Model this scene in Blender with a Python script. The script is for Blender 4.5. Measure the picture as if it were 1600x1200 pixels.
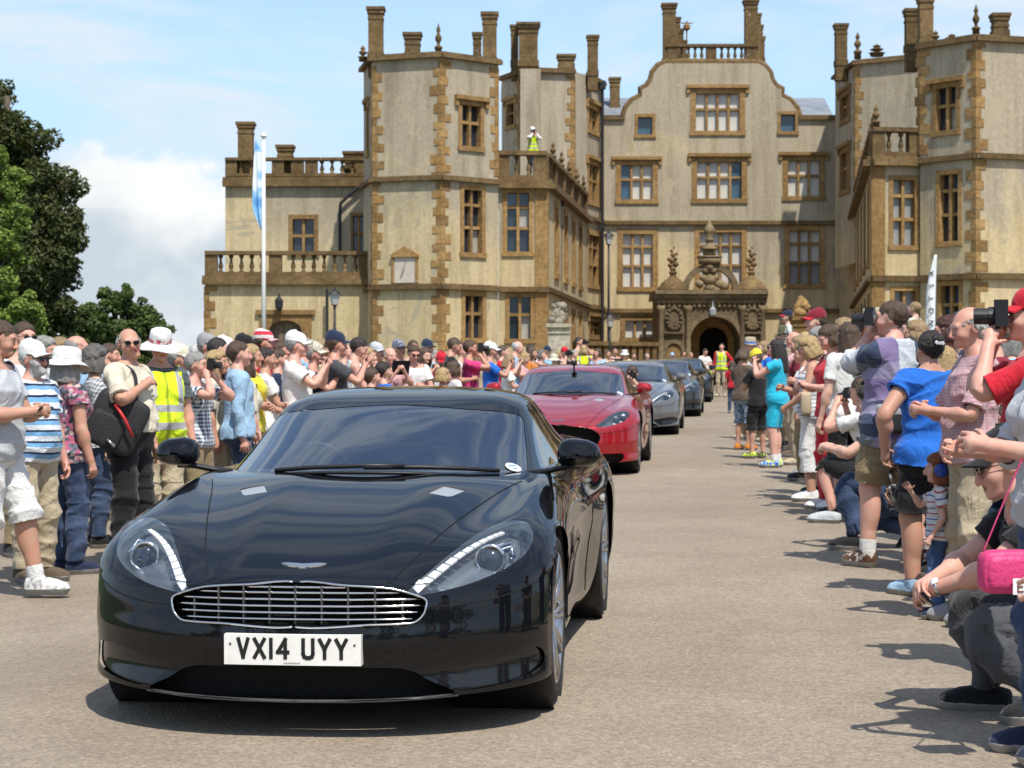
import bpy, bmesh, math, random
import numpy as np
from mathutils import Vector, Matrix
R = math.radians
random.seed(7); RNG = np.random.default_rng(7)
scene = bpy.context.scene
for o in list(bpy.data.objects): bpy.data.objects.remove(o)
COL = scene.collection
# ---------------------------------------------------------------- camera, sky, sun, exposure
CAMZ = 1.45; FPX = 3200.0
cam_d = bpy.data.cameras.new("camera"); cam = bpy.data.objects.new("camera", cam_d); COL.objects.link(cam)
cam.location = (0, 0, CAMZ); cam.rotation_euler = (R(90), 0, 0)
cam_d.sensor_width = 36; cam_d.lens = 36*FPX/1600; cam_d.clip_start = .1; cam_d.clip_end = 6000
cam_d.dof.use_dof = True; cam_d.dof.focus_distance = 8.2; cam_d.dof.aperture_fstop = 11
scene.camera = cam
SUN_AZ, SUN_EL = R(21), R(60)            # azimuth measured from behind the camera towards the right
sdir = Vector((math.sin(SUN_AZ)*math.cos(SUN_EL), -math.cos(SUN_AZ)*math.cos(SUN_EL), math.sin(SUN_EL)))
sun_d = bpy.data.lights.new("sun", 'SUN'); sun = bpy.data.objects.new("sun", sun_d); COL.objects.link(sun)
sun_d.energy = 4.3; sun_d.angle = R(.6); sun_d.color = (1, .95, .86)
sun.rotation_euler = sdir.to_track_quat('Z', 'Y').to_euler(); sun.location = (0, -20, 60)
world = bpy.data.worlds.new("World"); scene.world = world; world.use_nodes = True
def build_world():
    nt = world.node_tree; nt.nodes.clear(); N = nt.nodes.new; L = nt.links.new
    out = N('ShaderNodeOutputWorld'); bg = N('ShaderNodeBackground'); bg.inputs['Strength'].default_value = .115
    sky = N('ShaderNodeTexSky'); sky.sky_type = 'NISHITA'; sky.sun_disc = False
    sky.sun_elevation = SUN_EL; sky.sun_rotation = math.atan2(sdir.x, sdir.y)
    sky.air_density = 1.0; sky.dust_density = .6; sky.ozone_density = 1.5
    tc = N('ShaderNodeTexCoord'); sep = N('ShaderNodeSeparateXYZ'); L(tc.outputs['Generated'], sep.inputs[0])
    def m(op, a, b=None, c=None, clamp=False):
        n = N('ShaderNodeMath'); n.operation = op; n.use_clamp = clamp
        for i, v in enumerate((a, b, c)):
            if v is None: continue
            if isinstance(v, (int, float)): n.inputs[i].default_value = v
            else: L(v, n.inputs[i])
        return n.outputs[0]
    def noise(vec, sc, det, rough, dist=0):
        n = N('ShaderNodeTexNoise'); n.inputs['Scale'].default_value = sc; n.inputs['Detail'].default_value = det
        n.inputs['Roughness'].default_value = rough; n.inputs['Distortion'].default_value = dist; L(vec, n.inputs['Vector']); return n.outputs[0]
    def ramp(v, a, b):
        n = N('ShaderNodeMapRange'); n.interpolation_type = 'SMOOTHSTEP'; L(v, n.inputs['Value'])
        n.inputs['From Min'].default_value = a; n.inputs['From Max'].default_value = b; return n.outputs[0]
    # thin high cloud: stretched noise over the whole dome
    mp = N('ShaderNodeMapping'); mp.inputs['Scale'].default_value = (2.2, 2.2, 9); mp.inputs['Rotation'].default_value = (R(8), R(-10), R(20)); mp.inputs['Location'].default_value = (.9, .2, .35)
    L(tc.outputs['Generated'], mp.inputs[0])
    veil = ramp(noise(mp.outputs[0], 1.9, 8, .60, .8), .40, .62)
    # cumulus banks low over the horizon
    mp2 = N('ShaderNodeMapping'); mp2.inputs['Scale'].default_value = (9, 9, 12); mp2.inputs['Location'].default_value = (3.86, 1.0, .55); L(tc.outputs['Generated'], mp2.inputs[0])
    puff = noise(mp2.outputs[0], 1.3, 9, .58)
    az = m('ARCTAN2', sep.outputs[0], sep.outputs[1])
    # a bank of cumulus left of the house, the same kind repeated round the dome
    def bump(v, c, w): return m('SUBTRACT', 1.0, m('POWER', m('DIVIDE', m('SUBTRACT', v, c), w), 2.0))
    bank = m('MAXIMUM', m('MULTIPLY', m('MINIMUM', bump(az, -.168, .062), bump(sep.outputs[2], .050, .068)), .52), -1.0)
    cov = m('ADD', m('ADD', puff, bank), m('MULTIPLY', m('SUBTRACT', .25, sep.outputs[2]), .10))
    cum = ramp(cov, .61, .71)
    shade = ramp(m('ADD', noise(mp2.outputs[0], 1.7, 5, .5), m('MULTIPLY', sep.outputs[2], 2.6)), .50, .80)
    cc = N('ShaderNodeMix'); cc.data_type = 'RGBA'; L(shade, cc.inputs[0]); cc.inputs[6].default_value = (4.3, 4.9, 5.4, 1); cc.inputs[7].default_value = (7.0, 7.1, 7.1, 1)
    hz = ramp(sep.outputs[2], .0, .22)
    tint = N('ShaderNodeMix'); tint.data_type = 'RGBA'; L(hz, tint.inputs[0]); tint.inputs[6].default_value = (2.9, 4.6, 6.8, 1)
    gm = N('ShaderNodeMix'); gm.data_type = 'RGBA'; gm.blend_type = 'MULTIPLY'; gm.inputs[0].default_value = 1; L(sky.outputs[0], gm.inputs[6]); gm.inputs[7].default_value = (1.35, 1.35, 1.35, 1)
    L(gm.outputs[2], tint.inputs[7])
    m1 = N('ShaderNodeMix'); m1.data_type = 'RGBA'; L(m('MULTIPLY', m('MULTIPLY', veil, .9), m('SUBTRACT', 1.0, m('MULTIPLY', ramp(sep.outputs[2], .22, .60), .50))), m1.inputs[0]); L(tint.outputs[2], m1.inputs[6]); m1.inputs[7].default_value = (5.5, 6.15, 6.75, 1)
    m2 = N('ShaderNodeMix'); m2.data_type = 'RGBA'; L(cum, m2.inputs[0]); L(m1.outputs[2], m2.inputs[6]); L(cc.outputs[2], m2.inputs[7])
    # below the horizon: ground-coloured
    dn = ramp(sep.outputs[2], -.06, -.005)
    m3 = N('ShaderNodeMix'); m3.data_type = 'RGBA'; L(dn, m3.inputs[0]); m3.inputs[6].default_value = (.9, 1.0, .6, 1); L(m2.outputs[2], m3.inputs[7])
    L(m3.outputs[2], bg.inputs['Color']); L(bg.outputs[0], out.inputs[0])
build_world()
scene.view_settings.view_transform = 'Standard'; scene.view_settings.look = 'None'
scene.view_settings.exposure = 0.30; scene.view_settings.gamma = 1.0; scene.view_settings.use_curve_mapping = False
scene.cycles.max_bounces = 6; scene.cycles.transparent_max_bounces = 10; scene.cycles.caustics_reflective = False; scene.cycles.caustics_refractive = False

# ---------------------------------------------------------------- helpers
def sstep(a, b, x):
    t = np.clip((np.asarray(x, float)-a)/(b-a), 0, 1); return t*t*(3-2*t)
def gz(x, y):
    """height of the ground: a drive that climbs gently to the house, falling to the verge on the left"""
    x = np.asarray(x, float); y = np.asarray(y, float)
    yy = np.clip(y, -60, 92)
    u = x-.111*yy
    return .01875*yy-.0031*np.clip(yy-15, 0, 65)-.15*sstep(-2.6, -4.4, u)-.05*sstep(1.0, 3.0, u)*0
def gzf(x, y): return float(gz(x, y))
def at(px, py, Y): return Vector(((px-800)*Y/FPX, Y, CAMZ+(600-py)*Y/FPX))
def on_ground(px, py):
    Y = 8.0
    for _ in range(40):
        X = (px-800)*Y/FPX; h = CAMZ-gzf(X, Y)
        Yn = h*FPX/max(py-600, 1e-3) if py > 640 else None
        # solve z(Y)=gz by stepping along the ray
        break
    lo, hi = 3.0, 95.0
    f = lambda Y: CAMZ+(600-py)*Y/FPX-gzf((px-800)*Y/FPX, Y)
    for _ in range(60):
        mid = (lo+hi)/2
        if f(mid) > 0: lo = mid
        else: hi = mid
    Y = (lo+hi)/2; X = (px-800)*Y/FPX
    return Vector((X, Y, gzf(X, Y)))

MATS = {}
def principled(name, color=(.5, .5, .5), rough=.6, metal=0, spec=.5, coat=0, coat_rough=.03, noise=None, bump=None, emis=None, alpha=None, trans=0, ior=1.45, var=0):
    """procedural material: colour broken by noise (scale, amount), bump (scale, strength)"""
    if name in MATS: return MATS[name]
    mt = bpy.data.materials.new(name); mt.use_nodes = True; nt = mt.node_tree; b = nt.nodes['Principled BSDF']
    b.inputs['Base Color'].default_value = (*color, 1); b.inputs['Roughness'].default_value = rough; b.inputs['Metallic'].default_value = metal
    b.inputs['Specular IOR Level'].default_value = spec; b.inputs['Coat Weight'].default_value = coat; b.inputs['Coat Roughness'].default_value = coat_rough
    b.inputs['Transmission Weight'].default_value = trans; b.inputs['IOR'].default_value = ior
    N = nt.nodes.new; L = nt.links.new
    tc = None
    if noise or bump: tc = N('ShaderNodeTexCoord')
    if noise:
        n = N('ShaderNodeTexNoise'); n.inputs['Scale'].default_value = noise[0]; n.inputs['Detail'].default_value = 6; n.inputs['Roughness'].default_value = .6; L(tc.outputs['Object'], n.inputs['Vector'])
        mr = N('ShaderNodeMapRange'); mr.inputs['From Min'].default_value = .3; mr.inputs['From Max'].default_value = .7; mr.inputs['To Min'].default_value = 1-noise[1]; mr.inputs['To Max'].default_value = 1+noise[1]; L(n.outputs[0], mr.inputs[0])
        mx = N('ShaderNodeMix'); mx.data_type = 'RGBA'; mx.blend_type = 'MULTIPLY'; mx.inputs[0].default_value = 1; mx.inputs[6].default_value = (*color, 1); L(mr.outputs[0], mx.inputs[7]); L(mx.outputs[2], b.inputs['Base Color'])
    if bump:
        n = N('ShaderNodeTexNoise'); n.inputs['Scale'].default_value = bump[0]; n.inputs['Detail'].default_value = 5; L(tc.outputs['Object'], n.inputs['Vector'])
        bp = N('ShaderNodeBump'); bp.inputs['Strength'].default_value = bump[1]; bp.inputs['Distance'].default_value = .02; L(n.outputs[0], bp.inputs['Height']); L(bp.outputs[0], b.inputs['Normal'])
    if emis: b.inputs['Emission Color'].default_value = (*emis[:3], 1); b.inputs['Emission Strength'].default_value = emis[3]
    MATS[name] = mt; return mt

class MB:
    """collects polygons; build() links them as ONE mesh object"""
    def __init__(s): s.v = []; s.f = []; s.mi = []; s.cur = 0
    def poly(s, pts):
        i = len(s.v); s.v += [tuple(p) for p in pts]; s.f.append(tuple(range(i, i+len(pts)))); s.mi.append(s.cur)
    def raw(s, vs, fs):
        i = len(s.v); s.v += [tuple(p) for p in vs]; s.f += [tuple(i+k for k in f) for f in fs]; s.mi += [s.cur]*len(fs)
    def hexa(s, p):  # 8 points: bottom 4 ccw, top 4 ccw
        s.raw(p, [(3, 2, 1, 0), (4, 5, 6, 7), (0, 1, 5, 4), (1, 2, 6, 5), (2, 3, 7, 6), (3, 0, 4, 7)])
    def box(s, c, d, rz=0, M=None):
        hx, hy, hz = d[0]/2, d[1]/2, d[2]/2; ca, sa = math.cos(rz), math.sin(rz); P = []
        for z in (-hz, hz):
            for x, y in ((-hx, -hy), (hx, -hy), (hx, hy), (-hx, hy)):
                q = Vector((x*ca-y*sa, x*sa+y*ca, z)); q = (M @ q if M else q)+Vector(c); P.append(q)
        s.hexa(P)
    def tube(s, path, rad, n=8, cap=True, flat=1.0, up=None):
        path = [Vector(p) for p in path]; rings = []; m_ = len(path)
        rads = rad if hasattr(rad, '__len__') else [rad]*m_
        base = len(s.v); prev = None
        for i, p in enumerate(path):
            t = (path[min(i+1, m_-1)]-path[max(i-1, 0)]); t = t.normalized() if t.length > 1e-9 else Vector((0, 0, 1))
            a = prev if prev is not None else (Vector(up) if up else (Vector((0, 0, 1)) if abs(t.z) < .9 else Vector((1, 0, 0))))
            a = (a-t*a.dot(t)); a = a.normalized() if a.length > 1e-6 else t.orthogonal().normalized(); prev = a; b = t.cross(a)
            for k in range(n):
                th = 2*math.pi*k/n; s.v.append(tuple(p+rads[i]*(a*math.cos(th)*flat+b*math.sin(th))))
        for i in range(m_-1):
            for k in range(n):
                k2 = (k+1) % n; s.f.append((base+i*n+k, base+i*n+k2, base+(i+1)*n+k2, base+(i+1)*n+k)); s.mi.append(s.cur)
        if cap:
            s.f.append(tuple(base+k for k in reversed(range(n)))); s.mi.append(s.cur)
            s.f.append(tuple(base+(m_-1)*n+k for k in range(n))); s.mi.append(s.cur)
    def lathe(s, c, prof, n=12, sq=None, M=None, close=True):
        """profile of (radius, z) about the vertical through c"""
        base = len(s.v); c = Vector(c)
        for r, z in prof:
            for k in range(n):
                th = 2*math.pi*(k+.5)/n; q = Vector((r*math.cos(th), r*math.sin(th), z))
                s.v.append(tuple((M @ q if M else q)+c))
        m_ = len(prof)
        for i in range(m_-1):
            for k in range(n):
                k2 = (k+1) % n; s.f.append((base+i*n+k, base+i*n+k2, base+(i+1)*n+k2, base+(i+1)*n+k)); s.mi.append(s.cur)
        if close:
            s.f.append(tuple(base+k for k in reversed(range(n)))); s.mi.append(s.cur)
            s.f.append(tuple(base+(m_-1)*n+k for k in range(n))); s.mi.append(s.cur)
    def mesh(s, name, mats, smooth=False):
        me = bpy.data.meshes.new(name); me.from_pydata(s.v, [], s.f)
        for m_ in (mats if isinstance(mats, (list, tuple)) else [mats]): me.materials.append(m_)
        if len(me.materials) > 1: me.polygons.foreach_set('material_index', s.mi)
        if smooth: me.polygons.foreach_set('use_smooth', [True]*len(me.polygons))
        me.update(); return me
    def build(s, name, mats, parent=None, smooth=False, loc=None):
        return link(name, s.mesh(name, mats, smooth), parent, loc)
def link(name, me, parent=None, loc=None):
    o = bpy.data.objects.new(name, me); COL.objects.link(o)
    if parent is not None: o.parent = parent
    if loc is not None: o.location = loc
    return o
def tag(o, label, cat, group=None, kind=None):
    if label: o['label'] = label
    if cat: o['category'] = cat
    if group: o['group'] = group
    if kind: o['kind'] = kind
    return o
def empty(name, loc=(0, 0, 0), rot=(0, 0, 0)):
    o = bpy.data.objects.new(name, None); COL.objects.link(o); o.location = loc; o.rotation_euler = rot; o.empty_display_size = .1; return o
def np_mesh(name, V, F, mats, smooth=True, mi=None, attrs=None, normals=None):
    """V (n,3), F list/array of tris or quads"""
    me = bpy.data.meshes.new(name); V = np.asarray(V, np.float32); F = np.asarray(F, np.int32); k = F.shape[1]
    me.vertices.add(len(V)); me.vertices.foreach_set('co', V.ravel())
    me.loops.add(F.size); me.loops.foreach_set('vertex_index', F.ravel())
    me.polygons.add(len(F)); me.polygons.foreach_set('loop_start', np.arange(0, F.size, k, dtype=np.int32))
    for m_ in (mats if isinstance(mats, (list, tuple)) else [mats]): me.materials.append(m_)
    if mi is not None: me.polygons.foreach_set('material_index', np.asarray(mi, np.int32))
    me.polygons.foreach_set('use_smooth', np.full(len(F), smooth))
    if attrs:
        for nm, A in attrs.items():
            a = me.attributes.new(nm, 'FLOAT_VECTOR', 'POINT'); a.data.foreach_set('vector', np.asarray(A, np.float32).ravel())
    me.update(calc_edges=True)
    if normals is not None: me.normals_split_custom_set_from_vertices(np.asarray(normals, np.float32).tolist())
    return me
def copy_tree(o, parent=None):
    c = o.copy(); COL.objects.link(c); c.parent = parent
    for ch in list(o.children): copy_tree(ch, c)
    return c
# ---------------------------------------------------------------- ground
def ground_mat():
    mt = bpy.data.materials.new('worn_tarmac_and_grass'); mt.use_nodes = True; nt = mt.node_tree; N = nt.nodes.new; L = nt.links.new; b = nt.nodes['Principled BSDF']
    geo = N('ShaderNodeNewGeometry'); P = geo.outputs['Position']
    def noise(sc, det=6, rough=.6):
        n = N('ShaderNodeTexNoise'); n.inputs['Scale'].default_value = sc; n.inputs['Detail'].default_value = det; n.inputs['Roughness'].default_value = rough; L(P, n.inputs['Vector']); return n.outputs[0]
    def ramp(v, pts):
        r = N('ShaderNodeValToRGB'); L(v, r.inputs[0]); e = r.color_ramp.elements
        while len(e) < len(pts): e.new(.5)
        for el, (p, c) in zip(e, pts): el.position = p; el.color = (*c, 1)
        return r.outputs[0]
    def mul(a, c, f=1, mode='MULTIPLY'):
        m = N('ShaderNodeMix'); m.data_type = 'RGBA'; m.blend_type = mode
        if isinstance(f, (int, float)): m.inputs[0].default_value = f
        else: L(f, m.inputs[0])
        L(a, m.inputs[6])
        if isinstance(c, tuple): m.inputs[7].default_value = (*c, 1)
        else: L(c, m.inputs[7])
        return m.outputs[2]
    base = ramp(noise(.35, 5, .6), [(.3, (.262, .216, .164)), (.7, (.318, .266, .206))])
    vor = N('ShaderNodeTexVoronoi'); vor.inputs['Scale'].default_value = 85; L(P, vor.inputs['Vector'])
    chips = ramp(vor.outputs['Color'], [(.1, (.70, .69, .68)), (.5, (.97, .97, .97)), (.9, (1.3, 1.28, 1.25))])
    c = mul(base, chips, .75)
    c = mul(c, ramp(noise(28, 4, .7), [(.35, (.82, .82, .82)), (.65, (1.14, 1.14, 1.14))]), .8)
    c = mul(c, ramp(noise(1.6, 7, .7), [(.36, (.90, .89, .88)), (.6, (1.04, 1.04, 1.04))]), 1)
    c = mul(c, ramp(noise(.9, 9, .75), [(.300, (.55, .53, .50)), (.345, (1, 1, 1))]), .8); c = mul(c, ramp(noise(.12, 4, .6), [(.35, (.86, .85, .84)), (.65, (1.08, 1.08, 1.07))]), 1)
    L(c, b.inputs['Base Color']); b.inputs['Roughness'].default_value = .9; b.inputs['Specular IOR Level'].default_value = .25
    bp = N('ShaderNodeBump'); bp.inputs['Strength'].default_value = .55; bp.inputs['Distance'].default_value = .006; L(vor.outputs['Distance'], bp.inputs['Height']); L(bp.outputs[0], b.inputs['Normal'])
    return mt
def build_ground():
    xs = np.concatenate([np.linspace(-2500, -120, 8), np.linspace(-60, -12, 14), np.arange(-10, 24, .4), np.linspace(26, 70, 10), np.linspace(150, 2500, 6)])
    ys = np.concatenate([np.linspace(-2500, -60, 5), np.linspace(-50, 2, 20), np.arange(3, 40, .5), np.arange(40, 96, 2), np.linspace(100, 400, 8), np.linspace(700, 4000, 5)])
    X, Y = np.meshgrid(xs, ys); Z = gz(X, Y)
    # the land falls away beyond the house and the trees
    Z = Z-.012*np.clip(Y-130, 0, 800)
    V = np.stack([X, Y, Z], -1).reshape(-1, 3); nx = len(xs); idx = np.arange(len(V)).reshape(len(ys), nx)
    F = np.stack([idx[:-1, :-1], idx[:-1, 1:], idx[1:, 1:], idx[1:, :-1]], -1).reshape(-1, 4)
    g = link('ground', np_mesh('ground', V, F, ground_mat())); g['kind'] = 'structure'
    # grass verges: lawn strips either side of the drive, blades as one mass
    grass = principled('verge_grass', (.055, .085, .022), .9, noise=(3, .4))
    def lawn(name, u0, u1, y0, y1, dz):
        uu = np.linspace(u0, u1, 14); yy = np.linspace(y0, y1, 160); U, Yv = np.meshgrid(uu, yy)
        U = U+np.where(np.isclose(U, u0 if abs(u0) < abs(u1) else u1), .12*np.sin(Yv*1.3)+.06*np.sin(Yv*3.1+1), 0)
        Xv = U+.111*Yv; Zv = gz(Xv, Yv)+dz; V = np.stack([Xv, Yv, Zv], -1).reshape(-1, 3); idx = np.arange(len(V)).reshape(160, 14)
        F = np.stack([idx[:-1, :-1], idx[:-1, 1:], idx[1:, 1:], idx[1:, :-1]], -1).reshape(-1, 4)
        o = link(name, np_mesh(name, V, F, grass)); o['kind'] = 'structure'
    lawn('lawn', 1.75, 6, 4, 62, .02); lawn('lawn', -40, -6.6, 2, 66, .02)
    blades = []; fs = []
    n = 16000
    yy = RNG.uniform(8, 40, n); side = RNG.random(n) < .5
    uu = np.where(side, 1.7+RNG.exponential(.7, n), -6.5-RNG.exponential(1.2, n)); xx = uu+.111*yy
    zz = gz(xx, yy)+.02; a = RNG.uniform(0, 6.28, n); h = RNG.uniform(.03, .09, n); w = .006
    dx = np.cos(a)*w; dy = np.sin(a)*w; lx = RNG.normal(0, .025, n); ly = RNG.normal(0, .025, n)
    V = np.stack([np.stack([xx-dx, yy-dy, zz], -1), np.stack([xx+dx, yy+dy, zz], -1), np.stack([xx+lx, yy+ly, zz+h], -1)], 1).reshape(-1, 3)
    F = np.arange(3*n).reshape(-1, 3)
    o = link('grass', np_mesh('grass', V, F, principled('grass_blade', (.07, .12, .025), .8))); tag(o, 'short green grass along the verges of the drive', 'grass', kind='stuff')
build_ground()

# ---------------------------------------------------------------- the house
def wall_mat():
    mt = bpy.data.materials.new('lime_render'); mt.use_nodes = True; nt = mt.node_tree; N = nt.nodes.new; L = nt.links.new; b = nt.nodes['Principled BSDF']
    geo = N('ShaderNodeNewGeometry'); P = geo.outputs['Position']
    def noise(sc, det=6, rough=.6, dist=0, vec=P):
        n = N('ShaderNodeTexNoise'); n.inputs['Scale'].default_value = sc; n.inputs['Detail'].default_value = det; n.inputs['Roughness'].default_value = rough; n.inputs['Distortion'].default_value = dist; L(vec, n.inputs['Vector']); return n.outputs[0]
    def ramp(v, pts, interp='LINEAR'):
        r = N('ShaderNodeValToRGB'); L(v, r.inputs[0]); e = r.color_ramp.elements; r.color_ramp.interpolation = interp
        while len(e) < len(pts): e.new(.5)
        for el, (p, c) in zip(e, pts): el.position = p; el.color = (*c, 1)
        return r.outputs[0]
    def mix(a, c, f, mode='MIX'):
        m = N('ShaderNodeMix'); m.data_type = 'RGBA'; m.blend_type = mode
        if isinstance(f, (int, float)): m.inputs[0].default_value = f
        else: L(f, m.inputs[0])
        for s, v in ((6, a), (7, c)):
            if isinstance(v, tuple): m.inputs[s].default_value = (*v, 1)
            else: L(v, m.inputs[s])
        return m.outputs[2]
    sep = N('ShaderNodeSeparateXYZ'); L(P, sep.inputs[0])
    # weathered grey render above, fresher ochre limewash lower down and in flaked patches
    mr = N('ShaderNodeMapRange'); L(sep.outputs[2], mr.inputs[0]); mr.inputs['From Min'].default_value = 4; mr.inputs['From Max'].default_value = 9.5; mr.inputs['To Min'].default_value = .36; mr.inputs['To Max'].default_value = -.10
    ad = N('ShaderNodeMath'); ad.operation = 'ADD'; L(noise(.30, 7, .62, .6), ad.inputs[0]); L(mr.outputs[0], ad.inputs[1])
    f = ramp(ad.outputs[0], [(.50, (0, 0, 0)), (.66, (1, 1, 1))])
    grey = mix((.355, .302, .215), (.450, .385, .280), noise(1.1, 6, .65))
    ochre = mix((.52, .415, .232), (.60, .49, .30), noise(.8, 5, .6))
    c = mix(grey, ochre, f)
    mp = N('ShaderNodeMapping'); mp.inputs['Scale'].default_value = (2.4, 2.4, .22); L(P, mp.inputs[0])
    c = mix(c, ramp(noise(1.0, 6, .7, 0, mp.outputs[0]), [(.34, (.66, .64, .60)), (.56, (1, 1, 1))]), .85, 'MULTIPLY')
    c = mix(c, ramp(noise(9, 5, .7), [(.3, (.80, .80, .80)), (.65, (1.12, 1.12, 1.12))]), .9, 'MULTIPLY')
    fl = ramp(noise(.55, 8, .66, 1.2), [(.600, (0, 0, 0)), (.615, (1, 1, 1))])
    c = mix(c, (.40, .34, .235), fl)
    L(c, b.inputs['Base Color']); b.inputs['Roughness'].default_value = .92; b.inputs['Specular IOR Level'].default_value = .2
    bp = N('ShaderNodeBump'); bp.inputs['Strength'].default_value = .5; bp.inputs['Distance'].default_value = .02; L(noise(14, 6, .7), bp.inputs['Height']); L(bp.outputs[0], b.inputs['Normal'])
    return mt
def stone_mat(name, ca, cb, lich=.5, sc=1.0):
    mt = bpy.data.materials.new(name); mt.use_nodes = True; nt = mt.node_tree; N = nt.nodes.new; L = nt.links.new; b = nt.nodes['Principled BSDF']
    geo = N('ShaderNodeNewGeometry'); oi = N('ShaderNodeObjectInfo')
    def noise(s, det=6):
        n = N('ShaderNodeTexNoise'); n.inputs['Scale'].default_value = s; n.inputs['Detail'].default_value = det; n.inputs['Roughness'].default_value = .65; L(geo.outputs['Position'], n.inputs['Vector']); return n.outputs[0]
    def mix(a, c, f, mode='MIX'):
        m = N('ShaderNodeMix'); m.data_type = 'RGBA'; m.blend_type = mode
        if isinstance(f, (int, float)): m.inputs[0].default_value = f
        else: L(f, m.inputs[0])
        for s, v in ((6, a), (7, c)):
            if isinstance(v, tuple): m.inputs[s].default_value = (*v, 1)
            else: L(v, m.inputs[s])
        return m.outputs[2]
    def rr(v, a, c_, lo=0, hi=1):
        m = N('ShaderNodeMapRange'); L(v, m.inputs[0]); m.inputs['From Min'].default_value = a; m.inputs['From Max'].default_value = c_; m.inputs['To Min'].default_value = lo; m.inputs['To Max'].default_value = hi; return m.outputs[0]
    c = mix(ca, cb, rr(noise(1.3*sc), .35, .65)); c = mix(c, rr(oi.outputs['Random'], 0, 1, .74, 1.2), 1, 'MULTIPLY')
    c = mix(c, rr(noise(7*sc), .3, .7, .6, 1.3), .9, 'MULTIPLY')
    c = mix(c, (.07, .062, .045), rr(noise(3.1*sc, 8), .56, .70, 0, lich)); c = mix(c, (.42, .40, .33), rr(noise(4.7*sc, 8), .64, .72, 0, lich*.8))
    L(c, b.inputs['Base Color']); b.inputs['Roughness'].default_value = .93; b.inputs['Specular IOR Level'].default_value = .15
    bp = N('ShaderNodeBump'); bp.inputs['Strength'].default_value = .7; bp.inputs['Distance'].default_value = .03; L(noise(9*sc, 7), bp.inputs['Height']); L(bp.outputs[0], b.inputs['Normal'])
    return mt
WALL = wall_mat()
HAM = stone_mat('ham_stone', (.275, .160, .060), (.36, .23, .10), .35)      # golden window and quoin stone
HAMD = stone_mat('weathered_ham_stone', (.125, .080, .036), (.205, .138, .066), .8)    # parapets, chimneys
PORT = stone_mat('porch_stone', (.155, .115, .066), (.22, .168, .10), .5)
LEAD = principled('lead_roof', (.20, .22, .25), .55, noise=(2, .25))
IRON = principled('black_iron', (.02, .02, .022), .5)
GLASSD = principled('window_glass_dark', (.02, .028, .04), .06, spec=.8, noise=(.9, .5))
GLASSB = principled('window_glass_blue', (.035, .085, .13), .08, spec=.8, noise=(.9, .3))
BLIND = principled('drawn_white_blind', (.55, .53, .47), .25, spec=.6, noise=(1.2, .12))
BLINDG = principled('drawn_grey_blind', (.26, .26, .25), .25, spec=.6, noise=(1.2, .25))
BLIND2 = principled('half_lit_blind', (.36, .34, .30), .15, spec=.7, noise=(1.5, .3))

house = empty('manor_house', (0, 80, 1.4)); tag(house, 'grand Elizabethan manor house of ochre render with hexagonal corner towers', 'house')
HO = Vector((0, 80, 1.4))
def hb(mb, name, mat, parent=None, smooth=False):
    """build with world coordinates under the house (or one of its parts)"""
    base = parent if parent is not None else house
    me = mb.mesh(name, mat, smooth)
    o = bpy.data.objects.new(name, me); COL.objects.link(o); o.parent = base
    me.transform(Matrix.Translation(-HO)); return o
PANE_ME = {}
def unit_pane(mat):
    if mat.name not in PANE_ME:
        mb = MB(); mb.hexa([(-.5, 0, -.5), (.5, 0, -.5), (.5, .02, -.5), (-.5, .02, -.5), (-.5, 0, .5), (.5, 0, .5), (.5, .02, .5), (-.5, .02, .5)])
        PANE_ME[mat.name] = mb.mesh('pane', mat)
    return PANE_ME[mat.name]
class Plane:
    """vertical wall plane from A to B (plan points, left to right as seen from outside)"""
    def __init__(s, A, B):
        s.A = Vector((A[0], A[1], 0)); s.B = Vector((B[0], B[1], 0)); s.L = (s.B-s.A).length; s.u = (s.B-s.A)/s.L; s.n = Vector((s.u.y, -s.u.x, 0))
        s.ang = math.atan2(s.u.y, s.u.x)
    def p(s, a, z, out=0): q = s.A+s.u*a+s.n*out; return Vector((q.x, q.y, z))
    def apx(s, px, clampit=True):
        """distance along the wall where the photo column px meets it"""
        k = (px-800)/FPX; d = s.u.x-k*s.u.y; a = (k*s.A.y-s.A.x)/d
        return min(max(a, 0), s.L) if clampit else a
    def zpy(s, a, py): return CAMZ+(600-py)*(s.A+s.u*a).y/FPX
    def rect(s, x0, x1, y0, y1):
        a0, a1 = s.apx(x0, False), s.apx(x1, False); am = (a0+a1)/2; return (a0, a1, s.zpy(am, y1), s.zpy(am, y0))
def facade(pl, z0, z1, holes, name='wall', th=.35, top=None):
    """wall with real openings; holes = (a0,a1,z0,z1)"""
    mb = MB(); xs = sorted({0, pl.L, *[h[0] for h in holes], *[h[1] for h in holes]}); zs = sorted({z0, z1, *[h[2] for h in holes], *[h[3] for h in holes]})
    xs = [x for x in xs if 0 <= x <= pl.L]; zs = [z for z in zs if z0 <= z <= z1]
    for i in range(len(xs)-1):
        for j in range(len(zs)-1):
            cx, cz = (xs[i]+xs[i+1])/2, (zs[j]+zs[j+1])/2
            if any(h[0] < cx < h[1] and h[2] < cz < h[3] for h in holes): continue
            mb.poly([pl.p(xs[i], zs[j]), pl.p(xs[i+1], zs[j]), pl.p(xs[i+1], zs[j+1]), pl.p(xs[i], zs[j+1])])
    for a0, a1, b0, b1 in holes:
        for (p, q) in (((a0, b0), (a1, b0)), ((a1, b0), (a1, b1)), ((a1, b1), (a0, b1)), ((a0, b1), (a0, b0))):
            mb.poly([pl.p(*p), pl.p(*p, -th), pl.p(*q, -th), pl.p(*q)])
    return hb(mb, name, WALL)
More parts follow.
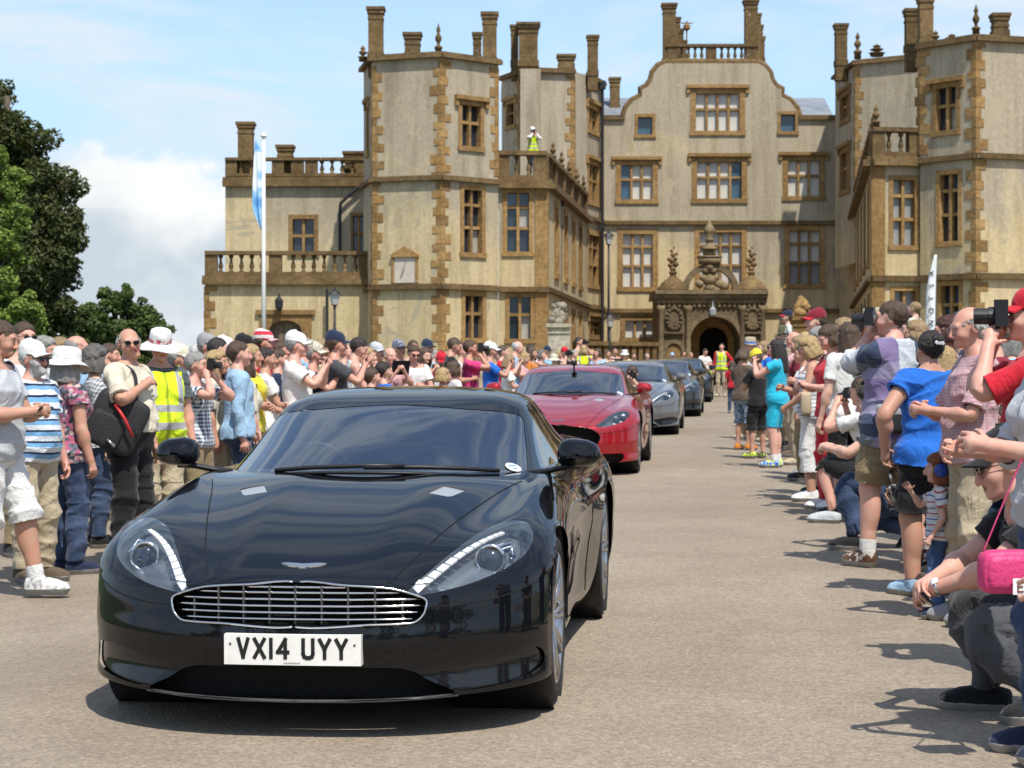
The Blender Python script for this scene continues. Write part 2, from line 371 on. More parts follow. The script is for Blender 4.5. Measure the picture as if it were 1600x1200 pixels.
def pbox(mb, pl, a0, a1, z0, z1, o0, o1):
    mb.hexa([pl.p(a0, z0, o1), pl.p(a1, z0, o1), pl.p(a1, z0, o0), pl.p(a0, z0, o0), pl.p(a0, z1, o1), pl.p(a1, z1, o1), pl.p(a1, z1, o0), pl.p(a0, z1, o0)])
def window(pl, hole, cols, rows, panes=None, hood=True, rowh=None, mul=.10):
    """stone mullioned window: surround, hood mould, mullions, transoms and one pane a light"""
    a0, a1, z0, z1 = hole; w = a1-a0; h = z1-z0; fr = min(.20, w*.12)
    mb = MB()
    pbox(mb, pl, a0-.03, a0+fr, z0, z1, -.34, .03); pbox(mb, pl, a1-fr, a1+.03, z0, z1, -.34, .03)
    pbox(mb, pl, a0-.03, a1+.03, z1-fr*.8, z1+.06, -.34, .034); pbox(mb, pl, a0-.06, a1+.06, z0-.10, z0+fr*.5, -.34, .07)
    if hood:
        pbox(mb, pl, a0-.20, a1+.20, z1+.06, z1+.20, -.02, .15); pbox(mb, pl, a0-.20, a0-.06, z1-.16, z1+.06, -.02, .10); pbox(mb, pl, a1+.06, a1+.20, z1-.16, z1+.06, -.02, .10)
    fo = hb(mb, 'window', HAM)
    A0, A1, Z0, Z1 = a0+fr, a1-fr, z0+fr*.5, z1-fr*.8
    cw = (A1-A0)/cols; rowh = rowh or ([.62]+[.0]*(rows-1) if False else None)
    if rowh is None: rowh = {1: [1], 2: [.58, .42], 3: [.40, .36, .24]}[rows]
    for i in range(1, cols):
        mb = MB(); pbox(mb, pl, A0+cw*i-mul/2, A0+cw*i+mul/2, Z0, Z1, -.30, -.06); hb(mb, 'mullion', HAM, fo)
    zz = [Z0]
    for r in rowh: zz.append(zz[-1]+r*(Z1-Z0))
    for j in range(1, rows):
        mb = MB(); pbox(mb, pl, A0, A1, zz[j]-mul/2, zz[j]+mul/2, -.29, -.075); hb(mb, 'transom', HAM, fo)
    for i in range(cols):
        for j in range(rows):
            mat = panes(i, j) if panes else GLASSD
            o = bpy.data.objects.new('pane', unit_pane(mat)); COL.objects.link(o); o.parent = fo
            o.location = pl.p(A0+cw*(i+.5), (zz[j]+zz[j+1])/2, -.22)-HO; o.rotation_euler = (random.uniform(-.004, .004), 0, pl.ang+random.uniform(-.006, .006)); o.scale = (cw-.004, 1, zz[j+1]-zz[j]-.004)
def course(pl, z, h, out, name='string_course', mat=HAMD, a0=0, a1=None, ext=0):
    mb = MB(); a1 = pl.L if a1 is None else a1
    pbox(mb, pl, a0-ext, a1+ext, z-h/2, z+h*.15, -.05, out); pbox(mb, pl, a0-ext, a1+ext, z+h*.15, z+h/2, -.05, out*.6)
    return hb(mb, name, mat)
QN = [0]
QMESH = {}
def quoins(corner, d0, d1, z0, z1, hh=.30, out=.022, big=.36, small=.17):
    """corner blocks along directions d0 (left wall) and d1 (right wall) away from the corner"""
    d0 = Vector((*d0, 0)).normalized(); d1 = Vector((*d1, 0)).normalized(); n0 = Vector((-d0.y, d0.x, 0)); n1 = Vector((d1.y, -d1.x, 0))
    if n0.y > 0 and abs(n0.y) > .2: n0 = -n0
    z = z0; k = 0
    while z < z1-.1:
        h = hh*random.uniform(.85, 1.15); la, lb = (big, small) if k % 2 else (small, big); la *= random.uniform(.7, 1.15); lb *= random.uniform(.7, 1.15)
        c = Vector((*corner, z)); o0 = n0*out; o1 = n1*out; m = (n0+n1); m = m.normalized()*out*1.15 if m.length > .1 else o0
        mb = MB(); hz = Vector((0, 0, min(h, z1-z)-.015)); inn = -(n0+n1)*.06
        for (p, q) in (((c+d0*la+o0), (c+m)), ((c+m), (c+d1*lb+o1))):
            mb.hexa([p, q, q+inn, p+inn, p+hz, q+hz, q+inn+hz, p+inn+hz])
        QN[0] += 1
        hb(mb, 'quoin', HAM); z += h; k += 1
def chimney(px0, px1, py0, py1, Y, name='chimney_stack', cap=True, parent=None):
    a, b = at(px0, py1, Y), at(px1, py0, Y); w = b.x-a.x; cx = (a.x+b.x)/2; cy = Y+w/2; mb = MB(); w *= .84
    mb.box((cx, cy, (a.z+b.z)/2-.3), (w, w, b.z-a.z+.6))
    if cap:
        for dz, k, h in ((-.10, 1.16, .14), (.0, 1.30, .10), (-.34, 1.08, .08)): mb.box((cx, cy, b.z+dz), (w*k, w*k, h), 0)
        mb.box((cx, cy, a.z+.12), (w*1.14, w*1.14, .24))
    return hb(mb, name, HAMD, parent)
def finial(p, h, r, name='finial', mat=HAMD, parent=None):
    mb = MB(); prof = [(r*.9, 0), (r*.9, .22*h), (r*1.15, .24*h), (r*1.1, .28*h), (r*.45, .33*h), (r*.40, .40*h), (r*.8, .48*h), (r*.95, .56*h), (r*.5, .66*h), (r*.35, .72*h), (r*.6, .78*h), (r*.45, .86*h), (r*.2, .92*h), (.01, h)]
    mb.lathe(p, prof, 8); return hb(mb, name, mat, parent, True)
BALME = {}
def balustrade(pl, z0, z1, a0=0, a1=None, step=.34, piers=(), out0=-.30, out1=.05, name='balustrade'):
    a1 = pl.L if a1 is None else a1; h = z1-z0; mb = MB()
    pbox(mb, pl, a0, a1, z0, z0+.16*h, out0, out1); pbox(mb, pl, a0, a1, z1-.15*h, z1, out0-.03, out1+.04)
    for pa in piers: pbox(mb, pl, max(a0, pa-.22), min(a1, pa+.22), z0+.16*h, z1-.15*h, out0+.02, out1-.02)
    bo = hb(mb, name, HAMD); n = max(1, int((a1-a0)/step)); hh = h*.69; key = round(hh, 2)
    if key not in BALME:
        m2 = MB(); r = .085; m2.lathe((0, 0, 0), [(r, 0), (r, .08*hh), (r*.55, .12*hh), (r*.95, .30*hh), (r*1.0, .38*hh), (r*.5, .62*hh), (r*.45, .75*hh), (r*.8, .84*hh), (r, .92*hh), (r, hh)], 8, close=False)
        BALME[key] = m2.mesh('baluster', HAMD, True)
    for i in range(n):
        a = a0+(i+.5)*(a1-a0)/n
        if any(abs(a-pa) < .30 for pa in piers): continue
        o = bpy.data.objects.new('baluster', BALME[key]); COL.objects.link(o); o.parent = bo; o.location = pl.p(a, z0+.155*h, (out0+out1)/2)-HO; o.rotation_euler.z = random.uniform(0, 3)
    return bo
def XY(px, Y): return ((px-800)*Y/FPX, Y)
GZ = .6   # walls run down below the ground
rnd = random.random
def dark(i, j): return GLASSD if rnd() < .7 else (BLIND2 if rnd() < .5 else GLASSB)
def blinds(i, j): return BLIND
ZU, ZL = 8.31, 4.70
def build_house():
    # ---- left outer tower (hexagon)
    V0, V1, V2 = (-4.68, 68.8), (-2.34, 68.0), (-.467, 69.63); VL, VB, VR = (-5.155, 71.2), (-3.3, 72.9), (-.94, 72.06); ZT = 12.39
    f0, f1, f2 = Plane(VL, V0), Plane(V0, V1), Plane(V1, V2)
    h1 = []; hs = [f2.rect(717, 755, 160, 232), f2.rect(720, 757, 292, 398), f2.rect(722, 758, 458, 531)]
    hl = [(.9, 1.5, 9.3, 11.0)]
    facade(f0, GZ, ZT, hl); facade(f1, GZ, ZT, h1); facade(f2, GZ, ZT, hs)
    facade(Plane(VB, VL), GZ, ZT, []); facade(Plane(V2, VR), GZ, ZT, []); facade(Plane(VR, VB), GZ, ZT, [])
    window(f0, hl[0], 1, 2, dark); window(f2, hs[0], 2, 2, dark); window(f2, hs[1], 2, 3, dark, hood=False); window(f2, hs[2], 2, 2, dark, hood=False)
    for f in (f0, f1, f2): course(f, ZU, .17, .16, ext=.05); course(f, ZL, .18, .16, ext=.05); course(f, ZT, .20, .18, 'cornice', ext=.06)
    mb = MB(); mb.poly([(*p, ZT-.05) for p in (V0, V1, V2, VR, VB, VL)]); hb(mb, 'roof', LEAD)
    for c, a, b, zz in ((V1, V0, V2, (GZ+1.4, ZT-.15)), (V0, VL, V1, (GZ+1.4, ZT-.15)), (V2, V1, VR, (ZU+.2, ZT-.15))):
        quoins(c, (a[0]-c[0], a[1]-c[1]), (b[0]-c[0], b[1]-c[1]), *zz)
    chimney(573, 600, 12, 92, 69.2); chimney(630, 658, 52, 92, 71.5); chimney(738, 753, 52, 96, 71.4); chimney(752, 778, 20, 100, 69.9)
    finial(at(685, 88, 68.2), 1.1, .13); finial(at(567, 96, 69.2), .55, .16); 
    # sundial plaque
    a0, a1, z0, z1 = f1.rect(617, 650, 402, 442); mb = MB(); pbox(mb, f1, a0, a1, z0, z1, -.02, .06); sd = hb(mb, 'sundial', principled('pale_stone', (.55, .47, .40), .8, noise=(3, .1)))
    mb = MB(); pbox(mb, f1, a0-.08, a0, z0, z1, -.02, .09); pbox(mb, f1, a1, a1+.08, z0, z1, -.02, .09); pbox(mb, f1, a0-.12, a1+.12, z1, z1+.09, -.02, .13)
    am = (a0+a1)/2; mb.raw([f1.p(a0-.12, z1+.09, .12), f1.p(a1+.12, z1+.09, .12), f1.p(am, z1+.36, .12), f1.p(a0-.12, z1+.09, -.02), f1.p(a1+.12, z1+.09, -.02), f1.p(am, z1+.36, -.02)], [(0, 1, 2), (0, 3, 4, 1), (1, 4, 5, 2), (2, 5, 3, 0)]); hb(mb, 'frame', HAM, sd)
    mb = MB(); mb.tube([f1.p(am-.15, z0+.15, .07), f1.p(am+.1, z1-.12, .20)], .012, 5); hb(mb, 'gnomon', IRON, sd)
    # ---- left block (two storeys) between tower and court, and its splayed side wall
    B0, C1, D1, E1 = XY(779, 70.3), XY(855, 70.4), XY(917, 85.5), XY(942, 88)
    bf, bs, bd = Plane(B0, C1), Plane(C1, D1), Plane(D1, E1)
    hs = [bf.rect(787, 832, 297, 396), bf.rect(791, 834, 460, 532)]
    facade(bf, GZ, ZU, hs); window(bf, hs[0], 2, 3, dark, False); window(bf, hs[1], 2, 2, dark, False)
    hh = []
    for a in (3.0, 6.3, 9.3, 12.2):
        hh += [(a-.75, a+.75, 5.3, 7.9), (a-.75, a+.75, 2.6, 4.3)]
    facade(bs, GZ, ZU, hh)
    for i, h in enumerate(hh): window(bs, h, 2, 3 if i % 2 == 0 else 2, dark, False)
    hd = [bd.rect(918, 938, 362, 448), bd.rect(920, 939, 497, 527), bd.rect(915, 937, 252, 318), bd.rect(916, 936, 165, 207)]
    hd = [(max(.12, h[0]), min(bd.L-.12, h[1]), h[2], h[3]) for h in hd]
    ZI = 14.35
    facade(bd, GZ, ZI, hd)
    for h, r in zip(hd, (3, 2, 2, 2)): window(bd, h, 2, r, dark, r == 2)
    for f in (bf, bs, bd): course(f, ZL, .18, .16, ext=.04)
    for f in (bf, bs): course(f, ZU, .30, .28, 'cornice', ext=.05)
    course(bd, ZU+.1, .17, .16); course(bd, ZI, .2, .18, 'cornice')
    mb = MB(); mb.poly([(*B0, ZU-.02), (*C1, ZU-.02), (*D1, ZU-.02), (*XY(897, 84.6), ZU-.02), (-.3, 86, ZU-.02), (-.9, 72, ZU-.02)]); hb(mb, 'balcony_floor', LEAD)
    # carved stone corner strip
    mb = MB(); pbox(mb, bf, bf.L-.42, bf.L+.03, GZ, ZU-.1, -.1, .05); pbox(mb, bs, -.04, .12, GZ, ZU-.1, -.1, .04); hb(mb, 'corner_pier', HAM)
    balustrade(bf, ZU+.15, ZU+1.15, piers=(.15, bf.L-.25)); balustrade(bs, ZU+.15, ZU+1.1, .1, piers=(.2, 3, 6, 9, 12, bs.L-.2), step=.5)
    for a in (3, 6, 9, 12, bs.L-.3): finial(bs.p(a, ZU+1.1, -.12), .75, .13)
    # ---- inner left tower rising behind the balcony
    iA, iB, iC, iD = XY(784, 86.5), XY(811, 84.8), XY(845, 84.2), XY(897, 84.6)
    for A, B in ((iA, iB), (iB, iC), (iC, iD)):
        f = Plane(A, B); hol = []
        if A == iA: hol = [(f.L*.25, f.L*.8, *f.rect(786, 800, 160, 200)[2:])]
        facade(f, ZU-.5, ZI, hol); course(f, ZI, .2, .18, 'cornice', ext=.04)
        for h in hol: window(f, h, 1, 2, dark)
    f = Plane(iD, D1); facade(f, ZU-.5, ZI, [])
    mb = MB(); mb.poly([(*p, ZI-.04) for p in (iA, iB, iC, iD, D1, E1, (3.9, 92), (-.5, 92))]); hb(mb, 'roof', LEAD)
    quoins(iD, (iC[0]-iD[0], iC[1]-iD[1]), (E1[0]-iD[0], E1[1]-iD[1]), ZU+.4, ZI-.15); quoins(iB, (iA[0]-iB[0], iA[1]-iB[1]), (1, 0), ZU+.4, ZI-.15)
    mb = MB(); p, q = at(813, 103, 83.9), at(845, 103, 83.9); mb.box(((p.x+q.x)/2, 84.3, (ZU+ZI)/2), (q.x-p.x, 1.0, ZI-ZU)); hb(mb, 'chimney_breast', WALL)
    chimney(808, 843, 36, 103, 83.9); chimney(797, 811, 40, 103, 84.9); chimney(871, 899, 86, 108, 85.2); chimney(917, 936, 56, 118, 85.2)
    # ---- main front with its curved gable
    E2 = XY(1310, 88); mf = Plane(E1, E2); ZP = 12.9
    W = dict(top=(1080, 1163, 140, 208), sq0=(993, 1023, 180, 212), sq1=(1216, 1246, 176, 207), a=(963, 1027, 252, 315), b=(1082, 1166, 247, 314), c=(1224, 1288, 245, 310),
             d=(966, 1027, 360, 452), e=(1086, 1166, 357, 452), f=(1226, 1288, 354, 447), g=(970, 1030, 495, 531), h=(1232, 1290, 492, 530))
    HW = {k: mf.rect(*v) for k, v in W.items()}
    ZF = 11.9; facade(mf, GZ, ZF, [h for k, h in HW.items() if k not in ('top', 'sq0', 'sq1')])
    for k, c, r in (('sq0', 1, 1), ('sq1', 1, 1), ('a', 3, 2), ('b', 4, 2), ('c', 3, 2), ('d', 3, 3), ('e', 4, 3), ('f', 3, 3), ('g', 3, 1), ('h', 3, 1)):
        pf = {'sq0': lambda i, j: GLASSB, 'sq1': lambda i, j: GLASSB, 'a': lambda i, j: GLASSB if i == 0 else BLIND, 'b': lambda i, j: GLASSB if i == 3 else BLIND, 'f': lambda i, j: BLINDG if j == 0 else BLIND, 'h': dark}.get(k, blinds)
        window(mf, HW[k], c, r, pf, hood=k in 'abc')
    course(mf, ZU+.07, .17, .17); course(mf, ZL-.1, .17, .17)
    # gable: outline in photo pixels on the facade plane, thickness .5
    half = [(976, 182), (980, 170), (990, 158), (1003, 151), (1003, 140), (1012, 136), (1019, 126), (1022, 114), (1030, 104), (1040, 99)]
    out = [(mf.apx(x), mf.zpy(0, y)) for x, y in half]; mid = mf.apx(1112); R_ = [(2*mid-a, z) for a, z in reversed(out)]
    outl = out+R_; ht = mf.rect(*W['top'])
    mb = MB()
    def topz(a):
        for (p, q) in zip(outl[:-1], outl[1:]):
            if p[0] <= a <= q[0] and q[0] > p[0]: return p[1]+(q[1]-p[1])*(a-p[0])/(q[0]-p[0])
        return ZP
    hu = [ht, HW['sq0'], HW['sq1']]
    brk = sorted({0, mf.L, *[round(p[0], 3) for p in outl], *[h[0] for h in hu], *[h[1] for h in hu]}); eps = 1e-3
    for a, b in zip(brk[:-1], brk[1:]):
        if b-a < .004: continue
        za, zb = topz(a+eps), topz(b-eps); c = (a+b)/2; lo = ZF
        for h in hu:
            if h[0] < c < h[1]: mb.poly([mf.p(a, lo), mf.p(b, lo), mf.p(b, h[2]), mf.p(a, h[2])]); lo = h[3]
        mb.poly([mf.p(a, lo), mf.p(b, lo), mf.p(b, zb), mf.p(a, za)])
        mb.poly([mf.p(b, ZF, -.5), mf.p(a, ZF, -.5), mf.p(a, za, -.5), mf.p(b, zb, -.5)])
    for a0, a1, b0, b1 in hu:
        for (p, q) in (((a0, b0), (a1, b0)), ((a1, b0), (a1, b1)), ((a1, b1), (a0, b1)), ((a0, b1), (a0, b0))): mb.poly([mf.p(*p), mf.p(*p, -.35), mf.p(*q, -.35), mf.p(*q)])
    hb(mb, 'gable', WALL)
    window(mf, ht, 4, 2, blinds)
    mb = MB(); mb.tube([mf.p(a, z+.04, -.2) for a, z in outl], .20, 6); hb(mb, 'gable_coping', HAMD)
    course(mf, ZP, .2, .14, 'cornice', a0=0, a1=out[0][0]); course(mf, ZP, .2, .14, 'cornice', a0=R_[-1][0])
    # balustrade and stacks on the gable
    ga, gb = mf.apx(1040), mf.apx(1186); zt = mf.zpy(0, 98); zb = mf.zpy(0, 68)
    balustrade(mf, zt+.03, zb, ga, gb, step=.28, piers=(ga+.3, mid-.0, gb-.3), out0=-.45, out1=-.1)
    for x0, x1, y0 in ((1035, 1058, 6), (1163, 1186, 0)):
        chimney(x0, x1, y0, 98, 88.1)
        for k in range(3): chimney(x0+16+k*5 if x0 < 1100 else x0+14+k*3, x1+6+k*5 if x0 < 1100 else x1+4+k*3, y0+22+k*18, 98, 89.2+k*1.1)
    mb = MB(); q = at(1073, 65, 89); mb.tube([q, q+Vector((0, 0, .9))], .03, 6); mb.box(q+Vector((0, 0, .8)), (.5, .03, .05)); mb.lathe(q+Vector((0, 0, .45)), [(.02, 0), (.16, .1), (.16, .25), (.02, .35)], 8); hb(mb, 'weather_vane', HAM)
    mb = MB(); mb.poly([(E1[0], 88.3, ZP-.2), (E2[0], 88.3, ZP-.2), (E2[0], 92, 14.3), (E1[0], 92, 14.3)]); mb.poly([(E1[0], 92, 14.3), (E2[0], 92, 14.3), (E2[0], 99, ZP), (E1[0], 99, ZP)]); hb(mb, 'lead_roof', LEAD)
    chimney(952, 970, 122, 172, 90.5)
    # drainpipes
    for px, y0, y1, Y in ((941, 133, 600, 87.2), (875, 315, 600, 75.2)):
        mb = MB(); mb.tube([at(px, y0, Y), at(px, y1, Y)], .075, 8); mb.box(at(px, y0, Y), (.3, .25, .35)); mb.box(at(px, 355, Y), (.24, .2, .12)); hb(mb, 'drainpipe', IRON)
    # ---- right block and tower
    C2, B1, D2 = XY(1363, 63.0), XY(1438, 63.3), XY(1333, 86); T0, T1, T2 = XY(1438, 63.1), XY(1525, 61.5), (16.4, 62.3); ZR = 11.85
    rs, rf, rd = Plane(D2, C2), Plane(C2, B1), Plane(E2, D2)
    hh = []
    for a in (4, 8, 12, 16, 20):
        hh += [(a-.8, a+.8, 5.3, 7.9), (a-.8, a+.8, 2.6, 4.3)]
    hh = [h for h in hh if h[1] < rs.L-.3]
    facade(rs, GZ, ZU, hh)
    for i, h in enumerate(hh): window(rs, h, 2, 3 if i % 2 == 0 else 2, dark, False)
    hs = [rf.rect(1390, 1434, 277, 386), rf.rect(1392, 1436, 450, 530)]
    facade(rf, GZ, ZU, hs); window(rf, hs[0], 2, 3, lambda i, j: BLINDG, False); window(rf, hs[1], 2, 2, lambda i, j: BLINDG if j else GLASSD, False)
    for f in (rs, rf): course(f, ZL, .18, .16, ext=.04); course(f, ZU, .30, .28, 'cornice', ext=.05)
    mb = MB(); pbox(mb, rf, -.03, .40, GZ, ZU-.1, -.1, .05); pbox(mb, rs, rs.L-.12, rs.L+.04, GZ, ZU-.1, -.1, .04); hb(mb, 'corner_pier', HAM)
    balustrade(rf, ZU+.15, ZU+1.05, piers=(.2, rf.L-.15)); balustrade(rs, ZU+.15, ZU+1.05, 1.0, rs.L-.1, piers=(2, 5, 8, 11, 14, 17, 20, rs.L-.3), step=.55)
    for a in (5, 8, 11, 14, 17, 20, rs.L-.4): finial(rs.p(a, ZU+1.05, -.12), .75, .13)
    mb = MB(); mb.poly([(*C2, ZU-.02), (*B1, ZU-.02), (16, 64, ZU-.02), (17, 84, ZU-.02), (*D2, ZU-.02)]); hb(mb, 'balcony_floor', LEAD)
    facade(rd, GZ, ZI, []); course(rd, ZU+.07, .17, .17)
    # inner right tower
    jA, jB, jC = XY(1305, 86.2), XY(1337, 82.2), XY(1440, 80.6)
    fA, fB = Plane(jA, jB), Plane(jB, jC); hol = [(fA.L*.25, fA.L*.75, *fA.rect(1312, 1328, 145, 190)[2:]), (fA.L*.25, fA.L*.75, *fA.rect(1312, 1330, 232, 300)[2:])]
    facade(fA, ZU-2, ZI, hol); facade(fB, ZU-2, ZI, [])
    for h in hol: window(fA, h, 2, 2, dark)
    course(fA, ZI, .2, .18, 'cornice', ext=.04); course(fB, ZI, .2, .18, 'cornice', ext=.04)
    quoins(jB, (jA[0]-jB[0], jA[1]-jB[1]), (jC[0]-jB[0], jC[1]-jB[1]), ZU+.4, ZI-.15)
    mb = MB(); mb.poly([(*p, ZI-.04) for p in (jA, jB, jC, (19, 92), (15.2, 92))]); hb(mb, 'roof', LEAD)
    chimney(1305, 1326, 38, 102, 83.5); finial(at(1340, 92, 82.4), 1.1, .16); finial(at(1370, 88, 82.0), .5, .3); finial(at(1365, 215, 64), .75, .15)
    # outer right tower
    f1, f2 = Plane(T0, T1), Plane(T1, T2); hs = [f1.rect(1458, 1499, 132, 207), f1.rect(1464, 1502, 268, 380), f1.rect(1466, 1503, 442, 520)]
    facade(f1, GZ, ZR, hs); facade(f2, GZ, ZR, []); facade(Plane(T2, (17.5, 65)), GZ, ZR, []); facade(Plane((13.2, 66.5), T0), GZ, ZR, [])
    window(f1, hs[0], 2, 2, dark); window(f1, hs[1], 2, 3, dark, False); window(f1, hs[2], 2, 2, dark, False)
    for f in (f1, f2): course(f, ZU, .17, .16, ext=.05); course(f, ZL, .18, .16, ext=.05); course(f, ZR, .20, .18, 'cornice', ext=.06)
    quoins(T1, (T0[0]-T1[0], T0[1]-T1[1]), (T2[0]-T1[0], T2[1]-T1[1]), 3.0, ZR-.15); quoins(T0, (-.3, 1), (T1[0]-T0[0], T1[1]-T0[1]), ZU+.2, ZR-.15)
    mb = MB(); mb.poly([(*p, ZR-.05) for p in (T0, T1, T2, (17.5, 65), (13.2, 66.5))]); hb(mb, 'roof', LEAD)
    chimney(1415, 1438, 15, 80, 64.5); chimney(1436, 1461, -6, 72, 63.3); chimney(1552, 1579, 22, 58, 63); finial(at(1525, 58, 61.8), 1.0, .12); finial(at(1487, 68, 62.3), .3, .22); finial(at(1462, 70, 63), .45, .14)
    # ---- terrace wing on the left
    t0, t1 = XY(320, 70.0), XY(579, 70.2); tw = Plane(t0, t1); ZTm = 5.0
    dh = tw.rect(418, 474, 497, 600); dh = (dh[0], dh[1], GZ, dh[3])
    facade(tw, GZ, ZTm, [dh]); course(tw, ZTm, .30, .22, 'cornice', ext=.08); balustrade(tw, ZTm+.15, ZTm+1.0, piers=(.2, 2.4, tw.L-.2))
    facade(Plane((t0[0], 78), t0), GZ, ZTm, [])
    mb = MB(); mb.poly([(*t0, ZTm-.02), (*t1, ZTm-.02), (t1[0], 75, ZTm-.02), (t0[0], 75, ZTm-.02)]); hb(mb, 'terrace_floor', LEAD)
    quoins(t0, (-.2, 1), (1, 0), 2.2, ZTm-.2)
    for zz in np.arange(2.0, ZTm-.3, .36): pass
    # arched door in its stone surround
    a0, a1, z0, z1 = dh; mb = MB(); am = (a0+a1)/2; w = (a1-a0)/2; zs = z1-.42
    pbox(mb, tw, a0-.28, a0+.06, GZ, z1+.12, -.2, .05); pbox(mb, tw, a1-.06, a1+.28, GZ, z1+.12, -.2, .05); pbox(mb, tw, a0-.4, a1+.4, z1+.12, z1+.28, -.05, .12)
    arc = [(am+math.cos(t)*(w-.06), zs+math.sin(t)*.34) for t in np.linspace(math.pi, 0, 11)]
    for (p, q) in zip(arc[:-1], arc[1:]): mb.hexa([tw.p(p[0], p[1], .05), tw.p(q[0], q[1], .05), tw.p(q[0], q[1], -.2), tw.p(p[0], p[1], -.2), tw.p(p[0], z1+.13, .05), tw.p(q[0], z1+.13, .05), tw.p(q[0], z1+.13, -.2), tw.p(p[0], z1+.13, -.2)])
    so = hb(mb, 'door_surround', HAM)
    DO = principled('grey_oak_door', (.17, .13, .085), .8, noise=(4, .3)); dr = MB(); pbox(dr, tw, a0, a1, GZ, z1, -.30, -.22); do = hb(dr, 'door', DO)
    for k in range(7):
        m2 = MB(); aa = a0+.05+k*(a1-a0-.1)/7; pbox(m2, tw, aa+.012, aa+(a1-a0-.1)/7-.012, GZ, z1-.05, -.23, -.195); hb(m2, 'plank', DO, do)
    # upper wall of the wing, set back
    u0, u1 = XY(352, 74.0), XY(574, 74.0); uw = Plane(u0, u1); ZW = 8.75
    hs = [uw.rect(452, 496, 338, 397), uw.rect(549, 571, 335, 395)]; facade(uw, ZTm-.3, ZW, hs)
    for h in hs:
        window(uw, h, 2, 2, lambda i, j: GLASSD, False, rowh=[.5, .5])
    course(uw, ZW, .34, .22, 'cornice', ext=.08); balustrade(uw, ZW+.2, ZW+.88, step=.36, piers=(.2, 1.9, 2.6, 3.1, uw.L-.2)); facade(Plane((u0[0], 82), u0), GZ, ZW, [])
    mb = MB(); mb.poly([(*u0, ZW-.02), (*u1, ZW-.02), (u1[0], 84, ZW-.02), (u0[0], 84, ZW-.02)]); hb(mb, 'roof', LEAD)
    chimney(369, 396, 192, 268, 74.2); chimney(431, 458, 228, 268, 74.3); chimney(536, 568, 238, 268, 74.5)
    mb = MB(); mb.tube([at(566, 288, 73.8), at(545, 305, 73.8), at(532, 318, 73.8), at(531, 335, 73.8), at(531, 400, 73.8)], .06, 8); hb(mb, 'drainpipe', IRON)
    for px in (511,):
        mb = MB(); mb.tube([at(px, 452, 69.8), at(px, 600, 69.8)], .05, 8); hb(mb, 'drainpipe', IRON)
    mb = MB(); q = at(436, 475, 69.7); mb.lathe(q-Vector((0, 0, .25)), [(.05, 0), (.14, .1), (.16, .38), (.05, .5), (.02, .62)], 6); mb.tube([q+Vector((0, .3, .1)), q+Vector((0, 0, .3))], .02, 5); hb(mb, 'wall_lantern', IRON)
    # ---- porch
    pc = 84.0; P = lambda x, y, d=0: at(x, y, pc)+Vector((0, d, 0))
    ent = at(0, 462, pc).z; base = GZ
    pl = Plane(XY(1025, pc), XY(1198, pc)); mb = MB()
    ax = lambda px: pl.apx(px, False)
    acx = ax(1117); ar = (ax(1156)-ax(1078))/2; zs = pl.zpy(0, 534)
    pbox(mb, pl, ax(1028), ax(1078), base, ent-.1, -3.2, 0); pbox(mb, pl, ax(1156), ax(1196), base, ent-.1, -3.2, 0)
    arc = [(acx+math.cos(t)*ar, zs+math.sin(t)*ar) for t in np.linspace(math.pi, 0, 17)]
    for (p, q) in zip(arc[:-1], arc[1:]): mb.hexa([pl.p(p[0], p[1], -.01), pl.p(q[0], q[1], -.01), pl.p(q[0], q[1], -3.0), pl.p(p[0], p[1], -3.0), pl.p(p[0], ent-.1, -.01), pl.p(q[0], ent-.1, -.01), pl.p(q[0], ent-.1, -3.0), pl.p(p[0], ent-.1, -3.0)])
    porch = hb(mb, 'porch', PORT)
    def sub(name, f, mat=PORT, smooth=False):
        m = MB(); f(m); return hb(m, name, mat, porch, smooth)
    sub('cornice', lambda m: (pbox(m, pl, ax(1022), ax(1200), ent-.12, ent+.06, -3.3, .22), pbox(m, pl, ax(1023), ax(1199), ent+.06, ent+.22, -3.3, .34), pbox(m, pl, ax(1024), ax(1198), ent-.3, ent-.14, -.1, .12)))
    for k in range(22): sub('dentil', lambda m: pbox(m, pl, ax(1028)+k*.205, ax(1028)+k*.205+.11, ent-.46, ent-.3, -.05, .1))
    def archring(m, r0, r1, o0, o1, z0=zs, cx=acx, n=17):
        for (t, s) in zip(np.linspace(math.pi, 0, n)[:-1], np.linspace(math.pi, 0, n)[1:]):
            g = lambda r, t_: (cx+math.cos(t_)*r, z0+math.sin(t_)*r)
            a, b, c, d = g(r0, t), g(r0, s), g(r1, s), g(r1, t)
            m.hexa([pl.p(*a, o1), pl.p(*b, o1), pl.p(*b, o0), pl.p(*a, o0), pl.p(*d, o1), pl.p(*c, o1), pl.p(*c, o0), pl.p(*d, o0)])
    sub('arch_moulding', lambda m: archring(m, ar, ar+.20, -.05, .10))
    for px0, px1 in ((1029, 1036), (1071, 1079), (1156, 1163), (1188, 1195)):
        def col(m):
            c = (ax(px0)+ax(px1))/2; q = pl.p(c, base, .06); m.lathe(q, [(.17, 0), (.17, 1.2), (.12, 1.3), (.11, ent-base-.7), (.16, ent-base-.6), (.18, ent-base-.42)], 10)
        sub('column', col, PORT, True)
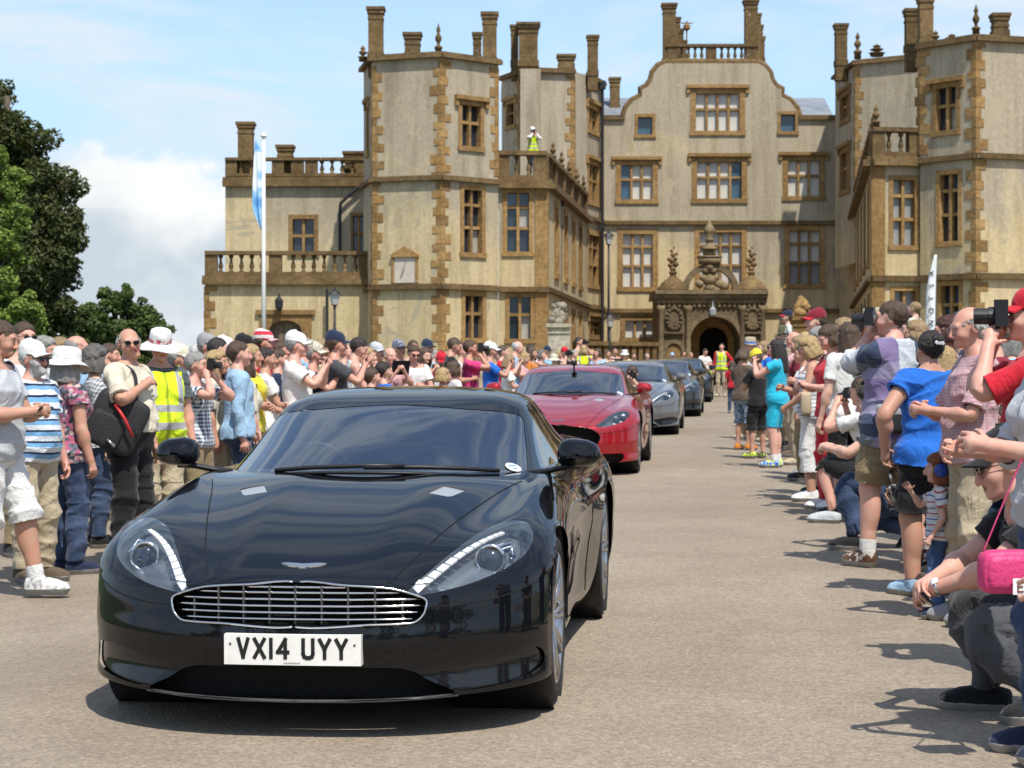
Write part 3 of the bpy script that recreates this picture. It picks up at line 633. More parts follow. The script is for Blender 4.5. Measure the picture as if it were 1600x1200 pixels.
    for cx_ in (ax(1053), ax(1176)):
        def niche(m):
            zz = pl.zpy(0, 548)
            for (t, s) in zip(np.linspace(math.pi, 0, 11)[:-1], np.linspace(math.pi, 0, 11)[1:]):
                g = lambda r, t_: (cx_+math.cos(t_)*r, zz+math.sin(t_)*r)
                a, b, c, d = g(.30, t), g(.30, s), g(.46, s), g(.46, t); m.hexa([pl.p(*a, .10), pl.p(*b, .10), pl.p(*b, -.1), pl.p(*a, -.1), pl.p(*d, .10), pl.p(*c, .10), pl.p(*c, -.1), pl.p(*d, -.1)])
            pbox(m, pl, cx_-.46, cx_-.30, base, zz, -.1, .10); pbox(m, pl, cx_+.30, cx_+.46, base, zz, -.1, .10)
        sub('niche', niche); sub('niche_back', lambda m: pbox(m, pl, cx_-.30, cx_+.30, base, pl.zpy(0, 540), -.05, .02), HAM)
        def cart(m):
            zc = pl.zpy(0, 498)
            for k in range(14):
                t = k*.449; m.lathe(pl.p(cx_+math.cos(t)*.30, zc+math.sin(t)*.42, .08), [(.01, -.08), (.08, -.04), (.09, .03), (.01, .08)], 6)
            pbox(m, pl, cx_-.2, cx_+.2, zc-.3, zc+.3, -.02, .08); pbox(m, pl, cx_-.4, cx_+.4, zc-.62, zc-.54, -.02, .14)
        sub('cartouche', cart, PORT, False)
        def dome(m):
            q = pl.p(cx_, ent+.2, -.5); m.lathe(q, [(.66, 0), (.68, .06), (.60, .16), (.50, .32), (.34, .46), (.16, .58), (.12, .70), (.17, .74), (.17, .80), (.10, .84)], 14)
        sub('dome', dome, HAMD, True)
        q = pl.p(cx_, ent+1.02, -.5); m_ = MB()
        for k, (dx, dz, r) in enumerate(((0, .1, .14), (-.1, .25, .12), (.12, .3, .13), (-.05, .45, .13), (.1, .52, .1), (-.16, .5, .09), (.0, .68, .11), (.15, .72, .07), (-.06, .85, .08), (.04, .98, .05))): m_.lathe(q+Vector((dx, 0, dz)), [(.01, -r), (r*.8, -r*.5), (r, 0), (r*.8, r*.5), (.01, r)], 7)
        hb(m_, 'heraldic_beast', HAMD, porch, True)
    sub('pediment_arch', lambda m: archring(m, .92, 1.16, -.7, -.25, ent+.2, ax(1112)), PORT)
    def crest(m):
        q = pl.p(ax(1110), ent+.2, -.4)
        for dx, dz, r in ((0, .45, .30), (-.25, .55, .18), (.25, .55, .18), (-.4, .3, .2), (.42, .28, .24), (.62, .2, .2), (-.15, .85, .2), (.16, .85, .2), (0, 1.0, .26), (0, .15, .25), (.3, .05, .2)): m.lathe(q+Vector((dx, 0, dz)), [(.01, -r), (r*.8, -r*.5), (r, 0), (r*.8, r*.5), (.01, r)], 8)
        m.box(q+Vector((0, 0, 1.25)), (.86, .5, .26)); m.box(q+Vector((0, 0, 1.42)), (1.0, .55, .08)); m.box(q+Vector((0, 0, 1.6)), (.5, .4, .3))
        m.lathe(q+Vector((0, 0, 1.7)), [(.34, 0), (.36, .08), (.16, .2), (.14, .36), (.2, .4), (.16, .46), (.1, .5), (.22, .7), (.24, .85), (.14, 1.0), (.08, 1.1), (.03, 1.2)], 9)
    sub('crest', crest, PORT, True)
    # inner doorway: golden stone wall inside the porch, hall shade painted as black sheet
    def inner(m):
        cx_ = ax(1123); r = (ax(1146)-ax(1100))/2; zz = pl.zpy(0, 532); lo, hi = ax(1070), ax(1160)
        pbox(m, pl, lo, cx_-r, base, zz+r, -2.4, -2.1); pbox(m, pl, cx_+r, hi, base, zz+r, -2.4, -2.1); pbox(m, pl, lo, hi, zz+r, ent, -2.4, -2.1)
        for (t, s) in zip(np.linspace(math.pi, 0, 13)[:-1], np.linspace(math.pi, 0, 13)[1:]):
            p, q = (cx_+math.cos(t)*r, zz+math.sin(t)*r), (cx_+math.cos(s)*r, zz+math.sin(s)*r); m.hexa([pl.p(*p, -2.1), pl.p(*q, -2.1), pl.p(*q, -2.4), pl.p(*p, -2.4), pl.p(p[0], zz+r+.01, -2.1), pl.p(q[0], zz+r+.01, -2.1), pl.p(q[0], zz+r+.01, -2.4), pl.p(p[0], zz+r+.01, -2.4)])
    sub('doorway', inner, HAM); sub('hall_shade_sheet', lambda m: pbox(m, pl, ax(1070), ax(1160), base, ent, -3.15, -3.05), principled('painted_hall_shade', (.008, .007, .006), .9))
    def lantern(m):
        q = P(1113, 488, -.15); m.lathe(q-Vector((0, 0, .18)), [(.05, 0), (.13, .08), (.15, .3), (.04, .4), (.015, .75)], 6)
    sub('lantern', lantern, principled('lantern_glass', (.35, .38, .42), .2))
    # ---- low forecourt balustrade left of the porch
    fw = Plane(XY(898, 80), XY(1028, 82)); zc = fw.zpy(0, 533); mb = MB(); pbox(mb, fw, 0, fw.L, zc-.16, zc, -.3, .08); pbox(mb, fw, 0, fw.L, 1.0, zc-.95, -.25, .03)
    for k in range(12): a = (k+.5)*fw.L/12; pbox(mb, fw, a-.10, a+.10, zc-.95, zc-.16, -.22, 0)
    fo = hb(mb, 'forecourt_balustrade', HAMD)
build_house()
# ---------------------------------------------------------------- trees and things standing about
def leaf_mat(name, ca, cb):
    mt = bpy.data.materials.new(name); mt.use_nodes = True; nt = mt.node_tree; N = nt.nodes.new; L = nt.links.new; b = nt.nodes['Principled BSDF']
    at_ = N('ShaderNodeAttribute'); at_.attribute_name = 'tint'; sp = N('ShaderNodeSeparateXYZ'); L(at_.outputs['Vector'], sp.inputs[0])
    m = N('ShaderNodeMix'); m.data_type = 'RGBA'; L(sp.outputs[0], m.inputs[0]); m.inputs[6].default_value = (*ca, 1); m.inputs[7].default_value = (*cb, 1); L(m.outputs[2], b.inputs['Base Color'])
    b.inputs['Roughness'].default_value = .55; b.inputs['Specular IOR Level'].default_value = .3
    tr = N('ShaderNodeBsdfTranslucent'); L(m.outputs[2], tr.inputs['Color']); mx = N('ShaderNodeMixShader'); mx.inputs[0].default_value = .22; L(b.outputs[0], mx.inputs[1]); L(tr.outputs[0], mx.inputs[2]); L(mx.outputs[0], nt.nodes['Material Output'].inputs[0])
    return mt
BARK = principled('bark', (.09, .07, .05), .95, noise=(6, .4), bump=(20, .8))
def leaves(centers, radii, n, size, seed, squash=.8):
    """leaf faces on the shells of many clumps"""
    rg = np.random.default_rng(seed); k = len(centers); ci = rg.choice(k, n, p=(radii**2)/np.sum(radii**2))
    d = rg.normal(size=(n, 3)); d /= np.linalg.norm(d, axis=1)[:, None]; r = radii[ci]*rg.uniform(.55, 1.08, n)**.5
    P = centers[ci]+d*r[:, None]*np.array([1, 1, squash])
    a = rg.normal(size=(n, 3)); nrm = d*.7+a*.6+np.array([0, 0, .35]); nrm /= np.linalg.norm(nrm, axis=1)[:, None]
    t = np.cross(nrm, rg.normal(size=(n, 3))); t /= np.linalg.norm(t, axis=1)[:, None]; bt = np.cross(nrm, t); s = size*rg.uniform(.6, 1.3, n)[:, None]
    V = np.stack([P-t*s, P-bt*s*.5, P+t*s, P+bt*s*.5], 1); V[:, 2] -= nrm*s*.25; V[:, 0] -= nrm*s*.25
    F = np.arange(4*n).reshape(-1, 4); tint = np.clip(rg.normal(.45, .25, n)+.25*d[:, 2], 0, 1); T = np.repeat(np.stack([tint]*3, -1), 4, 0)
    return V.reshape(-1, 3), F, T
def tree(base, H, clumps, mat, nleaf, size, label, trunk_r=.3, seed=1, cat='tree', name='broadleaf_tree', limbs=10, group=None):
    root = empty(name, base); tag(root, label, cat, group); rg = np.random.default_rng(seed)
    C = np.array([c[:3] for c in clumps], float); Rd = np.array([c[3] for c in clumps], float)
    # break each clump into smaller ones for an uneven outline
    cc, rr = [], []
    for c, r in zip(C, Rd):
        for _ in range(int(14+r*12)):
            d = rg.normal(size=3); d /= np.linalg.norm(d); cc.append(c+d*r*rg.uniform(.30, 1.0)*np.array([1, 1, .9])); rr.append(r*rg.uniform(.22, .48))
    cc = np.array(cc); rr = np.array(rr)
    V, F, T = leaves(cc, rr, nleaf, size, seed); cr = link('crown', np_mesh('crown', V, F, mat, False, attrs={'tint': T}), root)
    mb = MB(); top = C[:, 2].max(); mb.tube([(0, 0, -.3), (.05*H*.1, 0, H*.25), (0, .1, H*.5), (0, 0, top)], [trunk_r*1.3, trunk_r, trunk_r*.7, trunk_r*.2], 9); mb.build('trunk', BARK, root, True)
    mb = MB()
    for k in rg.choice(len(cc), min(limbs, len(cc)), replace=False):
        z = min(cc[k][2]*.8, top*.8); mb.tube([(0, 0, z*.7), tuple(cc[k]*np.array([.5, .5, .0])+np.array([0, 0, z*.7+(cc[k][2]-z*.7)*.6])), tuple(cc[k])], [trunk_r*.45, trunk_r*.25, trunk_r*.08], 6)
    mb.build('limb', BARK, root, True); return root
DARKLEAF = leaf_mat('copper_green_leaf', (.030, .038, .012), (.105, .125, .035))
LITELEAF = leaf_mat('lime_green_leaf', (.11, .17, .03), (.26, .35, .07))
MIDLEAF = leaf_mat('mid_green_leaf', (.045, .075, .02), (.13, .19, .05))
def clump_px(pts, Y, base):
    """clump centres given as photo column/row and radius in pixels at distance Y"""
    out = []
    for px, py, rp, dy in pts:
        q = at(px, py, Y+dy)-base; out.append((q.x, q.y, q.z, rp*(Y+dy)/FPX))
    return out
def grd(px, Y): X = (px-800)*Y/FPX; return Vector((X, Y, gzf(X, Y)))
b = grd(10, 52)
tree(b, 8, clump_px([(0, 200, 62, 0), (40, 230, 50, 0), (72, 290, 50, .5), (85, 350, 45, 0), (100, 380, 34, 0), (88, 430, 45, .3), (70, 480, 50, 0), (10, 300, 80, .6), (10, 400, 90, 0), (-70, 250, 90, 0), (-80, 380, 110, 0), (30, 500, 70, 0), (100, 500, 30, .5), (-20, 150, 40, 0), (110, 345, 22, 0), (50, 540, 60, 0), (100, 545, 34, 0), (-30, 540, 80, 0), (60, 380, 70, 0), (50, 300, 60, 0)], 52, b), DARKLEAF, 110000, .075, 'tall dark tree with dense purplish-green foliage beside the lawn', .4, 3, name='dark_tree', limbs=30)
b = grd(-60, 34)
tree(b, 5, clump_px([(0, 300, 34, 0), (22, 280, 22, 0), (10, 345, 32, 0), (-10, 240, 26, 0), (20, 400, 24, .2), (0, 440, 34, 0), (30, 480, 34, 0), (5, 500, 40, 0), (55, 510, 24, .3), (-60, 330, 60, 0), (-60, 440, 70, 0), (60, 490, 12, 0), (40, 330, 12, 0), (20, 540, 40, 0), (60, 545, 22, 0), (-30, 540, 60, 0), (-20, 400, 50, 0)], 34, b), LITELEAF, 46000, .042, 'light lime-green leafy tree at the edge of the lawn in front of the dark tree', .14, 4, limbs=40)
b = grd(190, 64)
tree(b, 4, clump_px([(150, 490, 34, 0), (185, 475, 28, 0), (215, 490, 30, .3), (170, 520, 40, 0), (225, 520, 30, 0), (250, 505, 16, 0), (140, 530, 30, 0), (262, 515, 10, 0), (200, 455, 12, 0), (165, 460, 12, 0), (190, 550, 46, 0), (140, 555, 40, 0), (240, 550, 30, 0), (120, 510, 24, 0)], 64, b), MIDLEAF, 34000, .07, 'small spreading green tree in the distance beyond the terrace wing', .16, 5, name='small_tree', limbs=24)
# flagpole and limp flag
fp = grd(412, 60); root = empty('flagpole', fp); tag(root, 'tall white flagpole in front of the terrace wing', 'flagpole')
WHITE = principled('white_paint', (.75, .75, .74), .4)
Ht = at(412, 215, 60).z-fp.z; mb = MB(); mb.tube([(0, 0, -.1), (0, 0, Ht)], [.075, .045], 12); mb.build('pole', WHITE, root, True)
mb = MB(); mb.lathe((0, 0, Ht), [(.02, -.02), (.09, .02), (.1, .06), (.05, .12), (.01, .14)], 10); mb.build('finial', WHITE, root, True)
def flag():
    me = bpy.data.meshes.new('flag'); n, m_ = 14, 26; V = []; F = []
    for j in range(m_):
        t = j/(m_-1)
        for i in range(n):
            s = i/(n-1); w = .08+.30*t**.8*(1-.75*max(0, t-.78)/.22); V.append((-.02-w*s*1.15+.25*s*(t-.35), .09*math.sin(s*9+t*3)*t, -t*2.3+.35*s*(1-t)))
    for j in range(m_-1):
        for i in range(n-1): a = j*n+i; F.append((a, a+1, a+n+1, a+n))
    me.from_pydata(V, [], F); me.polygons.foreach_set('use_smooth', [True]*len(F)); return me
fl = flag(); fmat = bpy.data.materials.new('flag_cloth'); fmat.use_nodes = True
def _fl():
    nt = fmat.node_tree; N = nt.nodes.new; L = nt.links.new; b = nt.nodes['Principled BSDF']; tc = N('ShaderNodeTexCoord'); w = N('ShaderNodeTexNoise'); w.inputs['Scale'].default_value = 1.6; L(tc.outputs['Object'], w.inputs[0])
    r = N('ShaderNodeValToRGB'); L(w.outputs[0], r.inputs[0]); e = r.color_ramp.elements; e[0].position = .36; e[0].color = (.12, .35, .68, 1); e[1].position = .52; e[1].color = (.30, .55, .78, 1); k = e.new(.60); k.color = (.75, .8, .82, 1); r.color_ramp.interpolation = 'EASE'
    L(r.outputs[0], b.inputs['Base Color']); b.inputs['Roughness'].default_value = .8
_fl(); fl.materials.append(fmat); fo = link('flag', fl, None, at(410, 235, 59.9)); sm = fo.modifiers.new('thickness', 'SOLIDIFY'); sm.thickness = .012; tag(fo, 'pale blue and white flag hanging limp from the white flagpole', 'flag')
# lamp posts
LAMPG = principled('frosted_lamp_glass', (.55, .56, .56), .3)
def lamp(px, pytop, Y, label):
    g = grd(px, Y); h = at(px, pytop, Y).z-g.z; r = empty('lamp_post', g); tag(r, label, 'lamp')
    mb = MB(); mb.lathe((0, 0, 0), [(.16, -.1), (.14, .3), (.07, .4), (.055, h*.5), (.04, h-.55)], 10); mb.build('post', IRON, r, True)
    mb = MB(); mb.lathe((0, 0, h-.5), [(.10, 0), (.19, .32)], 8); mb.build('lantern_glass', LAMPG, r)
    mb = MB(); mb.lathe((0, 0, h-.18), [(.23, 0), (.15, .10), (.05, .16), (.03, .24)], 8); mb.lathe((0, 0, h-.55), [(.05, 0), (.12, .05)], 8); mb.build('lantern_cap', IRON, r)
lamp(523, 452, 66, 'iron lamp post with frosted lantern before the terrace wall by the arched door')
lamp(951, 362, 82, 'tall thin black iron lamp post beside the main front drainpipe')
lamp(953, 490, 78, 'short iron lamp post with white lantern near the forecourt balustrade')
lamp(1359, 487, 55, 'black lamp post rising behind the crowd near the feather banner')
# feather banner
def banner():
    Y = 40; g = grd(1452, Y); r = empty('feather_banner', g); tag(r, 'tall white feather flag with vertical dark lettering among the crowd', 'banner')
    p0, p1 = at(1450, 560, Y)-g, at(1458, 398, Y)-g; mb = MB(); mb.tube([(p0.x, 0, -.05), (p0.x, 0, p0.z), ((p0.x+p1.x)/2-.02, 0, (p0.z+p1.z)/2), (p1.x+.05, 0, p1.z)], .014, 6); mb.build('pole', WHITE, r)
    V = []; F = []; n = 24; m_ = 7
    for j in range(n):
        t = j/(n-1); z = p0.z+(p1.z-p0.z)*t; xl = -.07+.02*t; xr = .10+.05*t; xl2 = xl+(.20)*max(0, t-.6)**1.6/.4**1.6*.75
        for i in range(m_): s = i/(m_-1); V.append((xl2+(xr-xl2)*s, .03*math.sin(s*5+t*4), z))
    for j in range(n-1):
        for i in range(m_-1): a = j*m_+i; F.append((a, a+1, a+m_+1, a+m_))
    me = bpy.data.meshes.new('sail'); me.from_pydata(V, [], F); me.polygons.foreach_set('use_smooth', [True]*len(F)); me.materials.append(principled('white_sail_cloth', (.72, .74, .76), .7)); so = link('sail', me, r); so.modifiers.new('t', 'SOLIDIFY').thickness = .006
    for k, ch in enumerate('NOTSA'):
        cu = bpy.data.curves.new('letter', 'FONT'); cu.body = ch; cu.size = .15; cu.extrude = .003; cu.align_x = 'CENTER'; cu.align_y = 'CENTER'
        tmp = bpy.data.objects.new('tmp', cu); COL.objects.link(tmp); bpy.context.view_layer.update(); lm = bpy.data.meshes.new_from_object(tmp.evaluated_get(bpy.context.evaluated_depsgraph_get())); bpy.data.objects.remove(tmp); lm.materials.clear(); lm.materials.append(principled('dark_print', (.03, .035, .05), .7))
        o = bpy.data.objects.new('letter', lm); COL.objects.link(o); t = .34+.12*k; o.parent = so; o.location = (.03+.01*t, -.04, p0.z+(p1.z-p0.z)*t); o.rotation_euler = (R(90), R(-90), 0)
banner()
# carved stone trophies on plinths in the forecourt
def trophy(px, pyb, pyt, Y, mat, label):
    g = at(px, pyb, Y); r = empty('stone_trophy', g); tag(r, label, 'statue'); h = at(px, pyt, Y).z-g.z; gl = g.z-gzf(g.x, g.y)
    mb = MB(); mb.box((0, 0, -gl/2), (.7, .7, gl+.1)); mb.box((0, 0, -.02), (.85, .85, .12)); mb.box((0, 0, -.25), (.78, .78, .06)); mb.build('plinth', mat, r)
    mb = MB(); rg = random.Random(px)
    mb.lathe((0, 0, 0), [(.26, .05), (.2, .2*h), (.24, .4*h), (.22, .6*h), (.14, .75*h), (.10, .86*h), (.12, .94*h), (.04, h)], 9)
    for k in range(16):
        t = rg.random(); a = rg.uniform(0, 6.28); rr = .1+.07*rg.random(); mb.lathe((math.cos(a)*.24*(1-.4*t), math.sin(a)*.24*(1-.4*t), h*(.1+.75*t)), [(.01, -rr), (rr*.8, -rr*.5), (rr, 0), (rr*.8, rr*.5), (.01, rr)], 7)
    mb.tube([(-.3, -.1, .3*h), (.05, -.2, .75*h)], .05, 6); mb.tube([(.3, -.1, .25*h), (0, -.18, .6*h)], .05, 6); mb.build('carving', mat, r, True)
trophy(873, 508, 472, 67, stone_mat('lichened_trophy_stone', (.30, .26, .18), (.42, .38, .30), .5), 'carved pale stone trophy on a plinth at the corner of the balcony block')
trophy(1251, 497, 462, 66, HAM, 'carved golden stone trophy on a plinth beside the porch')

# the wood behind the place where the picture was taken: seen only mirrored in the cars
def woodland():
    rg = np.random.default_rng(11); n = 260; cx = rg.uniform(-75, 75, n); cy = -48-rg.uniform(0, 10, n)-.004*cx**2*0; cz = rg.uniform(0, 1, n)**.8*(8.5+3*np.sin(cx*.21)); C = np.stack([cx, cy, cz], 1); V, F, T = leaves(C, rg.uniform(1.6, 3.0, n), 26000, .42, 12)
    o = link('woodland', np_mesh('woodland', V, F, MIDLEAF, False, attrs={'tint': T})); tag(o, 'belt of dark green trees across the park behind the viewer', 'woodland', kind='stuff')
woodland()
# ---------------------------------------------------------------- cars
def cat_rom(P, ts):
    """Catmull-Rom through rows of P (axis 0) at parameters ts"""
    P = np.asarray(P, float); n = len(P); i = np.clip(np.floor(ts).astype(int), 0, n-2); t = (ts-i).reshape((-1,)+(1,)*(P.ndim-1))
    g = lambda k: P[np.clip(k, 0, n-1)]
    p0, p1, p2, p3 = g(i-1), g(i), g(i+1), g(i+2)
    p0 = np.where((i == 0).reshape(t.shape), 2*p1-p2, p0); p3 = np.where((i == n-2).reshape(t.shape), 2*p2-p1, p3)
    return .5*((2*p1)+(-p0+p2)*t+(2*p0-5*p1+4*p2-p3)*t*t+(-p0+3*p1-3*p2+p3)*t**3)
class Surf:
    """triangle mesh with per-vertex normals and scalar fields that can be split along level sets"""
    def __init__(s, V, F, N, A): s.V, s.F, s.N, s.A = V, F, N, A       # A: (n,k) extra attributes
    def split(s, f):
        """returns (inside f<0, outside) as new Surfs, cut exactly at f=0"""
        V, F, N, A = s.V, s.F, s.N, s.A; f = np.where(np.abs(f) < 1e-7, 1e-7, f); sg = f[F] < 0; k = sg.sum(1)
        ins, outs = [F[k == 3]], [F[k == 0]]; nv = []; na = []; nn = []; cache = {}
        base = len(V)
        def cut(a, b):
            key = (a, b) if a < b else (b, a)
            if key not in cache:
                t = f[a]/(f[a]-f[b]); cache[key] = base+len(nv); nv.append(V[a]+(V[b]-V[a])*t); na.append(A[a]+(A[b]-A[a])*t); nn.append(N[a]+(N[b]-N[a])*t)
            return cache[key]
        for tri, sgn in zip(F[(k == 1) | (k == 2)], sg[(k == 1) | (k == 2)]):
            one = int(np.argmax(sgn)) if sgn.sum() == 1 else int(np.argmin(sgn)); a, b, c = tri[one], tri[(one+1) % 3], tri[(one+2) % 3]
            p, q = cut(a, b), cut(a, c); single = [[a, p, q]]; two = [[p, b, c], [p, c, q]]
            (ins if sgn.sum() == 1 else outs).append(np.array(single)); (outs if sgn.sum() == 1 else ins).append(np.array(two))
        V2 = np.vstack([V]+([np.array(nv)] if nv else [])); A2 = np.vstack([A]+([np.array(na)] if na else [])); N2 = np.vstack([N]+([np.array(nn)] if nn else []))
        mk = lambda L: Surf(V2, np.vstack([x.reshape(-1, 3) for x in L]), N2, A2).compact()
        return mk(ins), mk(outs)
    def compact(s):
        u, inv = np.unique(s.F, return_inverse=True); return Surf(s.V[u], inv.reshape(-1, 3), s.N[u], s.A[u])
    def mesh(s, name, mat, mirror=True, off=0.0):
        V = s.V+s.N*off; F = s.F; N = s.N
        if mirror:
            n = len(V); M = V*np.array([-1, 1, 1]); V = np.vstack([V, M]); N = np.vstack([N, N*np.array([-1, 1, 1])]); F = np.vstack([F, F[:, ::-1]+n])
        N = N/np.maximum(np.linalg.norm(N, axis=1), 1e-9)[:, None]
        return np_mesh(name, V, F, mat, True, normals=N)
    def one_side(s, name, mat, sx, off=0.0):
        V = (s.V+s.N*off)*np.array([sx, 1, 1]); N = s.N*np.array([sx, 1, 1]); F = s.F if sx > 0 else s.F[:, ::-1]
        N = N/np.maximum(np.linalg.norm(N, axis=1), 1e-9)[:, None]; return np_mesh(name, V, F, mat, True, normals=N)
    def boundary(s):
        E = {}
        for a, b, c in s.F:
            for p, q in ((a, b), (b, c), (c, a)): E[(p, q)] = 1
        nx = {p: q for (p, q) in E if (q, p) not in E}; loops = []
        while nx:
            st = next(iter(nx)); lp = [st]; cur = nx.pop(st)
            while cur != st and cur in nx: lp.append(cur); cur = nx.pop(cur)
            loops.append(lp)
        return loops
def grid_surf(ctrl, nu, nv, mirror=False, smooth=0, keep=None):
    """bicubic surface through control grid ctrl[row][col] -> Surf; attributes (row parameter, column parameter)"""
    C = np.asarray(ctrl, float)
    if mirror: C = np.concatenate([C[:, 2:0:-1]*np.array([-1, 1, 1]), C], 1)
    r, c = C.shape[:2]; o = 2 if mirror else 0; ru = np.linspace(0, r-1, nu); k0 = int(nv*.12) if mirror else 0; dc = (c-1-o)/(nv-1); cv = o+np.arange(-k0, nv)*dc; cv[-1] = c-1
    G = cat_rom(C, ru); G = cat_rom(G.transpose(1, 0, 2), cv).transpose(1, 0, 2)
    if smooth:
        w = np.ones(nu) if keep is None else keep(ru); w = (w*.5)[:, None, None]
        for _ in range(smooth):
            a = G.copy(); a[1:-1] = (G[:-2]+G[2:])/2; G = G+(a-G)*w
            a = G.copy(); a[:, 1:-1] = (G[:, :-2]+G[:, 2:])/2; G = G+(a-G)*w*.6
    du = np.gradient(G, axis=0); dv = np.gradient(G, axis=1); N = np.cross(dv, du); N /= np.maximum(np.linalg.norm(N, axis=2), 1e-9)[..., None]
    G = G[:, k0:]; N = N[:, k0:]
    if mirror: G[:, 0, 0] = 0; N[:, 0, 0] = 0
    idx = np.arange(nu*nv).reshape(nu, nv); a, b, cc, d = idx[:-1, :-1].ravel(), idx[:-1, 1:].ravel(), idx[1:, 1:].ravel(), idx[1:, :-1].ravel()
    F = np.vstack([np.stack([a, b, cc], 1), np.stack([a, cc, d], 1)])
    A = np.stack(np.meshgrid(ru, cv[k0:]-o, indexing='ij'), -1).reshape(-1, 2)
    return Surf(G.reshape(-1, 3), F, N.reshape(-1, 3), A)
def sd_poly(P, poly):
    """signed distance of 2-D points to a closed polygon (negative inside)"""
    P = np.asarray(P, float); poly = np.asarray(poly, float); d = np.full(len(P), 1e9); ins = np.zeros(len(P), bool); n = len(poly)
    for i in range(n):
        a, b = poly[i], poly[(i+1) % n]; e = b-a; w = P-a; t = np.clip((w@e)/max(e@e, 1e-12), 0, 1); q = w-t[:, None]*e; d = np.minimum(d, np.sqrt((q*q).sum(1)))
        c1 = (a[1] <= P[:, 1]) & (b[1] > P[:, 1]); c2 = (a[1] > P[:, 1]) & (b[1] <= P[:, 1]); cr = e[0]*w[:, 1]-e[1]*w[:, 0]
        ins ^= (c1 & (cr > 0)) | (c2 & (cr < 0))
    return np.where(ins, -d, d)
def smooth_poly(pts, k=6):
    P = np.asarray(pts, float); n = len(P); out = []
    for i in range(n):
        p0, p1, p2, p3 = P[i-1], P[i], P[(i+1) % n], P[(i+2) % n]
        for j in range(k):
            t = j/k; out.append(.5*((2*p1)+(-p0+p2)*t+(2*p0-5*p1+4*p2-p3)*t*t+(-p0+3*p1-3*p2+p3)*t**3))
    return np.array(out)
def paint(name, col, metal=.35, spec=.3):
    m = principled(name, col, .32, metal, coat=.8 if spec == 0 else 1.0, coat_rough=.02, spec=spec); return m
def glass_mat(name, tint, opac, rough=.02, ior=1.5):
    mt = bpy.data.materials.new(name); mt.use_nodes = True; nt = mt.node_tree; N = nt.nodes.new; L = nt.links.new; nt.nodes.remove(nt.nodes['Principled BSDF'])
    tr = N('ShaderNodeBsdfTransparent'); tr.inputs[0].default_value = (*tint, 1); gl = N('ShaderNodeBsdfGlossy'); gl.inputs['Roughness'].default_value = rough; gl.inputs[0].default_value = (1, 1, 1, 1)
    fr = N('ShaderNodeFresnel'); fr.inputs[0].default_value = ior; ad = N('ShaderNodeMath'); ad.operation = 'MULTIPLY_ADD'; L(fr.outputs[0], ad.inputs[0]); ad.inputs[1].default_value = 1.0; ad.inputs[2].default_value = opac; ad.use_clamp = True
    mx = N('ShaderNodeMixShader'); L(ad.outputs[0], mx.inputs[0]); L(tr.outputs[0], mx.inputs[1]); L(gl.outputs[0], mx.inputs[2]); L(mx.outputs[0], nt.nodes['Material Output'].inputs[0]); return mt
CHROME = principled('chrome', (.75, .75, .74), .12, 1.0); RUBBER = principled('tyre_rubber', (.018, .018, .018), .75, bump=(60, .3)); BLKP = principled('black_plastic', (.015, .015, .016), .45)
GLOSSBK = principled('gloss_black_trim', (.008, .008, .009), .08, spec=.6); MESHBK = principled('black_grille_mesh', (.012, .012, .012), .6, bump=(400, 1)); ALLOY = principled('silver_alloy', (.50, .50, .51), .25, .9); DISC = principled('brake_disc', (.25, .25, .25), .4, .9)
SCREEN = glass_mat('windscreen_glass', (.80, .85, .85), .20); SIDEG = glass_mat('tinted_side_glass', (.22, .24, .25), .14); LENS = glass_mat('headlamp_lens', (.93, .95, .97), .07); LAMPIN = principled('headlamp_housing', (.30, .34, .38), .30, .75); LIPM = principled('lip_edge', (.10, .10, .10), .22, .4); UPR = principled('grille_upright', (.12, .12, .12), .4, .6); VENTM = principled('vent_mesh', (.36, .38, .40), .40, .3); LED = principled('led_strip', (.85, .85, .83), .25, emis=(1, 1, 1, .25)); LEATH = principled('grey_leather', (.26, .26, .25), .6); DASH = principled('dashboard', (.11, .115, .12), .7)
PLATEW = principled('plate_white', (.78, .77, .72), .45, noise=(40, .05)); PLATEB = principled('plate_black', (.01, .01, .01), .5); TAIL = principled('tail_lamp_red', (.35, .01, .01), .15); STICK = principled('sticker_white', (.8, .82, .85), .5); STICKB = principled('sticker_blue', (.1, .3, .6), .5); SEAM = principled('panel_gap', (.004, .004, .004), .9)
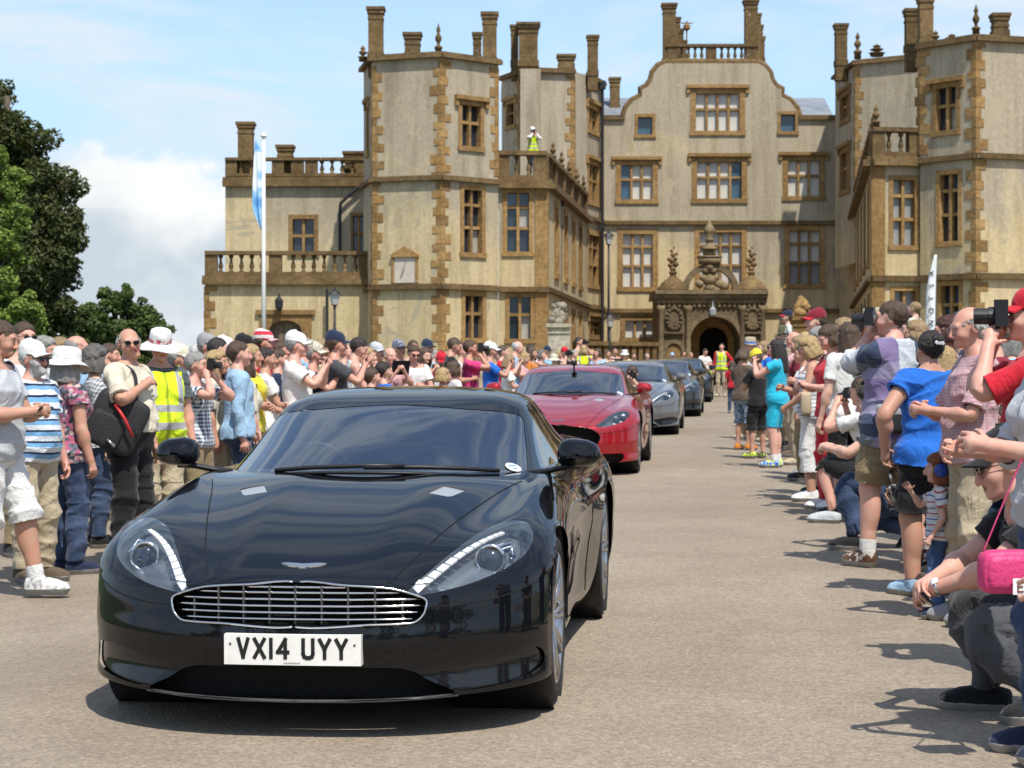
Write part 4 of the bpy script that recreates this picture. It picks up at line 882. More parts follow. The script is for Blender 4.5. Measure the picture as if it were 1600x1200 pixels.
# body control grid: rows run from the front lip over nose, bonnet and deck to the tail; columns from centre line to shoulder
XF = [0, .20, .33, .46, .60, .73, .835, .90, .922]; YF = [-.905, -.898, -.880, -.845, -.780, -.690, -.580, -.465, -.375]
def fas(dy, z0, z1, xin=0, bow=0): return [(x-(xin if i > 5 else xin*i/6), y+dy, z0+(z1-z0)*(i/8)**1.5-bow*math.sin(math.pi*i/8)) for i, (x, y) in enumerate(zip(XF, YF))]
BODY = [fas(.16, .165, .20, .03), fas(.02, .175, .205, .01), fas(.0, .195, .225), fas(.015, .27, .30), fas(.005, .335, .37), fas(-.006, .39, .43), fas(.002, .455, .49), fas(.012, .53, .55), fas(.030, .585, .60),
 [(0, -.845, .622), (.20, -.838, .622), (.33, -.825, .615), (.46, -.790, .600), (.585, -.725, .608), (.70, -.64, .628), (.81, -.545, .640), (.893, -.44, .635), (.925, -.365, .625)],
 [(0, -.60, .708), (.20, -.60, .709), (.31, -.60, .705), (.42, -.60, .694), (.55, -.56, .698), (.68, -.49, .728), (.80, -.42, .718), (.898, -.35, .690), (.932, -.30, .655)],
 [(0, -.30, .789), (.20, -.30, .790), (.31, -.30, .790), (.49, -.30, .768), (.625, -.29, .772), (.745, -.25, .792), (.855, -.22, .768), (.920, -.19, .722), (.937, -.16, .672)],
 [(0, 0, .850), (.20, 0, .851), (.335, 0, .854), (.565, 0, .820), (.68, 0, .818), (.785, .01, .826), (.880, .02, .786), (.930, .03, .735), (.938, .04, .680)],
 [(0, .30, .901), (.20, .30, .902), (.36, .30, .906), (.635, .31, .866), (.725, .32, .866), (.800, .32, .866), (.884, .33, .812), (.922, .33, .750), (.930, .34, .684)],
 [(0, .56, .934), (.20, .57, .936), (.38, .58, .942), (.69, .60, .903), (.755, .60, .905), (.803, .60, .900), (.878, .60, .838), (.912, .60, .762), (.920, .60, .688)],
 [(0, .95, .925), (.20, .95, .925), (.40, .95, .925), (.69, .95, .918), (.755, .95, .918), (.805, .95, .912), (.874, .95, .848), (.902, .95, .770), (.910, .95, .690)],
 [(0, 1.60, .90), (.20, 1.6, .90), (.40, 1.6, .90), (.69, 1.6, .915), (.755, 1.6, .920), (.80, 1.6, .915), (.866, 1.6, .852), (.892, 1.6, .776), (.902, 1.6, .695)],
 [(0, 2.35, .92), (.20, 2.35, .92), (.40, 2.35, .92), (.69, 2.35, .935), (.76, 2.35, .938), (.815, 2.35, .930), (.892, 2.35, .868), (.922, 2.35, .79), (.93, 2.35, .71)],
 [(0, 2.85, .95), (.20, 2.85, .95), (.40, 2.85, .95), (.68, 2.85, .958), (.765, 2.85, .962), (.83, 2.85, .950), (.915, 2.85, .88), (.945, 2.85, .80), (.948, 2.85, .72)],
 [(0, 3.40, .985), (.20, 3.40, .985), (.38, 3.40, .985), (.58, 3.39, .982), (.68, 3.38, .975), (.77, 3.36, .952), (.86, 3.32, .885), (.92, 3.28, .80), (.945, 3.22, .71)],
 [(0, 3.70, .985), (.20, 3.69, .983), (.36, 3.67, .978), (.52, 3.64, .965), (.63, 3.60, .945), (.72, 3.55, .905), (.82, 3.47, .845), (.90, 3.36, .77), (.94, 3.24, .66)],
 [(0, 3.76, .90), (.20, 3.75, .90), (.36, 3.73, .90), (.52, 3.70, .89), (.64, 3.66, .87), (.74, 3.60, .84), (.84, 3.50, .77), (.915, 3.36, .68), (.942, 3.22, .55)],
 [(0, 3.80, .62), (.20, 3.79, .62), (.36, 3.77, .62), (.52, 3.74, .62), (.66, 3.68, .61), (.77, 3.61, .60), (.86, 3.49, .56), (.92, 3.34, .50), (.94, 3.19, .42)],
 [(0, 3.78, .36), (.20, 3.77, .36), (.36, 3.75, .36), (.52, 3.72, .36), (.66, 3.66, .36), (.77, 3.58, .36), (.85, 3.46, .35), (.905, 3.32, .33), (.925, 3.17, .30)],
 [(0, 3.62, .20), (.20, 3.62, .20), (.36, 3.60, .20), (.52, 3.58, .20), (.64, 3.53, .20), (.74, 3.46, .20), (.82, 3.37, .20), (.87, 3.26, .21), (.89, 3.16, .22)]]
SHO = [BODY[k][8] for k in range(9, 20)]     # shoulder line, front wheel to rear wheel
def side_row(p):
    x, y, z = p; waist = .030*math.exp(-((y-1.3)/.75)**2); return [p, (x+.002-waist*.4, y, z-.10), (x-.004-waist, y, z-.20), (x-.012-waist, y, .37), (x-.030, y, .27), (x-.050, y, .20), (x-.10, y, .165)]
SIDE = [side_row(p) for p in SHO]
GREEN = [[(0, .50, .925), (.25, .53, .922), (.45, .62, .912), (.60, .77, .897), (.675, .88, .885), (.705, .93, .877), (.73, .97, .870)],
 [(0, .90, 1.070), (.23, .93, 1.066), (.42, 1.01, 1.050), (.55, 1.12, 1.028), (.617, 1.19, 1.005), (.68, 1.22, .95), (.748, 1.25, .885)],
 [(0, 1.31, 1.203), (.22, 1.335, 1.199), (.40, 1.395, 1.186), (.51, 1.465, 1.165), (.570, 1.51, 1.138), (.66, 1.53, 1.02), (.758, 1.56, .892)],
 [(0, 1.58, 1.255), (.22, 1.59, 1.251), (.40, 1.615, 1.238), (.50, 1.645, 1.212), (.560, 1.67, 1.176), (.664, 1.69, 1.035), (.765, 1.71, .895)],
 [(0, 1.95, 1.280), (.22, 1.95, 1.276), (.39, 1.96, 1.262), (.49, 1.97, 1.236), (.552, 1.98, 1.195), (.658, 2.0, 1.045), (.765, 2.02, .905)],
 [(0, 2.40, 1.262), (.21, 2.40, 1.258), (.37, 2.40, 1.244), (.47, 2.40, 1.217), (.532, 2.40, 1.172), (.64, 2.41, 1.035), (.755, 2.42, .925)],
 [(0, 2.82, 1.190), (.20, 2.82, 1.186), (.35, 2.82, 1.172), (.44, 2.81, 1.146), (.505, 2.80, 1.108), (.61, 2.80, 1.01), (.735, 2.80, .945)],
 [(0, 3.25, 1.062), (.20, 3.25, 1.058), (.34, 3.23, 1.046), (.43, 3.20, 1.028), (.50, 3.17, 1.008), (.60, 3.12, .98), (.71, 3.08, .955)],
 [(0, 3.52, .965), (.20, 3.51, .962), (.35, 3.47, .958), (.45, 3.43, .955), (.54, 3.38, .950), (.63, 3.33, .945), (.70, 3.30, .940)]]
WB, RW, LOWER = 2.745, .345, .035
STYLE = {
 'tourer': dict(grille=[(-.02, .604), (.20, .602), (.33, .594), (.40, .581), (.46, .562), (.486, .549), (.490, .528), (.479, .495), (.455, .472), (.42, .464), (.28, .461), (-.02, .460)],
   lamp=[(.420, .575), (.490, .645), (.565, .708), (.640, .758), (.735, .788), (.805, .780), (.840, .735), (.825, .685), (.765, .643), (.665, .605), (.560, .580), (.465, .566)],
   intake=[(-.02, .300), (.30, .302), (.42, .292), (.50, .250), (.585, .196), (.30, .188), (-.02, .186)],
   corner=[(.50, .300), (.64, .325), (.78, .345), (.875, .335), (.90, .290), (.875, .250), (.78, .222), (.66, .208), (.60, .215), (.54, .255)]),
 'coupe': dict(grille=[(-.02, .600), (.20, .598), (.36, .580), (.46, .535), (.50, .480), (.48, .420), (.42, .375), (.25, .355), (-.02, .35)],
   lamp=[(.45, .600), (.52, .660), (.60, .720), (.69, .755), (.77, .758), (.81, .735), (.805, .690), (.76, .650), (.66, .615), (.54, .590)],
   intake=[(-.02, .300), (.30, .30), (.45, .29), (.62, .29), (.76, .28), (.70, .19), (.30, .188), (-.02, .186)], corner=None)}
def car_parts(style):
    """all surfaces of one car in its own coordinates (front axle at the origin, nose towards -y)"""
    st = STYLE[style]; body = grid_surf(BODY, 300, 130, True, 110, lambda t: np.interp(t, [8.4, 9.5, 14.0, 15, 17, 20], [.012, 1, 1, .25, 1, .5])); side = grid_surf(SIDE, 200, 56); P = {}
    def front(s, lim=.1): return np.where(s.V[:, 1] < lim, 0, 1.0)
    # wheel arches
    def arch(s):
        for yc, r in ((0, .372), (WB, .378)):
            f = np.hypot(s.V[:, 1]-yc, s.V[:, 2]-.345-LOWER)-r; f = np.maximum(f, .60-s.V[:, 0]); _, s = s.split(f)
        return s
    # grille, lamps, intakes on the nose
    xz = lambda s: s.V[:, [0, 2]]
    fr = lambda s, poly: np.maximum(sd_poly(xz(s), smooth_poly(poly) if len(poly) > 4 else poly), s.V[:, 1]+.08)
    P['grille_hole'], body = body.split(fr(body, st['grille'])); P['lamp'], body = body.split(fr(body, st['lamp'])); P['intake'], body = body.split(fr(body, st['intake']))
    if st['corner']: P['corner'], body = body.split(fr(body, st['corner']))
    # hole under the glasshouse
    gx = np.interp(body.V[:, 1], [.5, .62, .77, .97, 1.25, 1.7, 2.4, 2.8, 3.1, 3.3], [0, .45, .60, .69, .72, .74, .73, .705, .67, .5], left=-1, right=-1)
    _, body = body.split(np.maximum(body.V[:, 0]-gx+.02, np.maximum(.52-body.V[:, 1], body.V[:, 1]-3.28)))
    # seams: thin dark lines laid on the surface
    def seam(sf, path, ax, up, r=.0028):
        Q = cat_rom(np.array(path, float), np.linspace(0, len(path)-1, 12*len(path))); out = []; o = 3-sum(ax)
        for q in Q:
            d = (sf.V[:, ax[0]]-q[0])**2+(sf.V[:, ax[1]]-q[1])**2+(up(sf))*9; k = np.argsort(d)[:7]; A = np.c_[np.ones(7), sf.V[k][:, ax]]; v = np.linalg.lstsq(A, sf.V[k][:, o], rcond=None)[0]@np.array([1, *q]); p = np.zeros(3); p[ax[0]], p[ax[1]], p[o] = q[0], q[1], v; out.append(p+sf.N[k].mean(0)*.0006)
        return out
    P['seamlines'] = [seam(body, [(.345, -.828), (.42, -.60), (.495, -.30), (.565, 0), (.635, .31), (.70, .56)], [0, 1], lambda s: s.V[:, 2] < .55), seam(body, [(.495, .520), (.62, .525), (.76, .545), (.88, .585)], [0, 2], lambda s: s.V[:, 1] > -.3), seam(side, [(.62, .66), (.66, .50), (.70, .27)], [1, 2], lambda s: s.V[:, 1] > 1), seam(side, [(1.98, .68), (1.95, .5), (1.86, .27)], [1, 2], lambda s: s.V[:, 1] < 1)]
    body = arch(body); side = arch(side)
    # bonnet vents
    vent = [(.345, .13), (.445, .11), (.495, .25), (.395, .28)]
    P['vent'], body = body.split(np.maximum(sd_poly(body.V[:, :2], vent), .6-body.V[:, 2]))
    sv = [(.50, .60), (.56, .62), (.90, .585), (1.02, .545), (.60, .545), (.52, .565)]
    P['strake'], side = side.split(np.maximum(sd_poly(side.V[:, [1, 2]], sv), .8-side.V[:, 0]))
    tl = [(.60, .88), (.80, .80), (.84, .74), (.76, .73), (.66, .78), (.58, .82)]
    P['tail'], body = body.split(np.maximum(sd_poly(xz(body), smooth_poly(tl)), 3.3-body.V[:, 1]))
    P['body'] = body; P['side'] = side
    gr = grid_surf([[(x*(1+.18*(1-.85*(x/r[6][0])**2)), y, z) for x, y, z in r] for r in GREEN], 170, 90, True, 45); A = gr.A
    ws = smooth_poly([(.06, -.6), (.06, 1.5), (.10, 2.9), (.28, 3.72), (.8, 3.82), (1.5, 3.78), (1.86, 3.66), (1.97, 3.1), (1.93, 1.5), (1.93, -.6)], 5)
    P['windscreen'], gr = gr.split(sd_poly(gr.A, ws))
    sg = smooth_poly([(.55, 5.55), (1.0, 4.75), (1.6, 4.42), (2.4, 4.32), (3.6, 4.28), (4.8, 4.30), (5.6, 4.5), (6.2, 5.0), (6.15, 5.45), (5.4, 5.72), (4, 5.80), (2.5, 5.80), (1.2, 5.85)], 5)
    P['sideglass'], gr = gr.split(sd_poly(gr.A, sg))
    rw = smooth_poly([(5.9, -.6), (5.9, 1.5), (6.0, 2.6), (6.3, 3.1), (7.2, 3.2), (7.6, 2.8), (7.75, 1.5), (7.75, -.6)], 5)
    P['rearglass'], gr = gr.split(sd_poly(gr.A, rw)); P['roof'] = gr; return P
GLYPH = {'V': [[(0, 1), (.5, 0), (1, 1)]], 'X': [[(0, 1), (1, 0)], [(0, 0), (1, 1)]], '1': [[(.5, 0), (.5, 1)]], '4': [[(.78, 0), (.78, 1), (.0, .30), (1.05, .30)]], 'U': [[(0, 1), (0, .22), (.12, .06), (.35, 0), (.65, 0), (.88, .06), (1, .22), (1, 1)]], 'Y': [[(0, 1), (.5, .48), (1, 1)], [(.5, .5), (.5, 0)]]}
def stroke_text(text, h, w, sw, gap, y, space):
    tot = sum((space if c == ' ' else (sw if c == '1' else w)+gap) for c in text)-gap; x = -tot/2; out = []
    for c in text:
        if c == ' ': x += space; continue
        cw = sw if c == '1' else w; iw = cw-sw; mb = MB(); out.append(mb)
        for ln in GLYPH[c]:
            q = [(x+sw/2+iw*(p[0] if c != '1' else .5), -h/2+sw/2+(h-sw)*p[1]) for p in ln]
            for a, b in zip(q[:-1], q[1:]):
                d = Vector((b[0]-a[0], b[1]-a[1])); d = d.normalized()*sw/2; n = Vector((-d.y, d.x)); e = d*.92
                pts = [(a[0]-e.x-n.x, a[1]-e.y-n.y), (b[0]+e.x-n.x, b[1]+e.y-n.y), (b[0]+e.x+n.x, b[1]+e.y+n.y), (a[0]-e.x+n.x, a[1]-e.y+n.y)]
                mb.hexa([(p[0], y, p[1]) for p in pts]+[(p[0], y+.003, p[1]) for p in pts])
        x += cw+gap
    return out
def wheel_mesh():
    T = []; hw = .125; prof = [(.262, -hw+.012), (.285, -hw), (.318, -hw+.004), (.336, -hw+.022), (.344, -hw+.045), (.345, 0), (.344, hw-.045), (.336, hw-.022), (.318, hw-.004), (.285, hw), (.262, hw-.012)]
    M = Matrix.Rotation(R(90), 3, 'Y'); mb = MB(); mb.lathe((0, 0, 0), prof, 56, M=M, close=False)
    for a in (-.05, -.017, .017, .05): pass
    ty = mb.mesh('tyre', RUBBER, True)
    mb = MB(); mb.lathe((0, 0, 0), [(.262, -.10), (.268, hw-.008), (.258, hw-.003), (.248, hw-.012), (.24, .03), (.235, -.09)], 48, M=M, close=False)
    mb.lathe((0, 0, 0), [(.001, hw-.022), (.05, hw-.022), (.062, hw-.032), (.062, .05)], 24, M=M, close=False)
    for k in range(10):
        a0 = k*2*math.pi/10
        for da in (-.085, .085):
            a = a0+da; b = a0+da*.55; mb.tube([(hw-.032, math.cos(b)*.055, math.sin(b)*.055), (hw-.020, math.cos(a)*.15, math.sin(a)*.15), (hw-.012, math.cos(a)*.252, math.sin(a)*.252)], [.011, .010, .012], 6)
    ri = mb.mesh('rim', ALLOY, True); mb = MB(); mb.lathe((0, 0, 0), [(.001, .03), (.17, .03), (.17, .05), (.001, .05)], 28, M=M, close=False); di = mb.mesh('brake_disc', DISC, True); return ty, ri, di
WHEEL = wheel_mesh()
CARCACHE = {}
def car_meshes(style):
    if style in CARCACHE: return CARCACHE[style]
    P = car_parts(style); M = {}; st = STYLE[style]
    def merged(list_): # several Surfs -> one
        V = np.vstack([s.V for s in list_]); N = np.vstack([s.N for s in list_]); o = 0; F = []
        for s in list_: F.append(s.F+o); o += len(s.V)
        return Surf(V, np.vstack(F), N, np.zeros((len(V), 2)))
    M['P'] = P; M['body'] = merged([P['body'], P['side']]); return CARCACHE.setdefault(style, M)
MESHC = {}
def cmesh(key, fn):
    if key not in MESHC: MESHC[key] = fn()
    return MESHC[key]
def curve_at(z, x, d=0):
    """front face y of the nose at lateral x and height z"""
    zz = np.interp(z, [.175, .195, .27, .335, .39, .455, .53, .60], [.02, 0, .015, .005, -.006, .002, .012, .03]); return float(np.interp(abs(x), XF, YF))+float(zz)+d
def make_car(style, pmat, loc, yaw, label, plate=None, badge=True, group=None, pitch=0.0, mirror_mat=None, darklower=False, mirrors_tint=None, seats=True, slats=True):
    M = car_meshes(style); P = M['P']; st = STYLE[style]; root = empty('sports_car', Vector(loc)-Vector((0, 0, LOWER))); root.scale = (.98, 1, 1); root.rotation_euler = (pitch, 0, yaw); tag(root, label, 'car', group)
    me = cmesh((style, 'body', pmat.name), lambda: M['body'].mesh('bodywork', pmat)); bo = link('bodywork', me, root)
    for k, ln in enumerate(P['seamlines']):
        for sx in (1, -1):
            def gap(): mb = MB(); mb.tube([(p[0]*sx, p[1], p[2]) for p in ln], .0026, 5); return mb.mesh('panel_gap', SEAM)
            link('panel_gap', cmesh((style, 'seam', k, sx), gap), bo)
    link('roof', cmesh((style, 'roof', pmat.name), lambda: P['roof'].mesh('roof', pmat)), root)
    link('windscreen', cmesh((style, 'ws'), lambda: P['windscreen'].mesh('windscreen', SCREEN, off=-.002)), root)
    link('rear_window', cmesh((style, 'rw'), lambda: P['rearglass'].mesh('rear_window', SIDEG)), root)
    for sx in (1, -1):
        link('side_window', cmesh((style, 'sg', sx), lambda: P['sideglass'].one_side('side_window', SIDEG, sx, -.003)), root)
        hl = link('headlight', cmesh((style, 'hl', sx), lambda: housing(P['lamp'], sx)), root)
        link('lens', cmesh((style, 'ln', sx), lambda: P['lamp'].one_side('lens', LENS, sx, .001)), hl)
        lamp_inner(hl, P['lamp'], sx, style)
        link('bonnet_vent', cmesh((style, 'vt', sx), lambda: P['vent'].one_side('bonnet_vent', VENTM, sx, -.004)), root)
        link('side_strake', cmesh((style, 'sk', sx), lambda: P['strake'].one_side('side_strake', GLOSSBK, sx, -.012)), root)
        link('tail_light', cmesh((style, 'tl', sx), lambda: P['tail'].one_side('tail_light', TAIL, sx, .001)), root)
        if st['corner']: link('corner_scoop', cmesh((style, 'cs', sx), lambda: P['corner'].one_side('corner_scoop', GLOSSBK, sx, -.012)), root)
        # door mirror
        def mir():
            mb = MB(); V = []; n = 14
            for t, (dx, rx, rz, yy) in enumerate(((0, .012, .02, .05), (.0, .082, .056, .045), (.004, .096, .072, .0), (.004, .098, .078, -.05), (.0, .092, .070, -.09), (-.004, .066, .048, -.12), (-.004, .02, .012, -.135))):
                for k in range(n):
                    a = 2*math.pi*k/n; sx_ = np.sign(math.cos(a))*abs(math.cos(a))**.62; sz_ = np.sign(math.sin(a))*abs(math.sin(a))**.62; V.append((.930+dx+rx*sx_, .86+yy, .995+(rz*(1-.25*max(0, sx_)))*sz_*(1 if sz_ > 0 else .72)))
            F = [(t*n+k, t*n+(k+1) % n, (t+1)*n+(k+1) % n, (t+1)*n+k) for t in range(6) for k in range(n)]; F.append(tuple(range(n))); F.append(tuple(reversed(range(6*n, 7*n))))
            mb.raw([(sx*v[0], v[1], v[2]) for v in V], F if sx < 0 else [tuple(reversed(f)) for f in F]); me = mb.mesh('door_mirror', mirror_mat or pmat, True); me.update(); return me
        mo = link('door_mirror', cmesh((style, 'mir', sx, (mirror_mat or pmat).name), mir), root)
        def arm(): mb = MB(); mb.tube([(sx*.70, .92, .905), (sx*.78, .89, .920), (sx*.86, .86, .938), (sx*.94, .84, .948)], [.028, .022, .022, .03], 8, flat=.6); return mb.mesh('mirror_arm', BLKP, True)
        link('mirror_arm', cmesh((style, 'arm', sx), arm), mo)
        for wy in (0, WB):
            w = empty('wheel', (sx*(.79 if wy == 0 else .80), wy, RW+LOWER)); w.parent = root
            if sx < 0: w.rotation_euler = (0, 0, math.pi)
            for mm in WHEEL: link(mm.name.split('.')[0], mm, w)
            mb = MB()
            def liner(): mb = MB(); mb.lathe((0, 0, 0), [(.382, .12), (.382, -.28), (.02, -.28)], 28, M=Matrix.Rotation(R(90), 3, 'Y'), close=False); return mb.mesh('arch_liner', BLKP)
            link('arch_liner', cmesh('liner', liner), w)
    # grille: dark box, chrome surround, slats, uprights
    def gback():
        mb = MB(); xs = np.linspace(-.50, .50, 15); z0, z1 = min(p[1] for p in st['grille'])-.01, max(p[1] for p in st['grille'])+.0
        for a, b in zip(xs[:-1], xs[1:]): mb.poly([(a, curve_at(.5, a, .10), z0), (b, curve_at(.5, b, .10), z0), (b, curve_at(.5, b, .10), z1), (a, curve_at(.5, a, .10), z1)])
        for zz in (z0, z1):
            for a, b in zip(xs[:-1], xs[1:]): mb.poly([(a, curve_at(zz, a, .02), zz), (b, curve_at(zz, b, .02), zz), (b, curve_at(.5, b, .10), zz), (a, curve_at(.5, a, .10), zz)])
        return mb.mesh('grille', MESHBK)
    gr = link('grille', cmesh((style, 'gb'), gback), root)
    def gsur():
        s = P['grille_hole']; lp = max(s.boundary(), key=len); pts = [s.V[i] for i in lp if s.V[i][0] > .002]
        i0 = next(k for k in range(len(pts)) if np.linalg.norm(pts[k]-pts[k-1]) > .1); pts = pts[i0:]+pts[:i0]; pts = pts[::2]
        mb = MB()
        for sx in (1, -1): mb.tube([(p[0]*sx, p[1]-.001, p[2]) for p in pts], .0042, 6)
        return mb.mesh('grille_surround', CHROME if style == 'tourer' else GLOSSBK, True)
    link('grille_surround', cmesh((style, 'gs'), gsur), gr)
    if style == 'tourer' and slats:
        poly = smooth_poly(st['grille'])
        for z in (.478, .502, .526, .550, .574, .594):
            xx = np.linspace(0, .5, 101); ok = sd_poly(np.stack([xx, np.full(101, z)], 1), poly) < -.008; xm = xx[ok].max()
            def slat(): mb = MB(); mb.tube([(x, curve_at(z, x, .018), z-.0) for x in np.linspace(-xm, xm, 25)], .0058, 6, flat=.8); return mb.mesh('slat', CHROME, True)
            link('slat', cmesh((style, 'slat', z), slat), gr)
        for x in (-.40, -.30, -.20, -.10, 0, .10, .20, .30, .40):
            def up():
                zt = .60 if abs(x) < .34 else .55; mb = MB(); mb.box((x, curve_at(.52, x, .03), (.46+zt)/2), (.006, .03, zt-.46)); return mb.mesh('upright', UPR)
            link('upright', cmesh((style, 'up', x), up), gr)
    def intk():
        mb = MB(); xs = np.linspace(-.72, .72, 21)
        for a, b in zip(xs[:-1], xs[1:]): mb.poly([(a, curve_at(.25, a, .09), .18), (b, curve_at(.25, b, .09), .18), (b, curve_at(.25, b, .05), .31), (a, curve_at(.25, a, .05), .31)])
        return mb.mesh('lower_intake', MESHBK)
    link('lower_intake', cmesh((style, 'in'), intk), root)
    def lip():
        mb = MB(); mb.tube([(x*s_, y+.012, .178+.03*(abs(x)/.92)**2) for s_, lst in ((-1, list(zip(XF, YF))[::-1]), (1, list(zip(XF, YF))[1:])) for x, y in lst if x < .62], .011, 8, flat=.6); return mb.mesh('front_lip', LIPM, True)
    link('front_lip', cmesh((style, 'lip'), lip), root)
    def under(): mb = MB(); mb.box((0, 1.4, .21), (1.3, 3.6, .06)); return mb.mesh('underbody', BLKP)
    link('underbody', cmesh('under', under), root)
    # wipers, cowl
    def cowl(): mb = MB(); mb.tube([(x, .475+.48*(abs(x)/.7)**2.2, .935-.05*(abs(x)/.7)**2) for x in np.linspace(-.68, .68, 21)], .022, 8, flat=.35); return mb.mesh('cowl_panel', BLKP, True)
    link('cowl_panel', cmesh('cowl', cowl), root)
    for k, pts in enumerate(([(-.42, .60, .935), (-.25, .53, .952), (.0, .52, .962), (.18, .53, .962)], [(.0, .505, .955), (.25, .55, .955), (.45, .63, .945), (.58, .73, .93)])):
        def wip(): mb = MB(); mb.tube(pts, .010, 6); return mb.mesh('wiper', BLKP, True)
        link('wiper', cmesh(('wip', k), wip), root)
    # cabin
    def dash(): mb = MB(); mb.tube([(x, .98+.08*abs(x), .83) for x in np.linspace(-.66, .66, 11)], .13, 10, flat=.65); mb.box((0, 1.5, .45), (1.3, 1.9, .05)); mb.box((0, 1.5, .58), (.22, 1.3, .26)); mb.box((0, 2.55, .80), (1.25, .08, .35)); return mb.mesh('dashboard', DASH, True)
    link('dashboard', cmesh('dash', dash), root)
    def stw(): mb = MB(); th = np.linspace(0, 2*math.pi, 29); mb.tube([(-.36+.17*math.cos(t), 1.22-.05*math.sin(t), .86+.165*math.sin(t)) for t in th], .015, 8); mb.tube([(-.50, 1.22, .86), (-.36, 1.2, .85), (-.22, 1.22, .86)], .02, 6); mb.tube([(-.36, 1.2, .85), (-.36, 1.05, .82)], .03, 6); return mb.mesh('steering_wheel', BLKP, True)
    link('steering_wheel', cmesh('stw', stw), root)
    for sx in (1, -1):
        def seat():
            mb = MB(); n = 12; V = []; secs = [(1.50, .50, .24, .10), (1.85, .52, .25, .10), (1.95, .62, .25, .09), (2.02, .80, .25, .075), (2.10, .98, .22, .06), (2.13, 1.04, .12, .045), (2.15, 1.10, .13, .045), (2.17, 1.155, .10, .03)]
            for (y, z, w, th) in secs:
                for k in range(n):
                    a = 2*math.pi*k/n; V.append((sx*.37+w*np.sign(math.cos(a))*abs(math.cos(a))**.6, y+th*math.sin(a)*(.9), z+th*math.sin(a)*(-.3)))
            F = [(t*n+k, t*n+(k+1) % n, (t+1)*n+(k+1) % n, (t+1)*n+k) for t in range(len(secs)-1) for k in range(n)]; F.append(tuple(range(7*n, 8*n))); mb.raw(V, F); return mb.mesh('seat', LEATH, True)
        link('seat', cmesh(('seat', sx), seat), root)
    def rvm(): mb = MB(); mb.box((0, 1.30, 1.125), (.23, .03, .065)); mb.tube([(0, 1.3, 1.15), (0, 1.34, 1.195)], .012, 6); return mb.mesh('rear_view_mirror', BLKP)
    link('rear_view_mirror', cmesh('rvm', rvm), root)
    # oval permit on the screen
    s = P['windscreen']; tgt = np.array([.565, .83, .93]); i = np.argmin(np.abs(s.A[:, 0]-.30)+np.abs(s.A[:, 1]-2.95)); q, nrm = s.V[i]-s.N[i]*0+s.N[i]*.004, Vector(s.N[i])
    def perm():
        mb = MB(); m = nrm.to_track_quat('Z', 'Y').to_matrix(); pts = [Vector(q)+m@Vector((.048*math.cos(t), .034*math.sin(t), 0)) for t in np.linspace(0, 2*math.pi, 25)[:-1]]
        n_ = len(pts); mb.raw(pts+[p-nrm*.002 for p in pts], [tuple(range(n_)), tuple(reversed(range(n_, 2*n_)))]+[(k, n_+k, n_+(k+1) % n_, (k+1) % n_) for k in range(n_)]); mb.cur = 1; mb.raw([Vector(q)+nrm*.001+m@Vector(p) for p in ((-.03, .006, 0), (.03, .006, 0), (.03, .016, 0), (-.03, .016, 0))], [(0, 1, 2, 3)]); mb.raw([Vector(q)+nrm*.001+m@Vector(p) for p in ((-.012, -.018, 0), (.012, -.018, 0), (.012, -.008, 0), (-.012, -.008, 0))], [(0, 1, 2, 3)]); return mb.mesh('permit_sticker', [STICK, STICKB])
    link('permit_sticker', cmesh((style, 'perm'), perm), root)
    # winged badge
    def bdg():
        mb = MB(); s = M['body']; pts = []
        def top(x, y):
            k = np.argmin((s.V[:, 0]-abs(x))**2+(s.V[:, 1]-y)**2+10*(s.V[:, 2] < .5)); return s.V[k][2]
        y0 = -.74; z0 = top(0, y0)+.004; sl = (top(0, y0+.05)-top(0, y0-.05))/.1
        f = lambda x, v: (x, y0+v, z0+sl*v-.05*x*x+.002)
        wing = [(0, .012), (.02, .015), (.06, .020), (.088, .018), (.078, .008), (.055, -.004), (.025, -.010), (.012, -.018), (0, -.016)]
        for sx in (1, -1):
            V = [f(sx*x, v) for x, v in wing]; n = len(V); V2 = [(a, b, c-.008) for a, b, c in V]; mb.raw(V+V2, [tuple(range(n)) if sx < 0 else tuple(reversed(range(n)))]+[(k, (k+1) % n, n+(k+1) % n, n+k) for k in range(n)])
        return mb.mesh('winged_badge', CHROME)
    link('winged_badge', cmesh((style, 'bdg'), bdg), root)
    if plate:
        pz = .372; po = MB(); xs = np.linspace(-.26, .26, 9); yf = lambda x: curve_at(pz, 0)-.030+.10*x*x
        for a, b in zip(xs[:-1], xs[1:]): po.hexa([(a, yf(a), pz-.0555), (b, yf(b), pz-.0555), (b, yf(b)+.05, pz-.0555), (a, yf(a)+.05, pz-.0555), (a, yf(a), pz+.0555), (b, yf(b), pz+.0555), (b, yf(b)+.05, pz+.0555), (a, yf(a)+.05, pz+.0555)])
        pl = po.build('number_plate', PLATEW, root)
        for mb in stroke_text(plate, .079, .050, .0135, .0125, 0, .034): mb.v = [(x, yf(x)-.0022+y, pz+.006+z) for x, y, z in mb.v]; mb.build('plate_letter', PLATEB, pl)
        mb = MB()
        for k in range(9): x = -.028+k*.007; mb.box((x, yf(x)-.001, pz-.047), (.0035, .002, .003))
        mb.build('plate_small_print', PLATEB, pl)['kind'] = 'stuff'
        mb = MB()
        for sx in (1, -1):
            for zz in (.02, -.0): mb.lathe((sx*.236, yf(.236)-.0015, pz+.02+zz*.0), [(.001, 0), (.005, 0)], 8, M=Matrix.Rotation(R(90), 3, 'X'))
        mb.build('plate_screws', ALLOY, pl)['kind'] = 'stuff'
    return root
